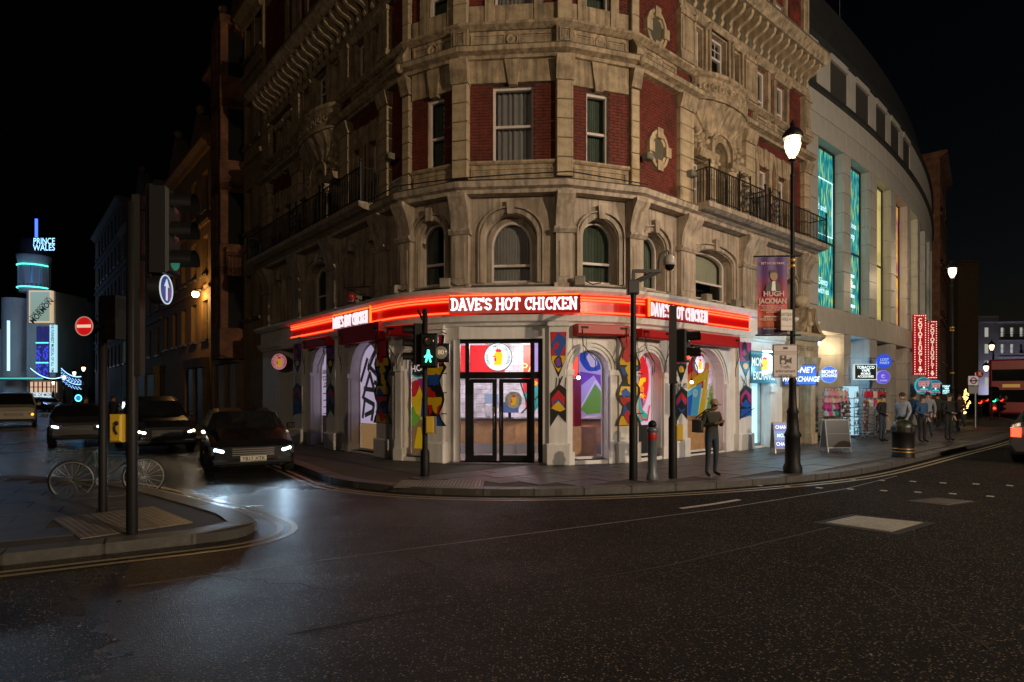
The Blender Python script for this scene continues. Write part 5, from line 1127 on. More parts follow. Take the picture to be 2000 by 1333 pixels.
    if i < 4: glow('window_glow', f.at(0,.1,8.2).translation, [5,4,2.5,1.5][i], [(.15,.8,.85),(.15,.8,.85),(1,.8,.4),(1,.7,.4)][i], .4, MO)
mband(zC-.06, zC+.10, .12, .3, slate, 'dark_cornice_band')  # projecting dark slate band above the panels
# attic storey with square windows, mansard roof
aw = [(smp(1622),smp(1655)),(smp(1672),smp(1698)),(smp(1712),smp(1732)),(smp(1741),smp(1757)),(smp(1765),smp(1778))]; aw = [(-2,-.3),(smp(1580),smp(1597))]+aw
ss = sorted({0.0,SE}|{v for w in aw for v in w if 0 <= v <= SE})
for a, b in zip(ss, ss[1:]):
    isw = any(w[0]-.01 <= a and b <= w[1]+.01 for w in aw); f = mfac((a+b)/2); L = (b-a)/2
    if not isw:
        n = max(1, round((b-a)/1.2))
        for i in range(n): pane_l(a+(b-a)*i/n, a+(b-a)*(i+1)/n, zC+.10, zA, -.02)
    else:
        g = MB()
        for x in (-L,-L/3,L/3,L): g.box(x-.03,x+.03,.2,.28,zC+.1,zA-.25)
        wn = g.build('attic_window', bronze, MO, f.M); MB().sheet([(-L,zC+.1),(L,zC+.1),(L,zA-.2),(-L,zA-.2)], .25).build('pane', mat('dark_glass',(.012,.02,.022),.08), wn, f.M)
        MB().box(-L,L,-.02,.3,zA-.25,zA).build('attic_lintel', panm, MO, f.M)
P = [mp(s*.75) for s in range(int(SE/.75)+1)]
MB().sweep(P, [(.04,zA),(.1,zA+.15),(-.2,zA+.2),(-.55,zA+2.6),(-3,zA+3.3),(-3,zA)]).build('mansard_roof', slate, MO, Matrix())
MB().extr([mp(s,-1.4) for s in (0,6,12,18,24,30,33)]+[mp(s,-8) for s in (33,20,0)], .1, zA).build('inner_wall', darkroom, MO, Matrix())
for s in (7.5,): 
    f = mfac(s); q = MB(); q.tube([(0,1.5,zA+3),(0,1.5,zA+5.2)],.02,5); q.build('mast', steel, MO, f.M)
# shop floor of the modern building: bays
f = mfac(sum(bays[0])/2); w = (bays[0][1]-bays[0][0])/2
TK = thing('takeaway_front', 'amber lit takeaway recess with neon fish sign and white lamp', 'shop front', f.at(0,.6,.12))
MB().box(-w,w,1.2,1.3,.12,ZG).build('back_wall', mat('mustard_wall',(.6,.36,.05),.5), TK, f.M)
g = MB(); text(g,'FISH',.32,-.25,3.75,1.15,bold=.02); text(g,'20',.9,-.2,3.2,1.15); g.build('neon_lettering', emis('neon_white',(.85,.9,1),2.4), TK, f.M)
g = MB(); text(g,'Fish and Chips',.22,.1,2.55,1.15); text(g,'Pizza',.22,-.3,2.3,1.15); g.build('wall_lettering', emis('soft_white',(1,.9,.8),1.2), TK, f.M)
g = MB(); g.ball((w-.35,.85,ZG-.32),.09,10); g.build('lamp_globe', frosted('warm_globe',(1,.85,.6),8), TK, f.M)
glow('takeaway_light', f.at(w-.5,.55,3.6).translation, 30, (1,.76,.42), .12, TK)
f = mfac(sum(bays[1])/2); w = (bays[1][1]-bays[1][0])/2
VP = thing('vape_shop_front', 'blue lit vape shop front with white neon Stop lettering', 'shop front', f.at(0,.6,.12))
MB().box(-w,w,1.2,1.3,.12,ZG).build('back_wall', mat('navy_wall',(.03,.05,.10),.4), VP, f.M); MB().sheet([(-w+.1,.3),(w-.1,.3),(w-.1,2.7),(-w+.1,2.7)],1.19).build('lit_window', mat('blue_shop_lit',(.1,.2,.3),.3,emit=(.25,.6,.95),es=.7), VP, f.M)
g = MB(); text(g,'Stop',.55,.15,3.15,1.1); Mx = f.M @ Matrix.Translation((-w+.25,1.1,3.2)) @ Matrix.Rotation(pi/2,4,'X'); g.build('neon_lettering', emis('neon_ice',(.45,.85,1),2.6), VP, f.M)
g = MB(); g.tube([(.3*cos(t),.3*sin(t),0) for t in [6.283*i/16 for i in range(17)]],.03,5); g.tube([(.12*cos(t),.12*sin(t)+.05,0) for t in [6.283*i/10 for i in range(11)]],.02,5); g.build('neon_emblem', MATS['neon_ice'], VP, Mx)
glow('vape_shop_light', f.at(0,.3,2.9).translation, 36, (.3,.7,1), .15, VP)
for i in range(2, len(bays)):
    f = mfac(sum(bays[i])/2); w = (bays[i][1]-bays[i][0])/2; wn = MB(); [wn.box(x-.03,x+.03,1.0,1.1,.12,ZG) for x in (-w+.04,0,w-.04)]; wn = wn.build('shop_window', bronze, MO, f.M)
    MB().sheet([(-w,.12),(w,.12),(w,ZG),(-w,ZG)], 1.08).build('pane', mat('dark_shop_glass',(.03,.022,.018),.1) if i != 3 else mat('amber_shop_glass',(.2,.06,.02),.2,emit=(1,.22,.03),es=.12), wn, f.M)
# ------------------------------------------------------------------ signs along the right-hand pavement
def panel_sign(name, label, x0, y0, x1, y1, Y, deg, face, lines, ink, group=None, frame=None, arm=None):
    c = at((x0+x1)/2, (y0+y1)/2, Y); w = (x1-x0)/F*Y/2/max(cos(radians(deg)),.3); h = (y1-y0)/F*Y/2
    t = thing(name, label, 'sign', place(c.x,c.y,c.z,deg), group)
    MB().box(-w-.03,w+.03,-.05,.06,-h-.03,h+.03).build('case', frame or black, t); MB().sheet([(-w,-h),(w,-h),(w,h),(-w,h)], -.053).build('face', face, t)
    for s, hh, zz, kw in lines: text(MB(), s, hh*2*h*.9, 0, zz*h, -.056, **kw).build('lettering', ink, t)
    if arm: q = MB(); q.tube([(w,.0,h*.6),(w+arm,.3,h*.6)],.02,6); q.build('arm', black, t)
    return t, w, h
def disc_sign(name, label, px, py, r, Y, face, lines, ink, deg=0, group=None, rimc=(.02,.02,.02)):
    c = at(px, py, Y); R = r/F*Y; t = thing(name, label, 'sign', place(c.x,c.y,c.z,deg), group); Mx = Matrix.Rotation(pi/2,4,'X')
    MB().lathe([(R,-.05),(R,.05),(R*.93,.055)],(0,0,0),28,0,Mx).build('rim', mat('rim_%02x%02x%02x'%tuple(int(255*v) for v in rimc), rimc, .4, emit=rimc, es=.6), t); MB().sheet([(R*.93*cos(2*pi*i/28),R*.93*sin(2*pi*i/28)) for i in range(28)], -.056).build('face', face, t)
    for s, hh, zz, kw in lines: text(MB(), s, hh*R, 0, zz*R, -.059, **kw).build('lettering', ink, t)
    q = MB(); q.tube([(R*.5,.05,0),(R+.25,.5,0)],.02,6); q.build('arm', black, t)
    return t
B = {'bold':.02}
bl = mat('lit_blue',(.01,.08,.4),.4,emit=(.01,.14,.72),es=.75); wl = emis('sign_white',(.9,.97,1),1.5)
tt, w, h = panel_sign('projecting_sign','blue projecting panel reading Money We Exchange beside the stone portal',1531,714,1592,751,FR.Y(1560)-1.2,4,bl,[('MONEY',.34,.48,dict(bold=.025,sx=1.0,shear=.25)),('WE EXCHANGE',.31,-.48,dict(bold=.025,sx=.74,shear=.25))],wl,frame=mat('blue_case',(.01,.04,.2),.4))
Yk = mp(3)[1]-1.0
disc_sign('disc_sign','round blue disc reading Money Exchange over the hat racks',1618,732,16.5,Yk-.7,mat('lit_disc_blue',(.03,.1,.45),.4,emit=(.03,.13,.75),es=.9),[('MONEY',.42,.3,dict(bold=.03,sx=.9)),('EXCHANGE',.36,-.15,dict(bold=.03,sx=.68))],wl,rimc=(.3,.5,.9))
panel_sign('tobacco_sign','white framed black panel reading Tobacco Vape Mobile Accessories',1667,713,1711,741,mp(5)[1]-.9,6,mat('sign_black',(.01,.014,.016),.4),[('TOBACCO',.23,.62,dict(bold=.03,sx=.95)),('VAPE',.22,.18,dict(bold=.03)),('MOBILE',.17,-.25,dict(bold=.03)),('ACCESSORIES',.17,-.64,dict(bold=.03,sx=.92))],emis('tobacco_text',(.85,1,.98),1.5),frame=mat('white_lit_case',(.6,.7,.72),.4,emit=(.7,.95,1),es=.5))
disc_sign('vape_brand_disc','upper round blue disc reading Lost Mary beside the tobacco panel',1726,706,14.5,mp(6.4)[1]-.7,mat('lit_disc_deep',(.01,.04,.4),.4,emit=(.012,.06,.62),es=.8),[('LOST',.36,.2,{}),('MARY',.36,-.25,{})],emis('pale_blue_text',(.6,.8,1),.9),rimc=(.02,.08,.5))
t = disc_sign('vape_brand_disc','lower round violet disc with swirl emblem reading Elfbar',1724,737,13.5,mp(6.4)[1]-.7,mat('lit_disc_violet',(.07,.06,.4),.4,emit=(.09,.07,.6),es=.75),[('ELFBAR',.24,-.5,{})],MATS['pale_blue_text'],rimc=(.25,.2,.8))
g = MB(); R = 13.5/F*(mp(6.4)[1]-.7)
for k in range(3): g.tube([(.16*cos(a)*(.5+.25*k)*2*R,-.06,R*.15+.12*sin(a)*2*R*(.5+.3*k)) for a in [k+j*.5 for j in range(8)]],.012,4)
g.build('emblem', emis('violet_line',(.5,.3,1),1.0), t)
def banner(x0, x1, y0, y1, Y, lab, deg):
    c = at((x0+x1)/2,(y0+y1)/2,Y); w = (x1-x0)/F*Y/2; h = (y1-y0)/F*Y/2; t = thing('vertical_sign', lab, 'sign', place(c.x,c.y,c.z,deg), 'tall red bar signs')
    MB().box(-w,w,-.06,.06,-h,h).build('case', mat('bar_red',(.36,.012,.016),.4,emit=(.5,.008,.012),es=.3), t)
    g = MB(); n = 10
    for i, ch in enumerate('COYOTEUGLY'): text(g, ch, h*2/14.2, 0, h*(.80-i*.155), -.064, bold=.045, sx=.95)
    g.build('lettering', mat('bar_text',(.8,.68,.6),.4,emit=(1,.72,.62),es=.7), t)
    g = MB(); zc = -h*.82
    g.prism([(-.0,zc-.16),(.13,zc+.02),(.06,zc+.02),(.06,zc+.16),(-.06,zc+.16),(-.06,zc+.02),(-.13,zc+.02)],-.066,-.061); g.build('arrow', MATS['bar_text'], t)
    g = MB(); nb = 24
    for i in range(nb+1):
        z = -h*.965+h*1.93*i/nb
        for x in (-w*.86,w*.86): g.ball((x,-.065,z),.028,6)
    for i in range(1,5):
        for z in (-h*.965,h*.965): g.ball((-w*.86+w*1.72*i/5,-.065,z),.028,6)
    g.build('bulb_border', emis('bulb_pink',(1,.6,.5),1.8), t)
    q = MB(); [q.tube([(w,0,z),(w+.5,.3,z)],.025,6) for z in (-h*.8,h*.8)]; q.build('arm', black, t)
s1 = smp(1800)
banner(1783,1808,615,733,mp(s1)[1]-2.6,'nearer tall red vertical sign reading Coyoteugly with bulb border',3); banner(1810,1829,627,740,mp(s1)[1]+1.5,'farther tall red vertical sign reading Coyoteugly, partly behind its twin',3)
cd_ = mat('lit_disc_teal',(.02,.10,.14),.4,emit=(.02,.13,.18),es=.8)
for px, py, r, Y, lab in ((1803,754,16.5,mp(s1)[1]-2.5,'nearer round teal disc reading Coyote Ugly Open til 3am'),(1826,757,14.5,mp(s1)[1]+1.6,'farther round teal disc reading Coyote Ugly Open til 3am')):
    t = disc_sign('bar_disc', lab, px, py, r, Y, cd_, [('COYOTE',.3,.42,dict(bold=.02,sx=.8)),('UGLY',.36,.1,dict(bold=.03)),('OPEN TIL 3AM',.19,-.66,{})], emis('coral_text',(1,.22,.16),1.2), group='round bar signs under the red bar signs', rimc=(.05,.45,.65)); R = r/F*Y; g = MB(); g.prism([(.17*R*(1 if q%2==0 else .42)*sin(q*pi/5), -.2*R+.17*R*(1 if q%2==0 else .42)*cos(q*pi/5)) for q in range(10)],-.062,-.058); g.build('star', wl, t); MB().box(-.45*R,.45*R,-.062,-.058,-.48*R,-.36*R).build('ribbon', emis('ribbon_teal',(.05,.8,.75),.9), t)
panel_sign('corner_shop_sign','small cyan lit panel reading Tobacco Vapes Sandwich Cold Drink',1839,752,1862,771,34,0,mat('sign_black2',(.01,.02,.025),.4,emit=(.03,.12,.15),es=.5),[('TOBACCO',.22,.65,dict(bold=.02,sx=.9)),('VAPES',.22,.2,dict(bold=.02)),('SANDWICH',.2,-.25,dict(bold=.02,sx=.85)),('COLD DRINK',.2,-.68,dict(bold=.02,sx=.75))],emis('cyan_text',(.6,1,1),2))
# ------------------------------------------------------------------ far right: dark blocks and a white building
def facade_block(name, label, p, deg, w, h, m, floors, cols, wm_, z0=3.6, fh=3.4, ww=.9, wh=1.7, cat='building', lit=None, depth=9, cornice=None, grp=None):
    f = Fac(p, deg); t = thing(name, label, cat, f.at(w/2,0,0), grp); ops = []
    for j in range(floors):
        for i in range(cols):
            u = w*(i+.5)/cols; ops.append([u-ww/2,u+ww/2,z0+j*fh,z0+j*fh+wh,0,.25])
    g = wall(MB(), 0, w, 0, h, ops); g.box(0,w,.9,depth,0,h); g.add([(0,0,h),(w,0,h),(w,.9,h),(0,.9,h)],[(0,1,2,3)]); g.add([(0,0,0),(0,0,h),(0,.9,h),(0,.9,0)],[(0,1,2,3)]); g.add([(w,0,0),(w,.9,0),(w,.9,h),(w,0,h)],[(0,1,2,3)])
    g.build('wall', m, t, f.M)
    fm = MB(); fm.box(-ww/2,-ww/2+.06,0,.06,0,wh); fm.box(ww/2-.06,ww/2,0,.06,0,wh); fm.box(-ww/2,ww/2,0,.06,wh/2-.04,wh/2+.04); fm.box(-ww/2,ww/2,0,.06,0,.06); fm.box(-ww/2-.1,ww/2+.1,-.32,0,-.12,0)
    fm = fm.mesh('window', wm_); pm = {}
    for k, o in enumerate(ops):
        M = f.at((o[0]+o[1])/2,.2,o[2]); wn = link(fm, 'window', t, M); pmat = (lit(k) if lit else None) or pane
        if pmat not in pm: pm[pmat] = MB().sheet([(-ww/2,0),(ww/2,0),(ww/2,wh),(-ww/2,wh)], .03).mesh('pane', pmat)
        link(pm[pmat], 'pane', wn, M)
    cm = cornice or m
    MB().prof([(.02,h-.5),(-.12,h-.5),(-.2,h-.3),(-.45,h-.15),(-.45,h),(.02,h+.05)],0,w).build('cornice', cm, t, f.M)
    for j in range(1, floors): zz = z0+j*fh-.75; MB().prof([(.02,zz),(-.1,zz),(-.14,zz+.15),(.02,zz+.2)],0,w).build('string_course', cm, t, f.M)
    return t, f
p = at(1836,770,44); facade_block('terrace_building','tall dark red brick terrace beyond the curved building',(p.x,p.y),52,9,19.5,brownbrick,4,4,bronze,4.2,3.8)
t, f = facade_block('office_block','plain brown slab block seen edge on behind the street lamp',(at(1871,770,78).x,78),6,2.9,19.0,mat('brown_render',(.16,.11,.07),.8,var=.2),0,1,bronze)
vm = mat('white_stucco',(.5,.49,.53),.7,var=.15,vscale=.8); wlit = emis('window_dusk',(.62,.66,.55),.55); wdk = mat('window_dim',(.06,.07,.08),.2)
p = at(1912,770,112); t, f = facade_block('white_building','pale violet lit classical building with rows of glowing windows at street end',(p.x,p.y),-6,13,15.2,vm,4,8,mat('white_frame',(.5,.5,.5),.5),3.2,3.05,.62,1.7,lit=lambda k: wlit if (k*7) % 5 else wdk)
MB().box(-.3,3.2,-.3,.8,0,16.2).build('end_pavilion', vm, t, f.M)
for j in range(4): 
    g = MB(); g.box(.8,1.4,-.33,-.31,3.2+j*3.05,4.9+j*3.05); g.build('pavilion_window', wlit, t, f.M)
g = MB(); g.box(3.6,13,-.7,-.05,11.9,12.0)
for i in range(50): g.box(3.6+i*.19,3.63+i*.19,-.7,-.67,12,12.7)
g.box(3.6,13,-.71,-.66,12.68,12.74); g.build('balcony_railing', iron, t, f.M)
for u in (2,6,10): glow('uplight', f.at(u,-3,2.0).translation, 330, (.72,.70,1), .3, t)
# ------------------------------------------------------------------ left-hand street: neighbours in the dark
def lz(px, py): return FL.z(px, py)
def lseg(name, label, x0, x1, h, m, floors, cols, z0=4.6, fh=3.7, ww=1.0, wh=2.0, out=0, lit=None, wallm=None, grp=None):
    a, b = FL.u(x0), FL.u(x1); return facade_block(name, label, FL.xy(a,-out), FL.deg, b-a, h, m, floors, cols, wallm or mat('dark_window_paint',(.12,.10,.08),.5), z0, fh, ww, wh, lit=lit, grp=grp)+((a,b),)
stone3 = mat('buff_stone', (.30,.22,.13), .75, var=.35, vscale=1.2, streak=.35); ochre = mat('ochre_stone', (.26,.15,.06), .75, var=.3, vscale=1.4, streak=.2)
dkglass = mat('night_glass',(.015,.015,.015),.1)
def gable(t, f, w, h, x, gw, gh, m):
    g = MB(); g.prism([(x-gw/2,h),(x+gw/2,h),(x+gw/2,h+gh*.35),(x,h+gh),(x-gw/2,h+gh*.35)][::-1],.0,.6); g.build('gable', m, t, f.M)
    q = MB(); q.prof([(.0,h-.05),(-.2,h),(-.2,h+.2),(.0,h+.25)],x-gw/2-.1,x+gw/2+.1); q.build('gable_cornice', stone3, t, f.M); g = MB(); g.ball((x,.2,h+gh+.25),.25,8); g.build('finial', stone3, t, f.M)
t, f, (a,b) = lseg('stone_house','narrow buff stone house joined to the left end of the corner building',482,519,17.6,stone3,4,2,4.9,3.6,.8,1.8,.12,lit=lambda k: dkglass)
t, f, (a,b) = lseg('brick_house','tall orange brick house with projecting bay and steep gable',413,481,17.4,brownbrick,4,3,4.6,3.55,1.0,2.1,.0,lit=lambda k: dkglass); w = b-a
g = MB()
for j in range(4):
    z0 = 4.2+j*3.55; bayp = [(w*.62,0),(w*.68,-.95),(w*.93,-.95),(w*.99,0)]
    g.extr(bayp, z0-.9, z0+.4); g.extr(bayp, z0+2.6, z0+3.0); [g.extr([(x-.14,y-.0),(x+.14,y),(x+.14,y+.3),(x-.14,y+.3)], z0+.4, z0+2.6) for x,y in ((w*.69,-.94),(w*.805,-.95),(w*.92,-.94))]
g.build('bay', brownbrick, t, f.M); MB().extr([(w*.63,.0),(w*.69,-.85),(w*.92,-.85),(w*.98,0)], 3.3, 17.2).build('bay_glass', dkglass, t, f.M)
gable(t,f,w,17.4,w*.75,w*.42,3.6,brownbrick); gable(t,f,w,17.4,w*.25,w*.3,2.6,stone3)
amb = mat('amber_room',(.3,.2,.08),.4,emit=(1,.55,.15),es=.06); cyn = mat('cyan_room',(.1,.2,.25),.4,emit=(.35,.7,.9),es=.6)
t, f, (a,b) = lseg('ochre_house','ochre stone house lit by the wall lamp with gabled roof',318,412,14.6,ochre,3,5,4.6,3.3,1.1,2.0,.0,lit=lambda k: amb if k in (2,7) else dkglass); w = b-a; gable(t,f,w,14.6,w*.3,w*.3,2.6,ochre); gable(t,f,w,14.6,w*.75,w*.25,2.2,ochre)
t, f, (a,b) = lseg('dark_house','dark stone house further down the side street with one cyan window',238,317,15.6,stone3,4,6,4.4,3.0,1.0,1.8,.0,lit=lambda k: cyn if k == 0 else dkglass); gable(t,f,b-a,15.6,(b-a)*.5,5,3,stone3)
t, f, (a,b) = lseg('far_house','last dark house of the side street row with lit end windows',186,237,19,mat('grey_stone',(.2,.19,.18),.8,var=.2),5,8,4.4,3.0,1.2,1.8,.0,lit=lambda k: emis('far_window',(.75,.72,.55),.22) if k % 8 == 0 and k > 8 else dkglass)
# shop fronts along the left-hand row
for x0, x1, lab, m in ((430,476,'blank buff shuttered shop front under the brick house',mat('shutter_buff',(.3,.24,.17),.6,var=.2)),(372,408,'dark panelled shop front under the ochre house',mat('shop_dark',(.05,.045,.035),.5)),(275,311,'pale greenish shop front panel beyond the taxi',mat('shop_pale',(.34,.38,.30),.6))):
    a, b = FL.u(x0), FL.u(x1); t = thing('shop_front', lab, 'shop front', FL.at((a+b)/2,-.1,.12)); L = (b-a)/2
    g = MB(); g.box(-L,L,-.12,.1,0,3.0); g.build('shutter', m, t); g = MB(); g.prof([(.1,3.0),(-.25,3.05),(-.32,3.5),(.1,3.55)],-L,L); g.build('fascia', stone3, t); g = MB(); [g.box(x-.12,x+.12,-.2,.1,0,3.0) for x in (-L,0,L)]; g.build('pilaster', stone3, t)
p = at(382,575,FL.Y(392)-.9); t = thing('wall_lamp','bright amber globe lamp on bracket of the ochre house','lamp', Matrix.Translation(p))
MB().ball((0,0,0),.17,14).build('globe', frosted('amber_globe',(1,.72,.32),14), t); q = MB(); q.tube([(0,0,.17),(0,0,.3),(.5,.55,.3)],.03,6); q.build('bracket', iron, t); MB().lathe([(.19,.12),(.12,.2),(.03,.26)],(0,0,0),12).build('cap', iron, t)
glow('lamp_light', p+Vector((-.28,-.28,-.1)), 170, (1,.56,.16), .12, t)
# ------------------------------------------------------------------ theatre at the end of the side street
YT = 85.0; TH = thing('theatre', 'white art deco theatre with blue lit round tower at the end of the side street', 'theatre', place(at(66,770,YT).x, YT+4, 0))
def TX(px, Y=YT): return (px-CX)/F*Y
def TZ(py, Y=YT): return H+(HY-py)/F*Y
conc = mat('cool_concrete',(.42,.46,.48),.7,var=.12,vscale=.5,streak=.15); teal = emis('teal_tube',(.10,.9,.75),2.2); bluel = emis('blue_tube',(.04,.10,1),3.5); icel = emis('ice_tube',(.45,.8,1),1.8); blued = emis('blue_dots',(.05,.07,.9),.9)
cx = TX(67,YT+3); r = (TX(93,YT+3)-TX(40,YT+3))/2
g = MB(); g.lathe([(r*.9,TZ(566)),(r*.9,TZ(552)),(r*.98,TZ(550)),(r*.98,TZ(558))],(cx,YT+3,0),24); g.build('tower_base', conc, TH, Matrix()); g = MB(); g.lathe([(r*.88,TZ(515)),(r*.96,TZ(508)),(r*1.06,TZ(497)),(r*1.08,TZ(492)),(r*.8,TZ(491))],(cx,YT+3,0),28); g.build('tower_cornice', conc, TH, Matrix())
g = MB()
for i in range(12):
    a = 2*pi*i/12; g.box(-.32,.32,-r*.97,-r*.80,TZ(558),TZ(510),0,Matrix.Translation((cx,YT+3,0)) @ Matrix.Rotation(a+.26,4,'Z'))
g.build('tower_pier', conc, TH, Matrix(), kind='stuff'); MB().lathe([(r*.82,TZ(560)),(r*.82,TZ(505))],(cx,YT+3,0),24).build('tower_glass', mat('blue_glass',(.03,.07,.12),.2,emit=(.05,.22,.5),es=.45), TH, Matrix())
MB().lathe([(r*.86,TZ(492)),(r*.86,TZ(462)),(r*.7,TZ(459)),(.01,TZ(458))],(cx,YT+3,0),24).build('tower_drum', mat('drum_dark',(.03,.03,.035),.6), TH, Matrix())
for py in (512,557):
    g = MB(); g.tube([(cx+r*1.0*cos(a),YT+3+r*1.0*sin(a),TZ(py)) for a in [pi+pi*i/16 for i in range(17)]],.10,6); g.build('light_ring', teal, TH, Matrix())
g = MB(); [g.box(cx+r*.9*cos(a)-.1,cx+r*.9*cos(a)+.1,YT+3+r*.9*sin(a)-.1,YT+3+r*.9*sin(a)+.1,TZ(556),TZ(528)) for a in (pi*1.08,pi*1.38,pi*1.62,pi*1.9)]; g.build('light_strip', emis('blue_strip',(.12,.25,1),1.6), TH, Matrix())
MB().tube([(TX(71,YT+1),YT+1,TZ(460)),(TX(71,YT+1),YT+1,TZ(424))],.17,8).build('blue_mast', bluel, TH, Matrix())
g = MB(); text(g,'PRINCE',.88,TX(86,YT-.6),TZ(474),0,bold=.01,sx=.75); text(g,'WALES',.88,TX(86,YT-.6),TZ(486.5),0,bold=.01,sx=.8); text(g,'OF',.3,TX(86,YT-.6),TZ(480),0); g.build('neon_lettering', emis('neon_sky',(.3,.65,1),2.2), TH, Matrix.Translation((0,YT-.6,0)))
g = MB(); g.lathe([((TX(57)-TX(8))/2,0),((TX(57)-TX(8))/2,TZ(578))],(TX(33,YT+3),YT+3,0),24); g.build('round_wing', conc, TH, Matrix())
g = MB(); g.box(TX(52,YT+1.5),TX(108,YT+1.5),YT+1.5,YT+8,0,TZ(566)); g.build('centre_block', conc, TH, Matrix()); MB().box(TX(-30),TX(14),YT+2,YT+9,0,TZ(640)).build('side_wing', conc, TH, Matrix())
for x0, x1 in ((57,67),(70,81)):
    MB().box(TX(x0),TX(x1),YT+1.3,YT+1.48,TZ(735),TZ(636)).build('stair_window', mat('stair_glass',(.03,.03,.05),.2,emit=(.04,.05,.35),es=.35), TH, Matrix())
    g = MB(); R = random.Random(x0)
    for i in range(40): x, z = TX(R.uniform(x0+1,x1-1)), TZ(R.uniform(675,735)); g.box(x-.07,x+.07,YT+1.2,YT+1.29,z-.12,z+.12)
    g.build('blue_light_dots', blued, TH, Matrix(), kind='stuff')
MB().box(TX(57),TX(81),YT+1.15,YT+1.28,TZ(669.5),TZ(667.5)).build('light_strip', teal, TH, Matrix()); MB().box(TX(57),TX(81),YT+1.15,YT+1.28,TZ(709),TZ(707)).build('light_strip', teal, TH, Matrix())
MB().box(TX(24),TX(26.5),YT-.9,YT-.6,TZ(725),TZ(628)).build('light_strip', icel, TH, Matrix())
PO = MB(); 
t = thing('theatre_poster','bulb framed pale green poster reading The Book of Mormon on theatre tower','poster', place(TX(78,YT-1),YT-.8,TZ(601)))
w = (TX(100)-TX(57))/2; h = (TZ(570)-TZ(632))/2
MB().box(-w,w,-.2,.3,-h,h).build('frame', mat('bulb_frame',(.4,.33,.25),.5,emit=(1,.72,.42),es=.6), t); MB().sheet([(-w+.2,-h+.2),(w-.2,-h+.2),(w-.2,h-.2),(-w+.2,h-.2)],-.21).build('sheet', mat('poster_green',(.4,.48,.36),.5,emit=(.45,.58,.42),es=.42), t)
g = MB(); text(g,'THE BOOK OF',.42,-.1,-.2,-.215,rot=.85,bold=.02); text(g,'MORMON',.85,.28,-.65,-.215,rot=.85,bold=.03,sx=.8); g.build('lettering', mat('poster_ink',(.03,.05,.04),.5), t)
t = thing('vertical_sign','tall narrow cyan lit sign beside the theatre windows','sign', place(TX(102.5,YT-.8),YT-.8,TZ(682))); w = (TX(108)-TX(97))/2; h = (TZ(636)-TZ(728))/2
MB().box(-w,w,0,.4,-h,h).build('case', mat('cyan_case',(.5,.7,.75),.4,emit=(.5,.88,1),es=.85), t); g = MB()
text(g,'THE FUNNIEST MUSICAL OF ALL TIME',.42,0,0,-.02,rot=-pi/2,bold=.02,sx=.72); g.build('lettering', mat('sign_ink_dark',(.01,.03,.05),.5), t)
CN = thing('theatre_canopy','flat canopy with teal light edge over the warm theatre entrance','canopy', place(TX(64),YT-2,TZ(741)))
MB().box(TX(12)-TX(64),TX(117)-TX(64),-1,3,-.2,.25).build('slab', mat('canopy_dark',(.05,.05,.05),.5), CN); MB().box(TX(12)-TX(64),TX(117)-TX(64),-1.1,-1.01,-.05,.12).build('light_edge', emis('teal_dim',(.1,.8,.7),.7), CN)
g = MB(); 
for i in range(4): x = TX(47)+(TX(96)-TX(47))*i/4; g.box(x+.15,x+.75,0,.1,TZ(766),TZ(747)); 
MB().box(TX(46),TX(97),YT+1.1,YT+1.4,TZ(767),TZ(746)).build('foyer_glass', emis('warm_foyer',(1,.62,.42),.75), TH, Matrix())
g = MB(); [g.box(TX(46+51*i/6)-.06,TX(46+51*i/6)+.06,YT+1.0,YT+1.09,TZ(767),TZ(746)) for i in range(7)]; g.box(TX(46),TX(97),YT+1.0,YT+1.09,TZ(757),TZ(755.5)); g.build('foyer_frame', bronze, TH, Matrix())
t, w, h = panel_sign('marquee_sign','white lit marquee panel reading The Book of Mormon above theatre doors',54,767,101,780,YT-.5,0,emis('marquee_white',(.75,.92,1),.9),[('THE BOOK OF MORMON',.5,.25,dict(bold=.02,sx=.9))],mat('marquee_ink',(.01,.015,.02),.5))
MB().box(TX(62),TX(101),YT+.9,YT+1.2,0,TZ(781)).build('entrance_doors', emis('warm_doors',(1,.55,.25),.32), TH, Matrix()); g = MB(); [g.box(TX(62+39*i/7)-.12,TX(62+39*i/7)+.12,YT+.75,YT+.89,0,TZ(781)) for i in range(8)]; g.build('door_frame', bronze, TH, Matrix())
glow('theatre_flood', Vector((TX(38),YT-9,5)), 900, (.5,.75,1), .5, TH); glow('theatre_flood', Vector((TX(75),YT-6,TZ(545))), 500, (.25,.45,1), .5, TH)
# blocks behind and beside the theatre
t, f = facade_block('scaffold_block','dark block with faint blue lit floors behind the theatre tower',(TX(30,120),120),0,4.5,33,mat('night_block',(.03,.035,.04),.8),8,2,bronze,4,3.6,1.4,1.0,lit=lambda k: emis('faint_blue',(.05,.16,.3),.35) if k%2 else dkglass)
t, f = facade_block('side_building','dark classical building at the far end of the side street',(TX(112,100),100),4,10,17,mat('night_stone',(.10,.09,.08),.8),4,4,bronze,4.6,3.2,.9,1.7,lit=lambda k: dkglass)
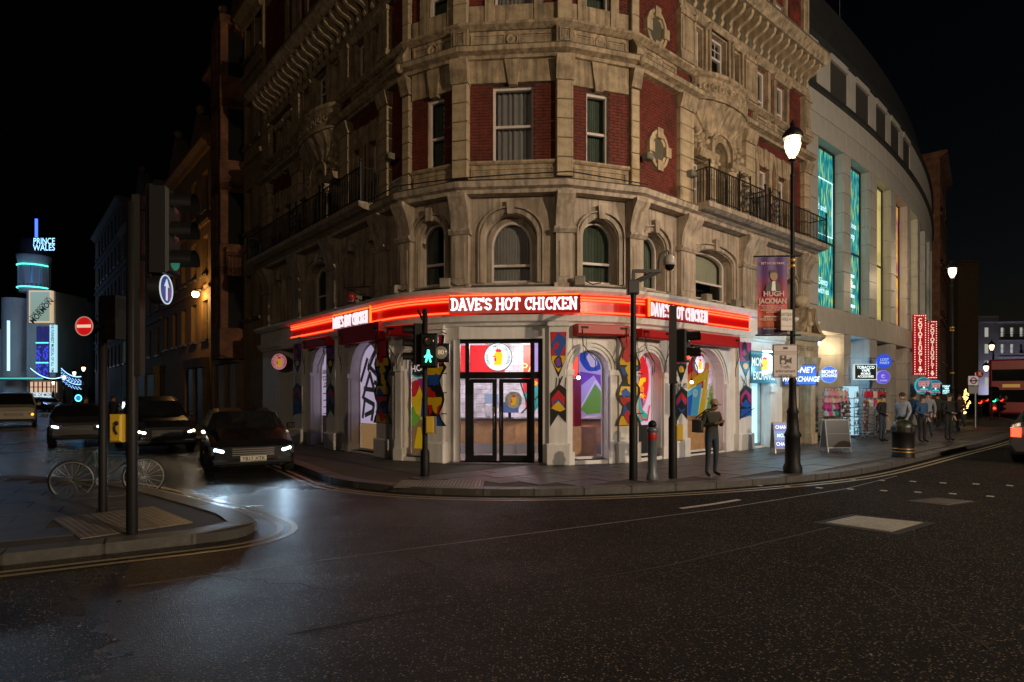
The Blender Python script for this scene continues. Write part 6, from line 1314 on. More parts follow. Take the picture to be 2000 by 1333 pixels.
# ------------------------------------------------------------------ street furniture
def lantern_lamp(x, y, ztop, label, deg=0, group='lit street lamps', power=0, col=WARM, scale=1.0, es=9, twin=False):
    t = thing('street_lamp', label, 'street lamp', place(x,y,.12,deg), group); h = ztop-.12; s = scale
    MB().lathe([(.30*s,0),(.30*s,.12),(.24*s,.2),(.24*s,.75),(.28*s,.8),(.2*s,.9),(.17*s,1.25),(.2*s,1.3),(.13*s,1.4),(.11*s,1.9),(.14*s,1.95),(.085*s,2.05)],(0,0,0),16).build('base', black, t)
    MB().lathe([(.085*s,2.0),(.075*s,h*.6),(.06*s,h-.75),(.09*s,h-.72),(.05*s,h-.66),(.05*s,h-.42)],(0,0,0),14).build('post', black, t)
    g = MB()
    for z in (2.6, h*.62, h*.62+.12): g.lathe([(.082*s,z),(.10*s,z+.02),(.10*s,z+.05),(.082*s,z+.07)],(0,0,0),14)
    g.build('gold_band', gold, t)
    lz0 = h-.42; LM = [Vector((0,0,0))] if not twin else [Vector((-.12,0,0)), Vector((-.55,0,-1.6))]
    for o in LM:
        g = MB(); g.lathe([(.05,lz0),(.10,lz0+.03),(.05,lz0+.07)],tuple(o),8); g.lathe([(.205,lz0+.50),(.23,lz0+.53),(.16,lz0+.66),(.05,lz0+.74),(.06,lz0+.8),(.004,lz0+.9)],tuple(o),8)
        for k in range(4): a = pi/4+k*pi/2; g.tube([(o.x+.06*cos(a),o.y+.06*sin(a),o.z+lz0+.05),(o.x+.2*cos(a),o.y+.2*sin(a),o.z+lz0+.52)],.010,5)
        if o.z < 0: g.tube([(0,0,lz0-.9),(o.x*.5,0,lz0-.75),(o.x,0,lz0-1.2),(o.x,0,lz0-1.6)],.025,6)
        g.build('lantern_frame', black, t); MB().lathe([(.07,lz0+.09),(.13,lz0+.22),(.165,lz0+.36),(.15,lz0+.47),(.08,lz0+.5)],tuple(o),14).build('lantern_globe', frosted(f'lamp_globe_{es}',(1,.70,.36),2.6), t)
    if power: glow('lamp_light', wm(t) @ Vector((0,0,lz0+.30)), power, col, .12, t)
    return t
lp = FR.xy(1.26,-3.9); lx, ly = at(1548,770,12.95).x, 12.95
LAMP = lantern_lamp(lx, ly, H+(HY-278)/F*ly, 'tall black street lamp with glowing lantern carrying the concert banner', power=230, scale=.64)
# the lamps of the near pavement, behind the viewpoint, that light the front and the road
lantern_lamp(16.5,-8,8.4,'street lamp standing on the pavement opposite the restaurant', power=PW[0]); lantern_lamp(-8,-15,8.4,'street lamp further along the pavement opposite the restaurant', power=PW[1]); lantern_lamp(19,4.0,7.9,'street lamp on the opposite pavement facing the curved building', power=PW[2], col=(1,.86,.70))
p = at(1860,770,27.5); lantern_lamp(p.x,p.y,H+(HY-528)/F*27.5,'street lamp with glowing lantern in front of the dark red terrace',power=240)
p = at(1940,770,46); lantern_lamp(p.x,p.y,H+(HY-676)/F*46,'distant twin lantern street lamp before the white building',twin=True,es=9)
for px, py, Y, lab in ((163,722,60,'nearest of the small distant lamps in the side street'),(145,731,66,'second small distant lamp in the side street'),(125,739,72,'third small distant lamp by the theatre canopy'),(104,750,80,'last tiny lamp by the theatre entrance')):
    p = at(px,770,Y); lantern_lamp(p.x,p.y,H+(HY-py+3)/F*Y,lab,es=9,scale=.9)
p = at(1934.0,770,112)
# concert banner, street name plate and camera sign on the lamp post
c = at(1508.5,578,ly-.05); w = 28.5/F*ly; h = 75/F*ly
t = thing('banner','tall purple to orange concert banner hanging from lamp post','banner', place(c.x,c.y,c.z,-3))
bm = bpy.data.materials.new('banner_print'); bm.use_nodes = True; N = bm.node_tree.nodes; L_ = bm.node_tree.links; tc = N.new('ShaderNodeTexCoord'); sx = N.new('ShaderNodeSeparateXYZ'); L_.new(tc.outputs['Object'], sx.inputs[0]); mr = N.new('ShaderNodeMapRange'); mr.inputs['From Min'].default_value = -h; mr.inputs['From Max'].default_value = h; L_.new(sx.outputs['Z'], mr.inputs['Value'])
cr = N.new('ShaderNodeValToRGB'); E = cr.color_ramp.elements; E[0].position = 0; E[0].color = (.03,.012,.06,1); E[1].position = 1; E[1].color = (.10,.045,.20,1)
for p_, c_ in ((.08,(.05,.02,.12)),(.11,(.45,.10,.03)),(.22,(.55,.08,.03)),(.45,(.42,.03,.05)),(.65,(.22,.03,.10)),(.8,(.10,.04,.2))): e = E.new(p_); e.color = (*c_,1)
L_.new(mr.outputs[0], cr.inputs[0]); L_.new(cr.outputs[0], N['Principled BSDF'].inputs['Base Color']); N['Principled BSDF'].inputs['Roughness'].default_value = .6; MATS['banner_print'] = bm
g = MB(); n = 10; g.add([(-w+2*w*i/n, .02*sin(i*1.3), z) for z in (-h,h) for i in range(n+1)], [(i,i+1,i+n+2,i+n+1) for i in range(n)], 0, None, True); g.build('cloth', bm, t)
MB().tube([(-w-.08,0,h+.02),(w+.28,0,h+.02)],.018,6).build('top_rail', black, t); MB().tube([(-w-.04,0,-h-.02),(w+.28,0,-h-.02)],.018,6).build('bottom_rail', black, t)
g = MB(); text(g,'BST HYDE PARK',.05,0,h*.83,-.03,bold=.02); text(g,'HUGH',.11,.02,h*.04,-.03,bold=.035); text(g,'JACKMAN',.11,0,-h*.15,-.03,bold=.035,sx=.84)
for i, s in enumerate(('PERFORMING CLASSICS FROM','THE GREATEST SHOWMAN','LES MISERABLES, THE BOY FROM','AND MUCH MORE')): text(g,s,.036,0,-h*(.27+.055*i),-.03,bold=.01,sx=.72)
text(g,'HYDE PARK LONDON',.062,0,-h*.62,-.03,bold=.03,sx=.66); text(g,'BST-HYDEPARK.COM',.03,0,-h*.86,-.03); g.box(-w*.6,w*.6,-.031,-.03,-h*.565,-h*.53); g.build('lettering', mat('banner_ink',(.62,.46,.42),.6), t)
decal(t, wm(t), 'portrait', [('k',[(-.16,.09),(-.13,.24),(-.05,.30),(.08,.30),(.15,.22),(.17,.09)]),('w',[(-.03,.10),(-.01,.30),(.05,.30),(.06,.10)]),('n',blob(.02,.42,.075,.11,3,.05)),('k',[(-.07,.44),(-.07,.52),(0,.56),(.07,.54),(.09,.47),(.04,.49),(-.03,.48)])], -.03)
def plate_sign(name, label, x0, y0, x1, y1, Y, deg, col, border=None):
    c = at((x0+x1)/2,(y0+y1)/2,Y); w = (x1-x0)/F*Y/2; h = (y1-y0)/F*Y/2; t = thing(name,label,'sign',place(c.x,c.y,c.z,deg))
    MB().bev(-w,w,-.012,.012,-h,h,.006).build('plate', flat(*col), t)
    if border:
        g = MB(); [g.box(*q) for q in ((-w,w,-.0145,-.0121,h-.022,h-.006),(-w,w,-.0145,-.0121,-h+.006,-h+.022),(-w+.006,-w+.022,-.0143,-.0121,-h+.022,h-.022),(w-.022,w-.006,-.0143,-.0121,-h+.022,h-.022))]; g.build('border', flat(*border), t)
    g = MB(); [g.box(-.06,.06,.0125,.1,z-.02,z+.02) for z in (-h*.5,h*.5)]; g.build('clamp', steel, t)
    return t, w, h
t, w, h = plate_sign('street_name_sign','white street name plate for Shaftesbury Avenue clamped to lamp post',1523,605,1549,646,ly-.15,14,(.55,.52,.47))
g = MB(); text(g,'SHAFTESBURY',.075,0,h*.5,-.0125,bold=.02,sx=.42); text(g,'AVENUE',.075,-.045,h*.05,-.0125,bold=.02,sx=.42); g.build('lettering', flat(.03,.03,.03), t); g = MB(); text(g,'W1',.07,.10,h*.05,-.013,bold=.02,sx=.7); text(g,'CITY OF WESTMINSTER',.03,0,-h*.6,-.0125,sx=.62); g.build('red_lettering', flat(.45,.02,.02), t)
t, w, h = plate_sign('traffic_camera_sign','white traffic enforcement cameras sign on the lamp post',1509,673,1558,738,ly-.2,0,(.52,.45,.46),(.02,.02,.02))
g = MB(); text(g,'City of Westminster',.042,0,h*.55,-.0125); g.box(-w+.02,w-.02,-.0142,-.0121,h*.40,h*.425); text(g,'Traffic',.066,0,-h*.37,-.0125,bold=.025); text(g,'enforcement',.066,0,-h*.61,-.0125,bold=.03,sx=.88); text(g,'cameras',.066,0,-h*.85,-.0125,bold=.025)
g.build('lettering', flat(.02,.02,.02), t); g = MB(); g.box(-.12,.02,-.0145,-.0121,-h*.20,h*.33); g.box(.02,.08,-.0145,-.0121,-h*.1,h*.1); g.prism([(.08,-.03),(.13,-.06),(.13,.08),(.08,.05)][::-1],-.0145,-.0121); g.box(-.05,.05,-.0145,-.0121,h*.7,h*.84); g.build('camera_symbol', flat(.03,.02,.02), t)
g = MB(); Mx = Matrix.Rotation(pi/2,4,'X')
for cx_, cz_, r_ in ((-.05,-.02,.042),(-.05,.08,.024)): g.sheet([(cx_+r_*cos(2*pi*i/16),cz_+r_*sin(2*pi*i/16)) for i in range(16)],-.0152)
g.build('lens_symbol', flat(.52,.45,.46), t)
# traffic signals
green = emis('signal_green',(.05,1,.55),5); redl = emis('signal_red',(1,.03,.01),6); amberl = emis('signal_amber',(1,.35,.03),4); lens = mat('dark_lens',(.02,.015,.012),.15)
def sig_head(t, M, n=3, s=1.0, lit=None, name='signal_head'):
    g = MB(); H_ = .34*n*s; w = .17*s
    g.bev(-w,w,-.09,.12,-H_/2,H_/2,.03); hd = g.build(name, black, t, M)
    for i in range(n):
        z = H_/2-.17*s-.34*s*i; Mx = M @ Matrix.Translation((0,-.09,z)) @ Matrix.Rotation(pi/2,4,'X')
        MB().lathe([(.115*s,.0),(.1*s,.015),(.05*s,.025),(.001,.03)],(0,0,0),16).build('lens', (lit.get(i) if lit and i in lit else lens), hd, Mx)
        v = MB(); v.lathe([(.135*s,.0),(.13*s,.24*s)],(0,0,0),16,0,None,-pi*.12,pi*1.12); v.build('visor', black, hd, Mx)
    return hd
def post(t, h, r=.055, m=None):
    MB().lathe([(r*1.7,0),(r*1.7,.5),(r,.56),(r,h),(r*1.1,h+.01),(r*.6,h+.05)],(0,0,0),14).build('post', m or black, t)
# green man signal on the corner
p = gp(830,930,.12); Yp = p.y; t = thing('traffic_signal','traffic signal with lit green man on the corner pavement','traffic signal', place(p.x,p.y,.12)); M0 = wm(t)
post(t, H+(HY-608)/F*Yp-.12); k = Yp/F
def loc(px, py, dy=0): q = at(px,py,Yp); return (q.x-p.x, dy, q.z-.12)
sig_head(t, M0 @ Matrix.Translation(loc(813,672,.1)) @ Matrix.Rotation(radians(-75),4,'Z'), 3, .82)
x, _, z = loc(840,683); hd = MB().bev(x-.19,x+.17,-.18,.05,z-.38,z+.32,.04).build('crossing_head', black, t, M0)
Mx = M0 @ Matrix.Translation((x-.01,-.18,z-.13)); g = MB()
for q in ([(-.03,.055),(.03,.055),(.035,-.02),(.06,-.14),(.03,-.14),(.0,-.03),(-.035,-.14),(-.065,-.14),(-.03,.0)], [(-.028,.05),(-.03,.02),(-.085,-.03),(-.07,-.05),(-.02,.0)], [(.03,.05),(.03,.01),(.08,-.02),(.075,-.05),(.02,-.0)]): g.prism(q[::-1],-.012,-.004)
g.lathe([(.026,.004),(.026,.012)],(0,.085,0),10,0,Matrix.Rotation(pi/2,4,'X')); g.build('green_man', green, hd, Mx)
MB().lathe([(.12,.0),(.11,.012),(.06,.014)],(0,0,0),18).build('red_lens', lens, hd, M0 @ Matrix.Translation((x-.01,-.18,z+.15)) @ Matrix.Rotation(pi/2,4,'X'))
x, _, z = loc(863,690); c2 = MB().bev(x-.16,x+.16,-.15,.05,z-.19,z+.19,.03).build('timer_box', black, t, M0); MB().lathe([(.13,0),(.12,.015),(.05,.02)],(0,0,0),20).build('timer_face', mat('timer_face',(.16,.14,.11),.2,emit=(.6,.5,.35),es=.12), c2, M0 @ Matrix.Translation((x,-.152,z)) @ Matrix.Rotation(pi/2,4,'X'))
g = MB(); text(g,'80',.09,x,z,-.176,bold=.02); g.build('timer_digits', mat('timer_digits',(.5,.4,.25),.4,emit=(1,.75,.4),es=.4), c2, M0)
x, _, z = loc(841,830); pb = MB().bev(x-.085,x+.085,-.15,.05,z-.17,z+.17,.02).build('push_button_box', mat('signal_yellow',(.62,.40,.03),.4), t, M0); MB().box(x+.09,x+.12,-.12,.02,z-.17,z+.17).build('side_plate', steel, pb, M0)
q = MB(); q.tube([(loc(826,625)[0],-.02,loc(826,625)[2]),(loc(818,610)[0],-.1,loc(818,608)[2])],.03,6); q.build('camera_stub', black, t, M0)
# camera pole
p = gp(1237,937,.12); Yp = p.y; t = thing('camera_pole','slim black pole with bracket and white dome security camera','camera pole', place(p.x,p.y,.12)); M0 = wm(t)
zt = H+(HY-570)/F*Yp-.12; MB().lathe([(.085,0),(.085,1.25),(.062,1.3),(.062,2.4),(.07,2.42),(.06,2.5),(.055,zt)],(0,0,0),14).build('post', black, t)
g = MB(); z1 = H+(HY-533)/F*Yp-.12; g.bev(-.12,.1,-.1,.1,zt-.05,zt+.22,.02); g.box(-.03,.03,-.03,.03,zt+.2,z1); g.box(-.02,.55,-.04,.04,z1,z1+.06); g.tube([(.02,0,zt+.2),(.40,0,z1+.0)],.03,6); g.tube([(.12,0,zt+.2),(.5,0,z1)],.025,6); g.build('bracket', mat('dark_steel',(.05,.05,.055),.5), t)
zc = H+(HY-490)/F*Yp-.12; x2 = 70/F*Yp
q = MB(); q.tube([(.5,0,z1+.05),(.5,0,z1+.2),(.53,0,z1+.36),(.6,0,zc-.04),(.68,0,zc),(x2,0,zc),(x2,0,zc-.08)],.024,8); q.build('gooseneck', MATS['dark_steel'], t)
cm = MB().lathe([(.03,.12),(.10,.08),(.125,.0),(.125,-.08),(.115,-.09)],(x2,0,zc-.2),16).build('camera_dome', mat('camera_white',(.45,.42,.40),.4), t); MB().lathe([(.105,0),(.09,-.06),(.05,-.1),(.001,-.11)],(x2,0,zc-.29),14).build('lens', mat('camera_lens',(.01,.01,.01),.05), cm)
# bollard between the poles
p = gp(1274,937,.12); t = thing('bollard','squat dark bollard with red banded top between two poles','bollard', place(p.x,p.y,.12))
MB().lathe([(.12,0),(.12,.08),(.09,.14),(.085,.92),(.11,.94),(.11,1.0),(.08,1.03)],(0,0,0),14).build('post', mat('bollard_grey',(.10,.12,.15),.35), t); MB().lathe([(.088,.78),(.092,.80),(.092,.9),(.088,.92)],(0,0,0),14).build('red_band', redpaint, t); MB().ball((0,0,1.08),.085,12).build('finial', black, t)
# second signal, seen from the side and back
p = gp(1314,935,.12); Yp = p.y; t = thing('traffic_signal','traffic signal on flat black column seen from behind','traffic signal', place(p.x,p.y,.12)); M0 = wm(t); zt = H+(HY-598)/F*Yp-.12
g = MB(); g.lathe([(.085,0),(.085,1.2),(.06,1.25),(.06,zt*.55)],(0,0,0),14); g.box(-.065,.065,-.05,.05,zt*.55,zt); g.build('post', black, t)
q = at(1334,676,Yp); hd = sig_head(t, M0 @ Matrix.Translation((q.x-p.x+.02,0.05,q.z-.12)) @ Matrix.Rotation(radians(62),4,'Z'), 2, .95, {1:redl})
q = at(1325,845,Yp); pb = MB().bev(-.07,.07,-.1,.05,-.16,.16,.02).build('push_button_box', MATS['signal_yellow'], t, M0 @ Matrix.Translation((q.x-p.x,0,q.z-.12)))
# big signal at the near left corner, with arrow sign
p = gp(258,1043,.12); Yp = p.y; t = thing('traffic_signal','large near traffic signal on thick pole seen from the side','traffic signal', place(p.x,p.y,.12)); M0 = wm(t); zt = H+(HY-398)/F*Yp-.12
MB().lathe([(.064,0),(.062,zt),(.04,zt+.03)],(0,0,0),16).build('post', black, t); MB().box(.02,.12,-.04,.06,1.9,zt+.1).build('cable_duct', mat('duct_grey',(.012,.011,.011),.5), t)
q = at(318,455,Yp); HB = M0 @ Matrix.Translation((q.x-p.x,.0,q.z-.12))
MB().bev(-.13,-.06,-.14,.14,-.56,.55,.01).build('backing_board', mat('board_black',(.008,.008,.008),.6,spec=.1), t, HB); sig_head(t, HB @ Matrix.Translation((.05,0,0)) @ Matrix.Rotation(radians(94),4,'Z'), 3, 1.0, {2: emis('green_dim',(.02,.25,.16),.5)})
g = MB(); [g.box(-.30,-.1,-.03,.03,z-.03,z+.03) for z in (-.3,.3)]; g.build('bracket', black, t, HB)
q = at(318,566,Yp); sg = M0 @ Matrix.Translation((q.x-p.x,0,q.z-.12)) @ Matrix.Rotation(radians(97),4,'Z'); Mx = sg @ Matrix.Rotation(pi/2,4,'X')
bx = MB().lathe([(.18,-.10),(.18,.02),(.17,.035)],(0,0,0),28).build('arrow_sign_box', black, t, Mx); MB().lathe([(.165,.036),(.15,.04),(.001,.041)],(0,0,0),28).build('blue_disc', mat('lit_arrow_blue',(.02,.08,.4),.3,emit=(.02,.1,.5),es=.15), bx, Mx)
g = MB(); g.prism([(-.02,-.13),(.02,-.13),(.02,.04),(.065,.03),(0,.13),(-.065,.03),(-.02,.04)][::-1],-.048,-.043); g.build('white_arrow', emis('arrow_white',(.9,.95,1),.7), bx, sg); g = MB(); ring_ = [(.17*cos(2*pi*i/28),.17*sin(2*pi*i/28),.04) for i in range(29)]; g.tube(ring_,.008,5); g.build('white_rim', MATS['arrow_white'], bx, Mx)
q = at(237,836,Yp); pb = MB().bev(-.075,.075,-.1,.05,-.165,.165,.02).build('push_button_box', MATS['signal_yellow'], t, M0 @ Matrix.Translation((q.x-p.x,-.02,q.z-.12)))
g = MB(); g.ball((.02,0,.06),.03,6); g.tube([(-.0,0,.03),(.0,0,-.02),(.03,0,-.07)],.014,5); g.build('pedestrian_symbol', black, pb, M0 @ Matrix.Translation((q.x-p.x,-.125,q.z-.12)))
# second near-left pole with no entry sign
p = gp(201,1000,.12); Yp = p.y; t = thing('sign_pole','dark pole carrying a signal head seen from behind','signal pole', place(p.x,p.y,.12)); M0 = wm(t); MB().lathe([(.055,0),(.055,H+(HY-590)/F*Yp-.12),(.03,H+(HY-588)/F*Yp-.12)],(0,0,0),14).build('post', black, t)
q = at(212,622,Yp); sig_head(t, M0 @ Matrix.Translation((q.x-p.x+.1,.0,q.z-.12)) @ Matrix.Rotation(radians(160),4,'Z'), 2, .9)
q = at(168,638,Yp-.1); t = thing('no_entry_sign','lit red round no entry sign with white bar','road sign', place(q.x,q.y,q.z,-6)); r = 18.5/F*Yp; Mx = wm(t) @ Matrix.Rotation(pi/2,4,'X')
MB().lathe([(r,-.07),(r,.02),(r*.97,.03)],(0,0,0),32).build('case', black, t, Mx); MB().lathe([(r*.965,.031),(r*.95,.033),(.001,.034)],(0,0,0),32).build('red_disc', mat('no_entry_red',(.5,.01,.01),.35,emit=(.9,.012,.01),es=.55), t, Mx); MB().box(-r*.78,r*.78,-.042,-.036,-r*.15,r*.15).build('white_bar', mat('no_entry_bar',(.7,.55,.45),.4,emit=(1,.72,.55),es=.75), t)
g = MB(); g.tube([(r*.975*cos(2*pi*i/32),r*.975*sin(2*pi*i/32),.033) for i in range(33)],.007,5); g.build('pale_rim', mat('no_entry_rim',(.6,.4,.35),.4,emit=(1,.5,.4),es=.35), t, Mx); q2 = MB(); q2.box(r*.2,r*1.3+.05,.0,.05,-.03,.03); q2.build('bracket', black, t)
# litter bin
p = gp(1764,893,.12); t = thing('litter_bin','black litter bin with domed top and green openings on the kerb','litter bin', place(p.x,p.y,.12)); R_ = 19.5/F*p.y
MB().lathe([(R_,0),(R_,.05),(R_*.96,.06),(R_*.96,.62),(R_,.63),(R_,.68)],(0,0,0),22).build('body', black, t); MB().lathe([(R_*.96,.68),(R_*.96,.80),(R_*.85,.90),(R_*.5,.98),(.01,1.0)],(0,0,0),22).build('dome', mat('bin_green',(.012,.022,.01),.4), t); g = MB(); [g.box(-.12,.12,-R_*.985,-R_*.9,.70,.80,0,Matrix.Rotation(a,4,'Z')) for a in (0,pi/2,pi,-pi/2,.6)]; g.build('opening', rubber, t); g = MB(); [g.lathe([(R_*.97,z),(R_*1.01,z+.01),(R_*.97,z+.02)],(0,0,0),22) for z in (.14,.22)]; g.build('gold_ring', gold, t)
# money exchange A board and dark board
def a_board(px, py, w, h, label, faces, ink, deg, Y=None):
    p = gp(px,py,.12); t = thing('a_board', label, 'A board', place(p.x,p.y,.12,deg)); A = Matrix.Rotation(radians(-9),4,'X')
    for s, a in ((1,A),(-1,Matrix.Translation((0,.42,0)) @ Matrix.Rotation(radians(9),4,'X'))):
        M = wm(t) @ a; g = MB(); g.box(-w/2,w/2,-.015,.015,.12,h); pl = g.build('panel', mat('board_frame',(.30,.32,.34),.4), t, M)
        if s > 0:
            n = len(faces); hh = (h-.16)/n
            for i, (m, s_) in enumerate(faces):
                z1 = h-.02-hh*i; f_ = MB().sheet([(-w/2+.02,z1-hh+.005),(w/2-.02,z1-hh+.005),(w/2-.02,z1),(-w/2+.02,z1)],-.0155).build('print', m, pl, M); g = MB()
                if s_: text(g,s_,hh*.42,0,z1-hh/2,-.018,bold=.02,sx=.8); g.build('lettering', ink, pl, M)
        g = MB(); [g.box(x-.012,x+.012,-.014,.014,0,.12) for x in (-w/2+.02,w/2-.02)]; g.build('foot', steel, pl, M)
    return t
bp_ = mat('aboard_blue',(.02,.10,.5),.35,emit=(.01,.08,.5),es=.45); bp2 = mat('aboard_light',(.04,.22,.6),.35,emit=(.02,.22,.7),es=.45)
a_board(1533,886,.55,.88,'blue A board reading Change Money Change on the pavement',[(bp_,'CHANGE'),(bp2,'MONEY'),(bp_,'CHANGE')],wl,-4)
a_board(1640,884,.72,.95,'dark A board with faint lettering before the souvenir racks',[(mat('aboard_dark',(.015,.014,.016),.3),''),(MATS['aboard_dark'],'')],mat('faint_ink',(.12,.12,.14),.5),4)
# ------------------------------------------------------------------ souvenir racks and goods
RK = random.Random(21); goodm = [mat('goods_'+k,c,.5) for k,c in (('white',(.7,.72,.74)),('red',(.5,.03,.05)),('blue',(.05,.14,.4)),('black',(.02,.02,.02)),('pink',(.65,.25,.35)),('grey',(.25,.27,.3)))]
def rack(px, d, w, h, label, n, face):
    s = smp(px, d); f = mfac(s, d); t = thing('souvenir_rack', label, 'display rack', f.at(0,0,.12) @ Matrix.Rotation(radians(face),4,'Z'), 'souvenir racks on the pavement')
    g = MB(); [g.tube([(x,y,.08),(x,y,h)],.014,5) for x in (-w/2,w/2) for y in (0,.3)]; [g.tube([(x,0,z),(x,.3,z)],.010,4) for x in (-w/2,w/2) for z in (.1,h)]; g.build('frame', steel, t)
    g = MB(); [g.lathe([(.04,0),(.04,.03)],(x,y,.02),8) for x in (-w/2,w/2) for y in (0,.3)]; g.build('caster', rubber, t, kind='stuff')
    me = MB(); me.box(-w/2,w/2,-.05,.3,0,.02); me.box(-w/2,w/2,-.06,-.05,0,.06); me = me.mesh('tray', steel)
    for i in range(n):
        z = .25+(h-.35)*i/n; tr = link(me, 'tray', t, wm(t) @ Matrix.Translation((0,0,z))); g = MB(); x = -w/2+.02
        while x < w/2-.04:
            b = RK.uniform(.03,.07); hh = RK.uniform(.08,(h-.4)/n*.85); g.box(x,x+b,-.04,-.01+RK.random()*.04,.02,.02+hh,RK.choice((0,0,1,2,3,3,3,4,5))); x += b+.008
        g.build('goods', goodm, tr, wm(t) @ Matrix.Translation((0,0,z)), kind='stuff')
    return t
rack(1618,.5,.8,1.5,'low souvenir rack under the woolly hats at the left end',6,0); rack(1650,.9,.6,1.55,'narrow souvenir rack with pale card stock between hats and lit cabinet',8,-4); rack(1690,.8,.7,1.55,'souvenir rack right beside the lit glass cabinet',9,5); rack(1717,1.0,.85,1.3,'wide souvenir rack below the coloured pouches at the right end',8,0)
s = smp(1672,.5); f = mfac(s,.5); t = thing('glass_cabinet','tall bright cyan lit display cabinet between the souvenir racks','display cabinet', f.at(0,0,.12))
MB().box(-.22,.22,.0,.4,.1,2.0).build('case', mat('cabinet_lit',(.4,.6,.7),.3,emit=(.4,.8,1),es=.75), t); g = MB(); [g.box(-.24,.24,-.02,.42,z,z+.025) for z in (.08,.45,.8,1.15,1.5,1.98)]; g.build('shelf', steel, t); g = MB(); [g.box(-.2+.07*k,-.16+.07*k,-.015,-.002,z+.03,z+.03+RK.uniform(.1,.25),RK.randrange(6)) for z in (.1,.47,.82,1.17,1.52) for k in range(6) if RK.random() < .75]; g.build('goods', goodm, t, kind='stuff')
for x0, x1, z in ((1610,1656,2.02),(1684,1730,2.02)):
    a = mp(smp(x0,.6),.6); b = mp(smp(x1,.6),.6); t = thing('hanging_rail','chrome rail carrying the woolly hats' if x0 < 1650 else 'chrome rail carrying the coloured pouches','rail', place((a[0]+b[0])/2,(a[1]+b[1])/2,z), 'display rails over the racks'); c = wm(t).translation
    q = MB(); q.tube([(a[0]-c.x,a[1]-c.y,0),(b[0]-c.x,b[1]-c.y,0)],.015,6); q.tube([(a[0]-c.x,a[1]-c.y,0),(a[0]-c.x,a[1]-c.y,-z+.13)],.015,6); q.tube([(b[0]-c.x,b[1]-c.y,0),(b[0]-c.x,b[1]-c.y,-z+.13)],.015,6); q.build('rail', chrome, t)
HC = [('pink',(.6,.25,.32)),('grey',(.35,.36,.4)),('cream',(.55,.5,.42)),('teal',(.03,.22,.22)),('magenta',(.45,.04,.25))]
hm = {}
for k, c in HC:
    g = MB(); g.lathe([(.10,0),(.115,.03),(.11,.06),(.10,.13),(.05,.19),(.004,.2)],(0,0,0),12); hm[k] = (g.mesh('woolly_hat', mat('wool_'+k,c,.9,bump=.6,bscale=80)), MB().ball((0,0,.225),.045,8).mesh('bobble', mat('wool_bobble_'+k,tuple(min(1,v*1.25) for v in c),.95)))
RH = random.Random(5); ORD = ['first','second','third','fourth','fifth','sixth','seventh']; ROW = ['top','second','third','bottom']
for r in range(4):
    for i in range(7):
        k = RH.choice(['pink','pink','grey','cream'] if r < 2 else ['teal','magenta','grey','cream']); s = smp(1612+i*6.4,.72); q = mp(s,.72); M = place(q[0],q[1],1.95-.23*(r+1)+RH.uniform(-.01,.01)); t = thing('woolly_hat', f'{k} bobble hat, {ORD[i]} from the left in the {ROW[r]} row of hats', 'hat', M, f'{k} bobble hats on the rail'); link(hm[k][0],'knit',t); link(hm[k][1],'bobble',t)
PC = [('red',(.6,.02,.04)),('yellow',(.75,.5,.03)),('white',(.7,.68,.66)),('pink',(.65,.05,.25))]; pmh = {}
for k, c in PC:
    g = MB(); g.prism([(-.10,-.13),(.10,-.13),(.13,-.05),(.11,.10),(.04,.13),(-.04,.13),(-.11,.10),(-.13,-.05)],-.05,.05); pmh[k] = (g.mesh('pouch', mat('pouch_'+k,c,.5)), MB().tube([(-.04,0,.13),(0,0,.2),(.04,0,.13)],.01,5).mesh('strap', black))
for r in range(2):
    for i in range(5):
        k = ['red','red','white','red','red'][i] if r == 0 else ['yellow','white','pink','yellow','yellow'][i]; s = smp(1692+i*8.2,.75); q = mp(s,.75); t = thing('pouch', f'{k} drawstring pouch, {ORD[i]} from the left in the '+('upper','lower')[r]+' row of pouches', 'bag', place(q[0],q[1],1.78-.33*r,40), f'{k} pouches on the rail'); link(pmh[k][0],'bag',t); link(pmh[k][1],'strap',t)
# bus stop flag, far signals, lit tree shapes, string lights
p = at(1905,770,30); t = thing('bus_stop','white bus stop flag with red roundel on slim pole','bus stop', place(p.x,p.y,.12)); MB().tube([(0,0,0),(0,0,H+(HY-728)/F*30-.12)],.04,8).build('post', steel, t); k = 30/F
MB().box((1890-1905)*k,(1909-1905)*k,-.06,-.03,(HY-753)*k+1.68,(HY-735)*k+1.68).build('flag', mat('flag_white',(.6,.58,.58),.4,emit=(.8,.75,.75),es=.12), t); MB().box((1890-1905)*k,(1909-1905)*k,-.06,-.03,(HY-769)*k+1.68,(HY-755)*k+1.68).build('timetable', mat('timetable_grey',(.3,.3,.32),.5), t)
zc = (HY-744)*k+1.68; xc = (1899.5-1905)*k; Mx = wm(t) @ Matrix.Translation((xc,-.065,zc)); g = MB(); n = 24
for i in range(n): a, b = 2*pi*i/n, 2*pi*(i+1)/n; g.prism([(.17*cos(a),.17*sin(a)),(.17*cos(b),.17*sin(b)),(.11*cos(b),.11*sin(b)),(.11*cos(a),.11*sin(a))],-.004,.004)
g.build('roundel_ring', mat('roundel_red',(.5,.02,.02),.4), t, Mx); g = MB(); g.box(-.2,.2,-.012,-.005,-.035,.035); g.build('roundel_bar', mat('roundel_blue',(.02,.05,.3),.4), t, Mx)
q = MB(); q.lathe([(.18,-.02),(.18,.02)],(0,0,0),16); q.build('stop_letter_disc', mat('stop_disc',(.3,.02,.02),.4), t, wm(t) @ Matrix.Translation((.18,-.05,(HY-731)*k+1.68)) @ Matrix.Rotation(pi/2,4,'X')); g = MB(); text(g,'K',.2,.18,(HY-731)*k+1.68,-.08,bold=.02); g.build('stop_letter', flat(.7,.65,.65), t)
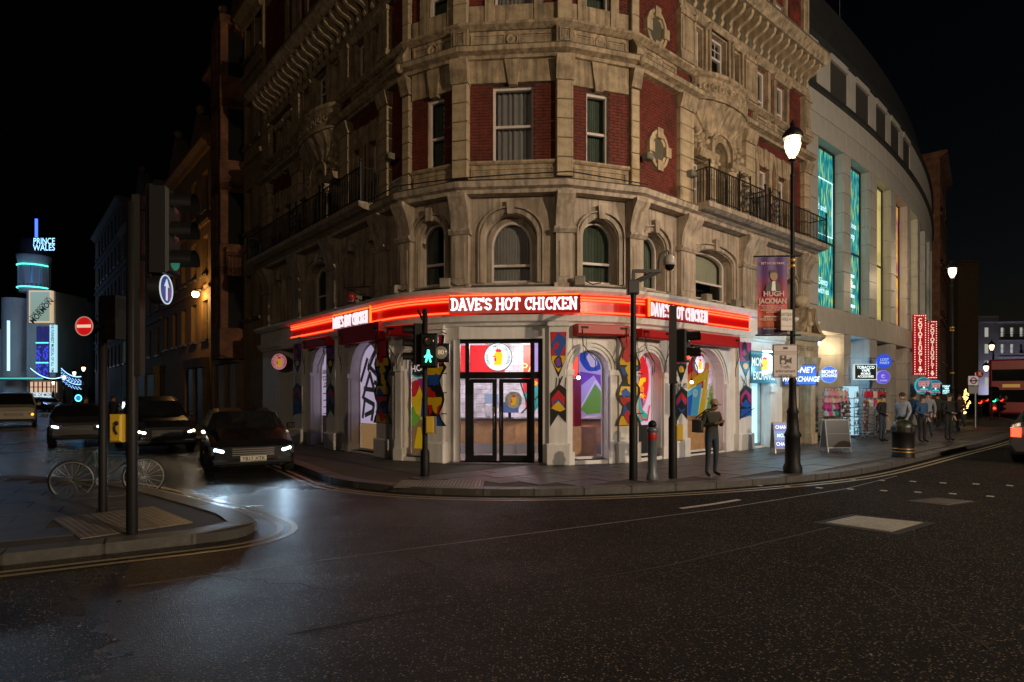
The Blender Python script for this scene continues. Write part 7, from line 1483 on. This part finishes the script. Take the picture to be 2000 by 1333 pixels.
for px, py, Y, m, lab in ((1909,785,34,redl,'far traffic signal showing red beside bus stop'),(1937,782,38,green,'far traffic signal showing green in front of the dark bus'),(1952,781,44,redl,'small far traffic signal showing red near the white building'),(1924,781,48,redl,'tiny far traffic signal showing red left of the green one')):
    p = at(px,770,Y); z = H+(HY-py)/F*Y; t = thing('traffic_signal',lab,'traffic signal', place(p.x,p.y,.0)); post(t, z+.1, .05); sig_head(t, wm(t) @ Matrix.Translation((0,-.1,z+(.34 if m is redl else -.34)*-1)), 3, 1.0, {0:m} if m is redl else {2:m})
def lit_tree(px, py, Y, w, h, col, lab, n, es):
    c = at(px,py,Y); t = thing('lit_tree', lab, 'tree', place(c.x,c.y,0)); R = random.Random(int(px)); bulbs = MB(); tr = MB(); z0 = c.z-h/2; tr.tube([(0,0,0),(0,0,c.z)],[.12,.05],6)
    for i in range(n):
        a = R.random()*6.28; k = (i+.5)/n; tip = Vector((w/2*cos(a)*(1-abs(k-.4)),w/2*sin(a)*.6,z0+h*k)); tr.tube([(0,0,max(z0+h*k-h*.3,.5)),tuple(tip)],[.03,.01],4)
        for q in range(7): pp = Vector((0,0,max(z0+h*k-h*.3,.5))).lerp(tip,(q+1)/7); bulbs.ball((pp.x+R.uniform(-.05,.05),pp.y,pp.z+R.uniform(-.05,.05)),.045,4)
    tr.build('trunk', mat('bark',(.04,.03,.02),.9), t); bulbs.build('fairy_lights', emis('fairy_%d'%int(px),col,es), t, kind='stuff'); return t
lit_tree(1959,750,60,2.0,1.9,(1,.8,.3),'bare small tree wound with warm yellow fairy lights',16,5); lit_tree(1885,783,40,.7,1.6,(1,.62,.15),'slim decorated tree glowing gold beside the bus stop',14,6)
for a, b, sag, lab, col in (((60,720,62),(120,737,62),.5,'upper string of ice white lights across the side street',(.35,.65,1)),((120,720,64),(158,736,58),.3,'net of blue white lights hung by the distant lamps',(.25,.5,1))):
    p, q = at(*a), at(*b); t = thing('string_lights', lab, 'string lights', Matrix.Translation(p), 'lights strung across the side street'); L_ = q-p; g = MB(); w_ = MB(); n = 40
    pts = [L_*(i/n)-Vector((0,0,sag*4*(i/n)*(1-i/n))) for i in range(n+1)]; w_.tube(pts,.012,4); w_.build('wire', black, t); [g.ball(tuple(v),.055,5) for v in pts]
    if 'net' in lab: [g.ball(tuple(v-Vector((0,0,.25*k+.1*((i*k)%3)))),.05,5) for i, v in enumerate(pts[::2]) for k in range(1,5)]
    g.build('bulbs', emis('string_%d'%int(col[0]*100),col,3), t, kind='stuff')
p = at(153,778,50); t = thing('neon_ring','small cyan neon ring sign in the distant side street','neon sign', Matrix.Translation(p)); g = MB(); g.tube([(.26*cos(2*pi*i/20),0,.26*sin(2*pi*i/20)) for i in range(21)],.03,6); g.build('ring', emis('ring_cyan',(.1,.6,1),5), t, wm(t)); MB().lathe([(.2,0),(.2,.03)],(0,0,0),16).build('face', mat('ring_face',(.02,.1,.2),.4,emit=(.05,.35,.7),es=.8), t, wm(t) @ Matrix.Rotation(pi/2,4,'X')); q = MB(); q.tube([(0,.05,-.26),(0,.05,-p.z)],.03,6); q.build('post', black, t)
# ------------------------------------------------------------------ vehicles (front towards local -y)
carglass = mat('car_glass',(.012,.014,.016),.04); headm = emis('headlight_cool',(.55,.85,1),16); headw = emis('headlight_warm',(1,.85,.62),26); tailm = emis('tail_lamp',(1,.03,.012),7); indm = emis('indicator',(1,.28,.02),5)
def car(name, label, M, st, W_, paint, cat, wheels, wr=.33, lamp=headm, lz=.62, plate='', tail=None, ind=None, group=None, gs=(2,4,6), lampw=.17, roofw=.78):
    t = thing(name, label, cat, M, group); body, sw, ws, sw2, ws2 = MB(), MB(), MB(), MB(), MB(); rows = []
    for (y, zb, zl, zt, k) in st:
        hw = W_/2*k; cab = zt-zl > .25; tw = hw*(roofw if cab else .93)
        h = [(hw*.86,zb),(hw*.99,zb+.16),(hw,(zb+zl)/2),(hw*.965,zl),(tw,zt-.05),(tw*.8,zt)]
        rows.append([(x,y,z) for x,z in h]+[(-x,y,z) for x,z in h[::-1]])
    n = 12
    for i in range(len(rows)-1):
        cab = st[i][3]-st[i][2] > .25 or st[i+1][3]-st[i+1][2] > .25; both = st[i][3]-st[i][2] > .25 and st[i+1][3]-st[i+1][2] > .25
        for j in range(n):
            k = (j+1) % n; q = [rows[i][j],rows[i+1][j],rows[i+1][k],rows[i][k]]
            dst = body
            if both and j in (3,7): dst = sw if j == 3 else sw2
            elif cab and not both and j in (3,4,5,6,7): dst = ws if i < len(rows)/2 else ws2
            dst.add(q, [(3,2,1,0)], 0, None, dst is body)
            if dst is sw or dst is sw2: body.add([(p[0]*.985,p[1],p[2]) for p in q],[(3,2,1,0)])
    body.add(rows[0],[list(range(n))]); body.add(rows[-1],[list(range(n-1,-1,-1))])
    body.build('body', paint, t); sw.build('side_window', carglass, t); sw2.build('side_window', carglass, t); ws.build('windscreen', carglass, t); ws2.build('rear_window', carglass, t)
    pl = MB(); y0, y1 = st[0][0], st[-1][0]
    for i in range(2, len(rows)-2):
        if st[i][3]-st[i][2] > .25:
            a, b = rows[i][3], rows[i][4]; [pl.tube([(s*a[0]*1.004,a[1],a[2]),(s*b[0]*1.004,b[1],b[2])],.028,5) for s in (-1,1)]
    pl.build('pillar', paint, t)
    for y in wheels:
        for s in (-1,1):
            Mx = M @ Matrix.Translation((s*(W_/2-.10),y,wr)) @ Matrix.Rotation(s*pi/2,4,'Y')
            w = MB().lathe([(wr*.6,-.1),(wr*.95,-.1),(wr,-.06),(wr,.08),(wr*.95,.12),(wr*.62,.12)],(0,0,0),20).build('wheel', rubber, t, Mx)
            g = MB(); g.lathe([(wr*.63,.06),(wr*.63,.115),(wr*.56,.115),(wr*.54,.07),(.001,.07)],(0,0,0),20); [g.box(-.025,.025,.03,wr*.57,.07,.10,0,Matrix.Rotation(a*2*pi/5,4,'Z')) for a in range(5)]; g.build('rim', steel, w, Mx)
    for s in (-1,1):
        x = s*W_*.37; g = MB()
        for k in range(4): g.ball((x-s*.06+s*k*.045,y0+.005+.008*k,lz+.012*k),.036,8)
        g.lathe([(.001,-.0)],(x,y0,lz),6) if False else None
        g.build('headlight', lamp if lamp else lens, t)
        MB().bev(x-lampw,x+lampw,y0+.02,y0+.25,lz-.09,lz+.10,.02).build('headlight_housing', mat('lamp_housing',(.05,.05,.055),.1), t)
        MB().box(x-.10,x+.10,y1-.03,y1+.03,lz+.05,lz+.28).build('tail_light', tail or mat('tail_dark',(.12,.005,.005),.2), t)
        if ind: MB().ball((x+s*.08,y0+.02,lz-.02),.07,8).build('indicator', ind, t)
        g = MB(); g.bev(s*(W_/2+.10)-.09,s*(W_/2+.10)+.09,st[3][0]+.25,st[3][0]+.36,st[3][2]+.02,st[3][2]+.16,.02); g.build('mirror', paint, t)
    g = MB(); [g.box(-.42,.42,y0-.012,y0+.02,lz-.10+.045*k,lz-.08+.045*k) for k in range(4)]; g.build('grille', chrome, t)
    if plate:
        p = MB().box(-.26,.26,y0-.03,y0+.0,.34,.46).build('number_plate', flat(.6,.58,.5), t); g = MB(); text(g,plate,.075,0,.40,y0-.032,bold=.02); g.build('lettering', black, p)
    g = MB(); g.bev(-W_/2*.9,W_/2*.9,y0-.03,y0+.3,st[0][1],st[0][1]+.14,.04); g.build('bumper', black, t)
    return t
blackcar = mat('black_car_paint',(.008,.008,.009),.18,coat=.6); greycar = mat('grey_car_paint',(.06,.06,.065),.25,coat=.5); vanwhite = mat('white_van_paint',(.5,.48,.44),.35); redbus = mat('red_bus_paint',(.35,.008,.01),.3)
SALOON = [(0,.26,.60,.66,.84),(.12,.22,.74,.80,.94),(1.0,.2,.90,.96,1),(1.25,.2,.94,1.0,1),(1.95,.2,.96,1.38,1),(2.6,.2,.96,1.45,1),(3.5,.2,.98,1.40,1),(4.1,.22,1.0,1.06,.98),(4.55,.26,.92,.97,.92),(4.65,.34,.7,.76,.86)]
TAXI = [(0,.26,.72,.78,.80),(.12,.22,.92,.98,.92),(1.0,.2,1.02,1.09,1),(1.3,.2,1.06,1.13,1),(1.8,.2,1.08,1.58,1),(2.5,.2,1.08,1.72,1),(3.6,.2,1.08,1.68,1),(4.15,.2,1.08,1.45,1),(4.5,.24,.98,1.04,.95),(4.6,.32,.8,.86,.88)]
VAN = [(0,.3,.8,.86,.88),(.12,.25,1.0,1.06,.96),(.7,.22,1.12,1.18,1),(.9,.22,1.15,1.22,1),(1.4,.22,1.15,1.84,1),(2.2,.22,1.15,1.9,1),(3.4,.22,1.15,1.9,1),(4.3,.22,1.15,1.88,1),(4.4,.3,1.0,1.08,.97)]
sal = car('saloon_car','black saloon car turning out of the side street with icy headlights', place(-5.62,13.15,0,29), SALOON, 1.82, blackcar, 'car', (.85,3.6), plate='YB17 XTK', lz=.57)
car('taxi','tall rounded black taxi waiting behind the black saloon', place(-10.6,18.6,0,40), TAXI, 1.8, blackcar, 'taxi', (.85,3.75), lamp=headw, lz=.62)
car('small_car','small dark hatchback with blue headlights before the white van', place(-15.0,20.9,0,36), SALOON, 1.7, greycar, 'car', (.8,3.5), lz=.66)
car('delivery_van','dim white delivery van with amber indicators at the left edge', place(-27.2,33,0,38), VAN, 1.95, vanwhite, 'van', (.85,3.5), lamp=None, lz=.7, ind=indm)
q = at(1985,843,15.4); c_, s_ = cos(radians(40.2)), sin(radians(40.2))
car('silver_car','dark car leaving along the road with red tail lamp lit', Matrix.Translation((q.x,q.y,0)) @ Matrix.Rotation(radians(130.2),4,'Z') @ Matrix.Translation((-.67,-4.65,0)), SALOON, 1.82, greycar, 'car', (.85,3.6), lamp=None, lz=.66, tail=tailm)
p = at(1936,770,52); car('taxi','distant black taxi under the green far traffic signal', place(p.x,p.y,0,-22), TAXI, 1.8, blackcar, 'taxi', (.85,3.75), lamp=None, tail=tailm, lz=.65)
for px, Y, lab in ((112,62,'nearer dark parked car far down the side street'),(92,70,'farther dark parked car by the theatre entrance')):
    p = at(px,770,Y); car('parked_car',lab,place(p.x,p.y,0,60),SALOON,1.75,greycar,'car',(.85,3.6),lamp=None,tail=tailm,lz=.66)
p = at(1975,770,44); t = thing('double_decker_bus','dark red double decker bus partly out of frame at street end','bus', place(p.x,p.y,0,-38))
g = MB(); g.bev(-1.25,1.25,0,10,.35,4.35,.12); g.build('body', redbus, t)
for z0, z1 in ((1.2,2.1),(2.75,3.6)):
    MB().box(-1.1,1.1,-.02,.0,z0,z1).build('front_window', carglass, t)
    for s in (-1,1):
        for k in range(6): MB().box(min(s*1.252,s*1.27),max(s*1.252,s*1.27),.5+k*1.55,1.95+k*1.55,z0,z1).build('side_window', carglass, t)
for y in (2.2,7.6):
    for s in (-1,1): MB().lathe([(.3,-.1),(.48,-.1),(.5,.1),(.3,.12)],(0,0,0),18).build('wheel', rubber, t, wm(t) @ Matrix.Translation((s*1.2,y,.5)) @ Matrix.Rotation(pi/2,4,'Y'))
g = MB(); g.box(-.5,.5,-.03,-.021,2.28,2.52); g.build('destination_blind', mat('blind_amber',(.1,.05,.01),.4,emit=(1,.5,.1),es=.3), t)
for s in (-1,1): MB().ball((s*.95,-.02,.75),.09,8).build('tail_light', tailm, t)
# dipped beams of the saloon, the taxi and the hatchback
def beam(t, x, y, z, p, col, sz=70, tilt=86):
    l = bpy.data.lights.new('headlight_beam','SPOT'); l.energy = p; l.color = col; l.spot_size = radians(sz); l.spot_blend = .8; l.shadow_soft_size = .06
    o = bpy.data.objects.new('headlight_beam', l); COL.objects.link(o); o.parent = t; o.matrix_basis = Matrix.Translation((x,y,z)) @ Matrix.Rotation(radians(tilt),4,'X') @ Matrix.Rotation(pi,4,'Y') @ Matrix.Rotation(pi,4,'Y') @ Matrix.Rotation(pi,4,'Z')
    o.rotation_mode = 'QUATERNION'; d = Vector((0,-1,-.075)); o.matrix_basis = Matrix.Translation((x,y,z)) @ d.to_track_quat('-Z','Y').to_matrix().to_4x4()
for s in (-1,1): beam(sal, s*.66, -.06, .57, 45, (.55,.8,1))
# ------------------------------------------------------------------ people
skin_ = mat('skin',(.42,.25,.17),.6); hair_ = mat('dark_hair',(.02,.014,.01),.7)
def person(label, M, pose, top, legs, hgt=1.72, shoe=None, hairm=None, cap=None, group=None):
    t = thing('person', label, 'person', M, group); k = hgt/1.74
    J = {'pel':(0,0,.95),'spine':(0,0,1.12),'chest':(0,-.01,1.32),'neck':(0,-.02,1.47),'jaw':(0,-.045,1.56),'crown':(0,-.03,1.70),
         'shL':(-.18,0,1.40),'shR':(.18,0,1.40),'elL':(-.24,.03,1.13),'elR':(.24,.03,1.13),'wrL':(-.25,-.05,.89),'wrR':(.25,-.05,.89),
         'hipL':(-.095,0,.90),'hipR':(.095,0,.90),'knL':(-.10,-.02,.50),'knR':(.10,-.02,.50),'anL':(-.11,.02,.09),'anR':(.11,.02,.09),'toL':(-.13,-.15,.04),'toR':(.13,-.15,.04)}
    J.update(pose); R = dict(pel=.135,spine=.125,chest=.145,neck=.055,jaw=.075,crown=.082,sh=.072,el=.05,wr=.034,hip=.088,kn=.062,an=.042,to=.036)
    names = list(J); vs = [Vector(J[n])*k for n in names]; rad = [R.get(n, R.get(n[:-1],.05))*k for n in names]
    E = [('pel','spine'),('spine','chest'),('chest','neck'),('neck','jaw'),('jaw','crown'),('chest','shL'),('chest','shR'),('shL','elL'),('elL','wrL'),('shR','elR'),('elR','wrR'),('pel','hipL'),('pel','hipR'),('hipL','knL'),('knL','anL'),('anL','toL'),('hipR','knR'),('knR','anR'),('anR','toR')]
    idx = {n:i for i,n in enumerate(names)}; E = [(idx[a],idx[b]) for a,b in E]; seglab = []
    lab = {}
    for S in 'LR':                             # palm, five unequal fingers
        w = vs[idx['wr'+S]]; e = vs[idx['el'+S]]; d = (w-e).normalized(); side = Vector((1 if S == 'L' else -1,0,0)); side = (side-d*side.dot(d)).normalized(); nrm = d.cross(side)
        palm = len(vs); vs.append(w+d*.07*k); rad.append(.034*k); E.append((idx['wr'+S],palm))
        for q, (off, ln) in enumerate(((-.032,.07),(-.011,.085),(.011,.08),(.032,.06))):
            a = len(vs); vs.append(vs[palm]+d*.03*k-side*off*k); rad.append(.011*k); E.append((palm,a)); vs.append(vs[a]+(d*.8+nrm*.35*(1 if S=='L' else -1))*ln*k); rad.append(.008*k); E.append((a,a+1))
        a = len(vs); vs.append(w+d*.04*k+side*.04*k); rad.append(.012*k); E.append((idx['wr'+S],a)); vs.append(vs[a]+(d*.7+side*.5)*.05*k); rad.append(.009*k); E.append((a,a+1))
    me = bpy.data.meshes.new('body'); me.from_pydata([tuple(v) for v in vs], E, []); o = bpy.data.objects.new('tmp', me); COL.objects.link(o)
    o.modifiers.new('s','SKIN'); sv = me.skin_vertices[0].data
    for i, r in enumerate(rad): sv[i].radius = (r, r*(.78 if names[i:i+1] and names[i] in ('pel','spine','chest') else 1)); sv[i].use_root = (i == 0)
    su = o.modifiers.new('u','SUBSURF'); su.levels = 1; su.render_levels = 1
    dg = bpy.context.evaluated_depsgraph_get(); nm = bpy.data.meshes.new_from_object(o.evaluated_get(dg)); bpy.data.objects.remove(o); nm.name = 'body'
    nm.materials.clear(); [nm.materials.append(m) for m in (skin_, top, legs, shoe or black)]
    segs = [(Vector(vs[a]),Vector(vs[b]),a,b) for a,b in E]
    def kind(a, b):
        na = names[a] if a < len(names) else 'hand'; nb = names[b] if b < len(names) else 'hand'
        if 'hand' in (na,nb) or nb in ('jaw','crown') or nb == 'neck' and False: return 0
        if nb[:2] in ('to',): return 3
        if nb[:2] in ('hi','kn','an'): return 2
        return 1
    kd = [kind(a,b) for _,_,a,b in segs]
    for p in nm.polygons:
        c = p.center; best = min(range(len(segs)), key=lambda i: (lambda A,B: (c-(A+(B-A)*max(0,min(1,(c-A).dot(B-A)/max((B-A).length_squared,1e-9))))).length)(segs[i][0],segs[i][1]))
        p.material_index = kd[best] if not (kd[best] == 1 and c.z < .93*k) else 2; p.use_smooth = True
    link(nm, 'body', t)
    jw, cr = Vector(J['jaw'])*k, Vector(J['crown'])*k; up = (cr-jw).normalized(); hc = (jw+cr)/2; fwd = Vector((0,-1,0)); fwd = (fwd-up*fwd.dot(up)).normalized(); sd = up.cross(fwd)
    g = MB(); Rt = Matrix((sd,-fwd,up)).transposed().to_4x4(); HM = Matrix.Translation(hc) @ Rt
    g.ball((0,.012,.035*k),.098*k,12,0,HM,1.0); g.build('hair' if not cap else 'cap', cap or hairm or hair_, t)
    if cap: g = MB(); g.extr([(-.075*k,-.08*k),(.075*k,-.08*k),(.06*k,-.18*k),(-.06*k,-.18*k)],.03*k,.042*k,0,HM); g.build('cap_peak', cap, t)
    f = MB(); f.ball((0,-.088*k,-.005*k),.014*k,8,0,HM); f.build('nose', skin_, t); f = MB(); [f.ball((s*.03*k,-.079*k,.02*k),.010*k,8,0,HM) for s in (-1,1)]; f.build('eyes', mat('eye_dark',(.03,.02,.02),.2), t); f = MB(); f.box(-.022*k,.022*k,-.083*k,-.074*k,-.045*k,-.036*k,0,HM); f.build('mouth', mat('lip',(.3,.1,.09),.5), t)
    f = MB(); [f.ball((s*.082*k,.0,.0),.02*k,8,0,HM) for s in (-1,1)]; f.build('ears', skin_, t)
    return t
def cloth(n, c): return mat('cloth_'+n, c, .85, var=.15, vscale=12)
jean = cloth('dark_jeans',(.025,.04,.06)); grn = cloth('dark_olive',(.030,.030,.022)); cblk = cloth('black',(.014,.014,.016)); cbl = cloth('denim_blue',(.03,.08,.18)); cgy = cloth('grey',(.2,.21,.24)); cwh = cloth('pale',(.24,.26,.30)); cbr = cloth('brown',(.06,.03,.022))
p = gp(1390,931,.12)
phone = dict(elL=(-.25,.0,1.14),wrL=(-.10,-.25,1.20),elR=(.25,.0,1.14),wrR=(.09,-.26,1.22),jaw=(0,-.085,1.55),crown=(0,-.12,1.68),neck=(0,-.035,1.46),knL=(-.11,-.03,.5),anL=(-.13,.0,.09),toL=(-.17,-.16,.04),anR=(.12,.05,.09),toR=(.15,-.11,.04))
person('man in tan cap and dark olive jacket looking down outside the pink mural arch', place(p.x,p.y,.12,18), phone, grn, jean, 1.58, cap=cloth('cap_tan',(.30,.22,.17)))
t = thing('phone','small dark phone held by the man in the cap','phone', place(p.x,p.y,.12,18)); MB().bev(-.035,.035,-.27,-.262,1.12,1.26,.004,0,Matrix.Rotation(-.2,4,'X')).build('case', black, t)
t = thing('shoulder_bag','dark shoulder bag hanging at the side of the man in cap','bag', place(p.x,p.y,.12,18)); g = MB(); g.bev(-.36,-.24,-.10,.16,.90,1.16,.04); g.build('bag', mat('bag_dark',(.02,.018,.016),.6), t); q = MB(); q.tube([(-.30,.0,1.19),(-.16,-.13,1.36),(.0,-.15,1.38),(.16,.02,1.40),(.0,.17,1.36),(-.30,.12,1.19)],.014,5); q.build('strap', mat('strap_dark',(.02,.02,.02),.7), t)
walkA = dict(knL=(-.1,-.16,.52),anL=(-.1,-.22,.10),toL=(-.11,-.39,.07),knR=(.1,.02,.5),anR=(.1,.26,.14),toR=(.1,.14,.04),wrL=(-.24,.14,.92),elL=(-.24,.10,1.13),wrR=(.24,-.2,.94),elR=(.24,-.02,1.13))
stand = dict(wrL=(-.13,-.20,1.05),wrR=(.23,-.06,.9))
crowd = [(1722,1.9,'person in dark coat standing beside the coloured pouches',cblk,jean,stand,30,1.66),(1738,3.1,'person in pale grey jacket walking before the dark shop window',cwh,cblk,walkA,-60,1.72),(1760,1.6,'person in brown coat behind the litter bin',cbr,cblk,stand,70,1.68),(1784,.9,'person in denim blue jacket nearest the red bar signs',cbl,jean,walkA,110,1.70),(1801,2.9,'person in blue top leaning by the curved building pier',cbl,cblk,stand,15,1.64),(1812,2.2,'person in pale shirt under the round bar signs',cwh,jean,stand,-35,1.75),(1832,1.2,'person in dark olive coat walking away past the bar',grn,cblk,walkA,160,1.70),(1852,3.3,'person in black standing under the cyan corner shop sign',cblk,cblk,stand,20,1.7),(1875,2.0,'person in brown jacket near the far street lamp',cbr,jean,walkA,-70,1.66)]
for px, d, lab, tp, lg, ps, dg_, hg in crowd:
    s = smp(px,d); q = mp(s,d); person(lab, place(q[0],q[1],.12,dg_), ps, tp, lg, hg, group='people on the right-hand pavement')
for px, Y, lab, dg_ in ((166,24,'person in dark clothes crossing behind the blue lit hatchback',60),(222,30,'person in dark coat on the side street pavement',10)):
    p = at(px,770,Y); person(lab, place(p.x,p.y,.0,dg_), walkA, cblk, cblk, 1.7)
# bicycle standing on the side street by the near poles
p = gp(205,975); t = thing('bicycle','dark bicycle standing in the side street behind the no entry pole','bicycle', place(p.x,p.y+.1,0,28))
for x in (-.52,.52):
    Mx = wm(t) @ Matrix.Translation((x,0,.34)) @ Matrix.Rotation(pi/2,4,'X'); w = MB().tube([(.325*cos(2*pi*i/28),.325*sin(2*pi*i/28),0) for i in range(29)],.017,6).build('wheel', rubber, t, Mx); g = MB(); [g.tube([(0,0,0),(.31*cos(a),.31*sin(a),0)],.003,3) for a in [2*pi*i/16 for i in range(16)]]; g.tube([(.305*cos(2*pi*i/28),.305*sin(2*pi*i/28),0) for i in range(29)],.010,5); g.build('spokes', steel, w, Mx)
g = MB(); [g.tube(q,.017,6) for q in ([(-.52,0,.34),(-.1,0,.30),(-.22,0,.82)],[(-.1,0,.30),(.36,0,.72),(-.20,0,.76)],[(-.52,0,.34),(-.21,0,.78)],[(.52,0,.34),(.38,0,.66),(.34,0,.94)])]; g.build('frame', mat('bike_green',(.02,.04,.02),.3), t)
g = MB(); g.tube([(.40,-.28,.98),(.36,-.2,1.0),(.34,0,.96),(.36,.2,1.0),(.40,.28,.98)],.014,6); g.build('handlebar', black, t); g = MB(); g.extr([(-.36,-.07),(-.18,-.06),(-.08,-.02),(-.08,.02),(-.18,.06),(-.36,.07)],.84,.88); g.build('saddle', black, t); g = MB(); g.lathe([(.09,-.01),(.09,.01)],(0,0,0),16); g.tube([(0,0,.03),(.12,.1,.03)],.01,5); g.tube([(0,0,-.03),(-.12,-.1,-.03)],.01,5); g.build('crank', steel, t, wm(t) @ Matrix.Translation((-.1,0,.30)) @ Matrix.Rotation(pi/2,4,'X')); g = MB(); g.tube([(-.12,.02,.28),(-.02,.2,.01)],.008,5); g.build('stand', steel, t)
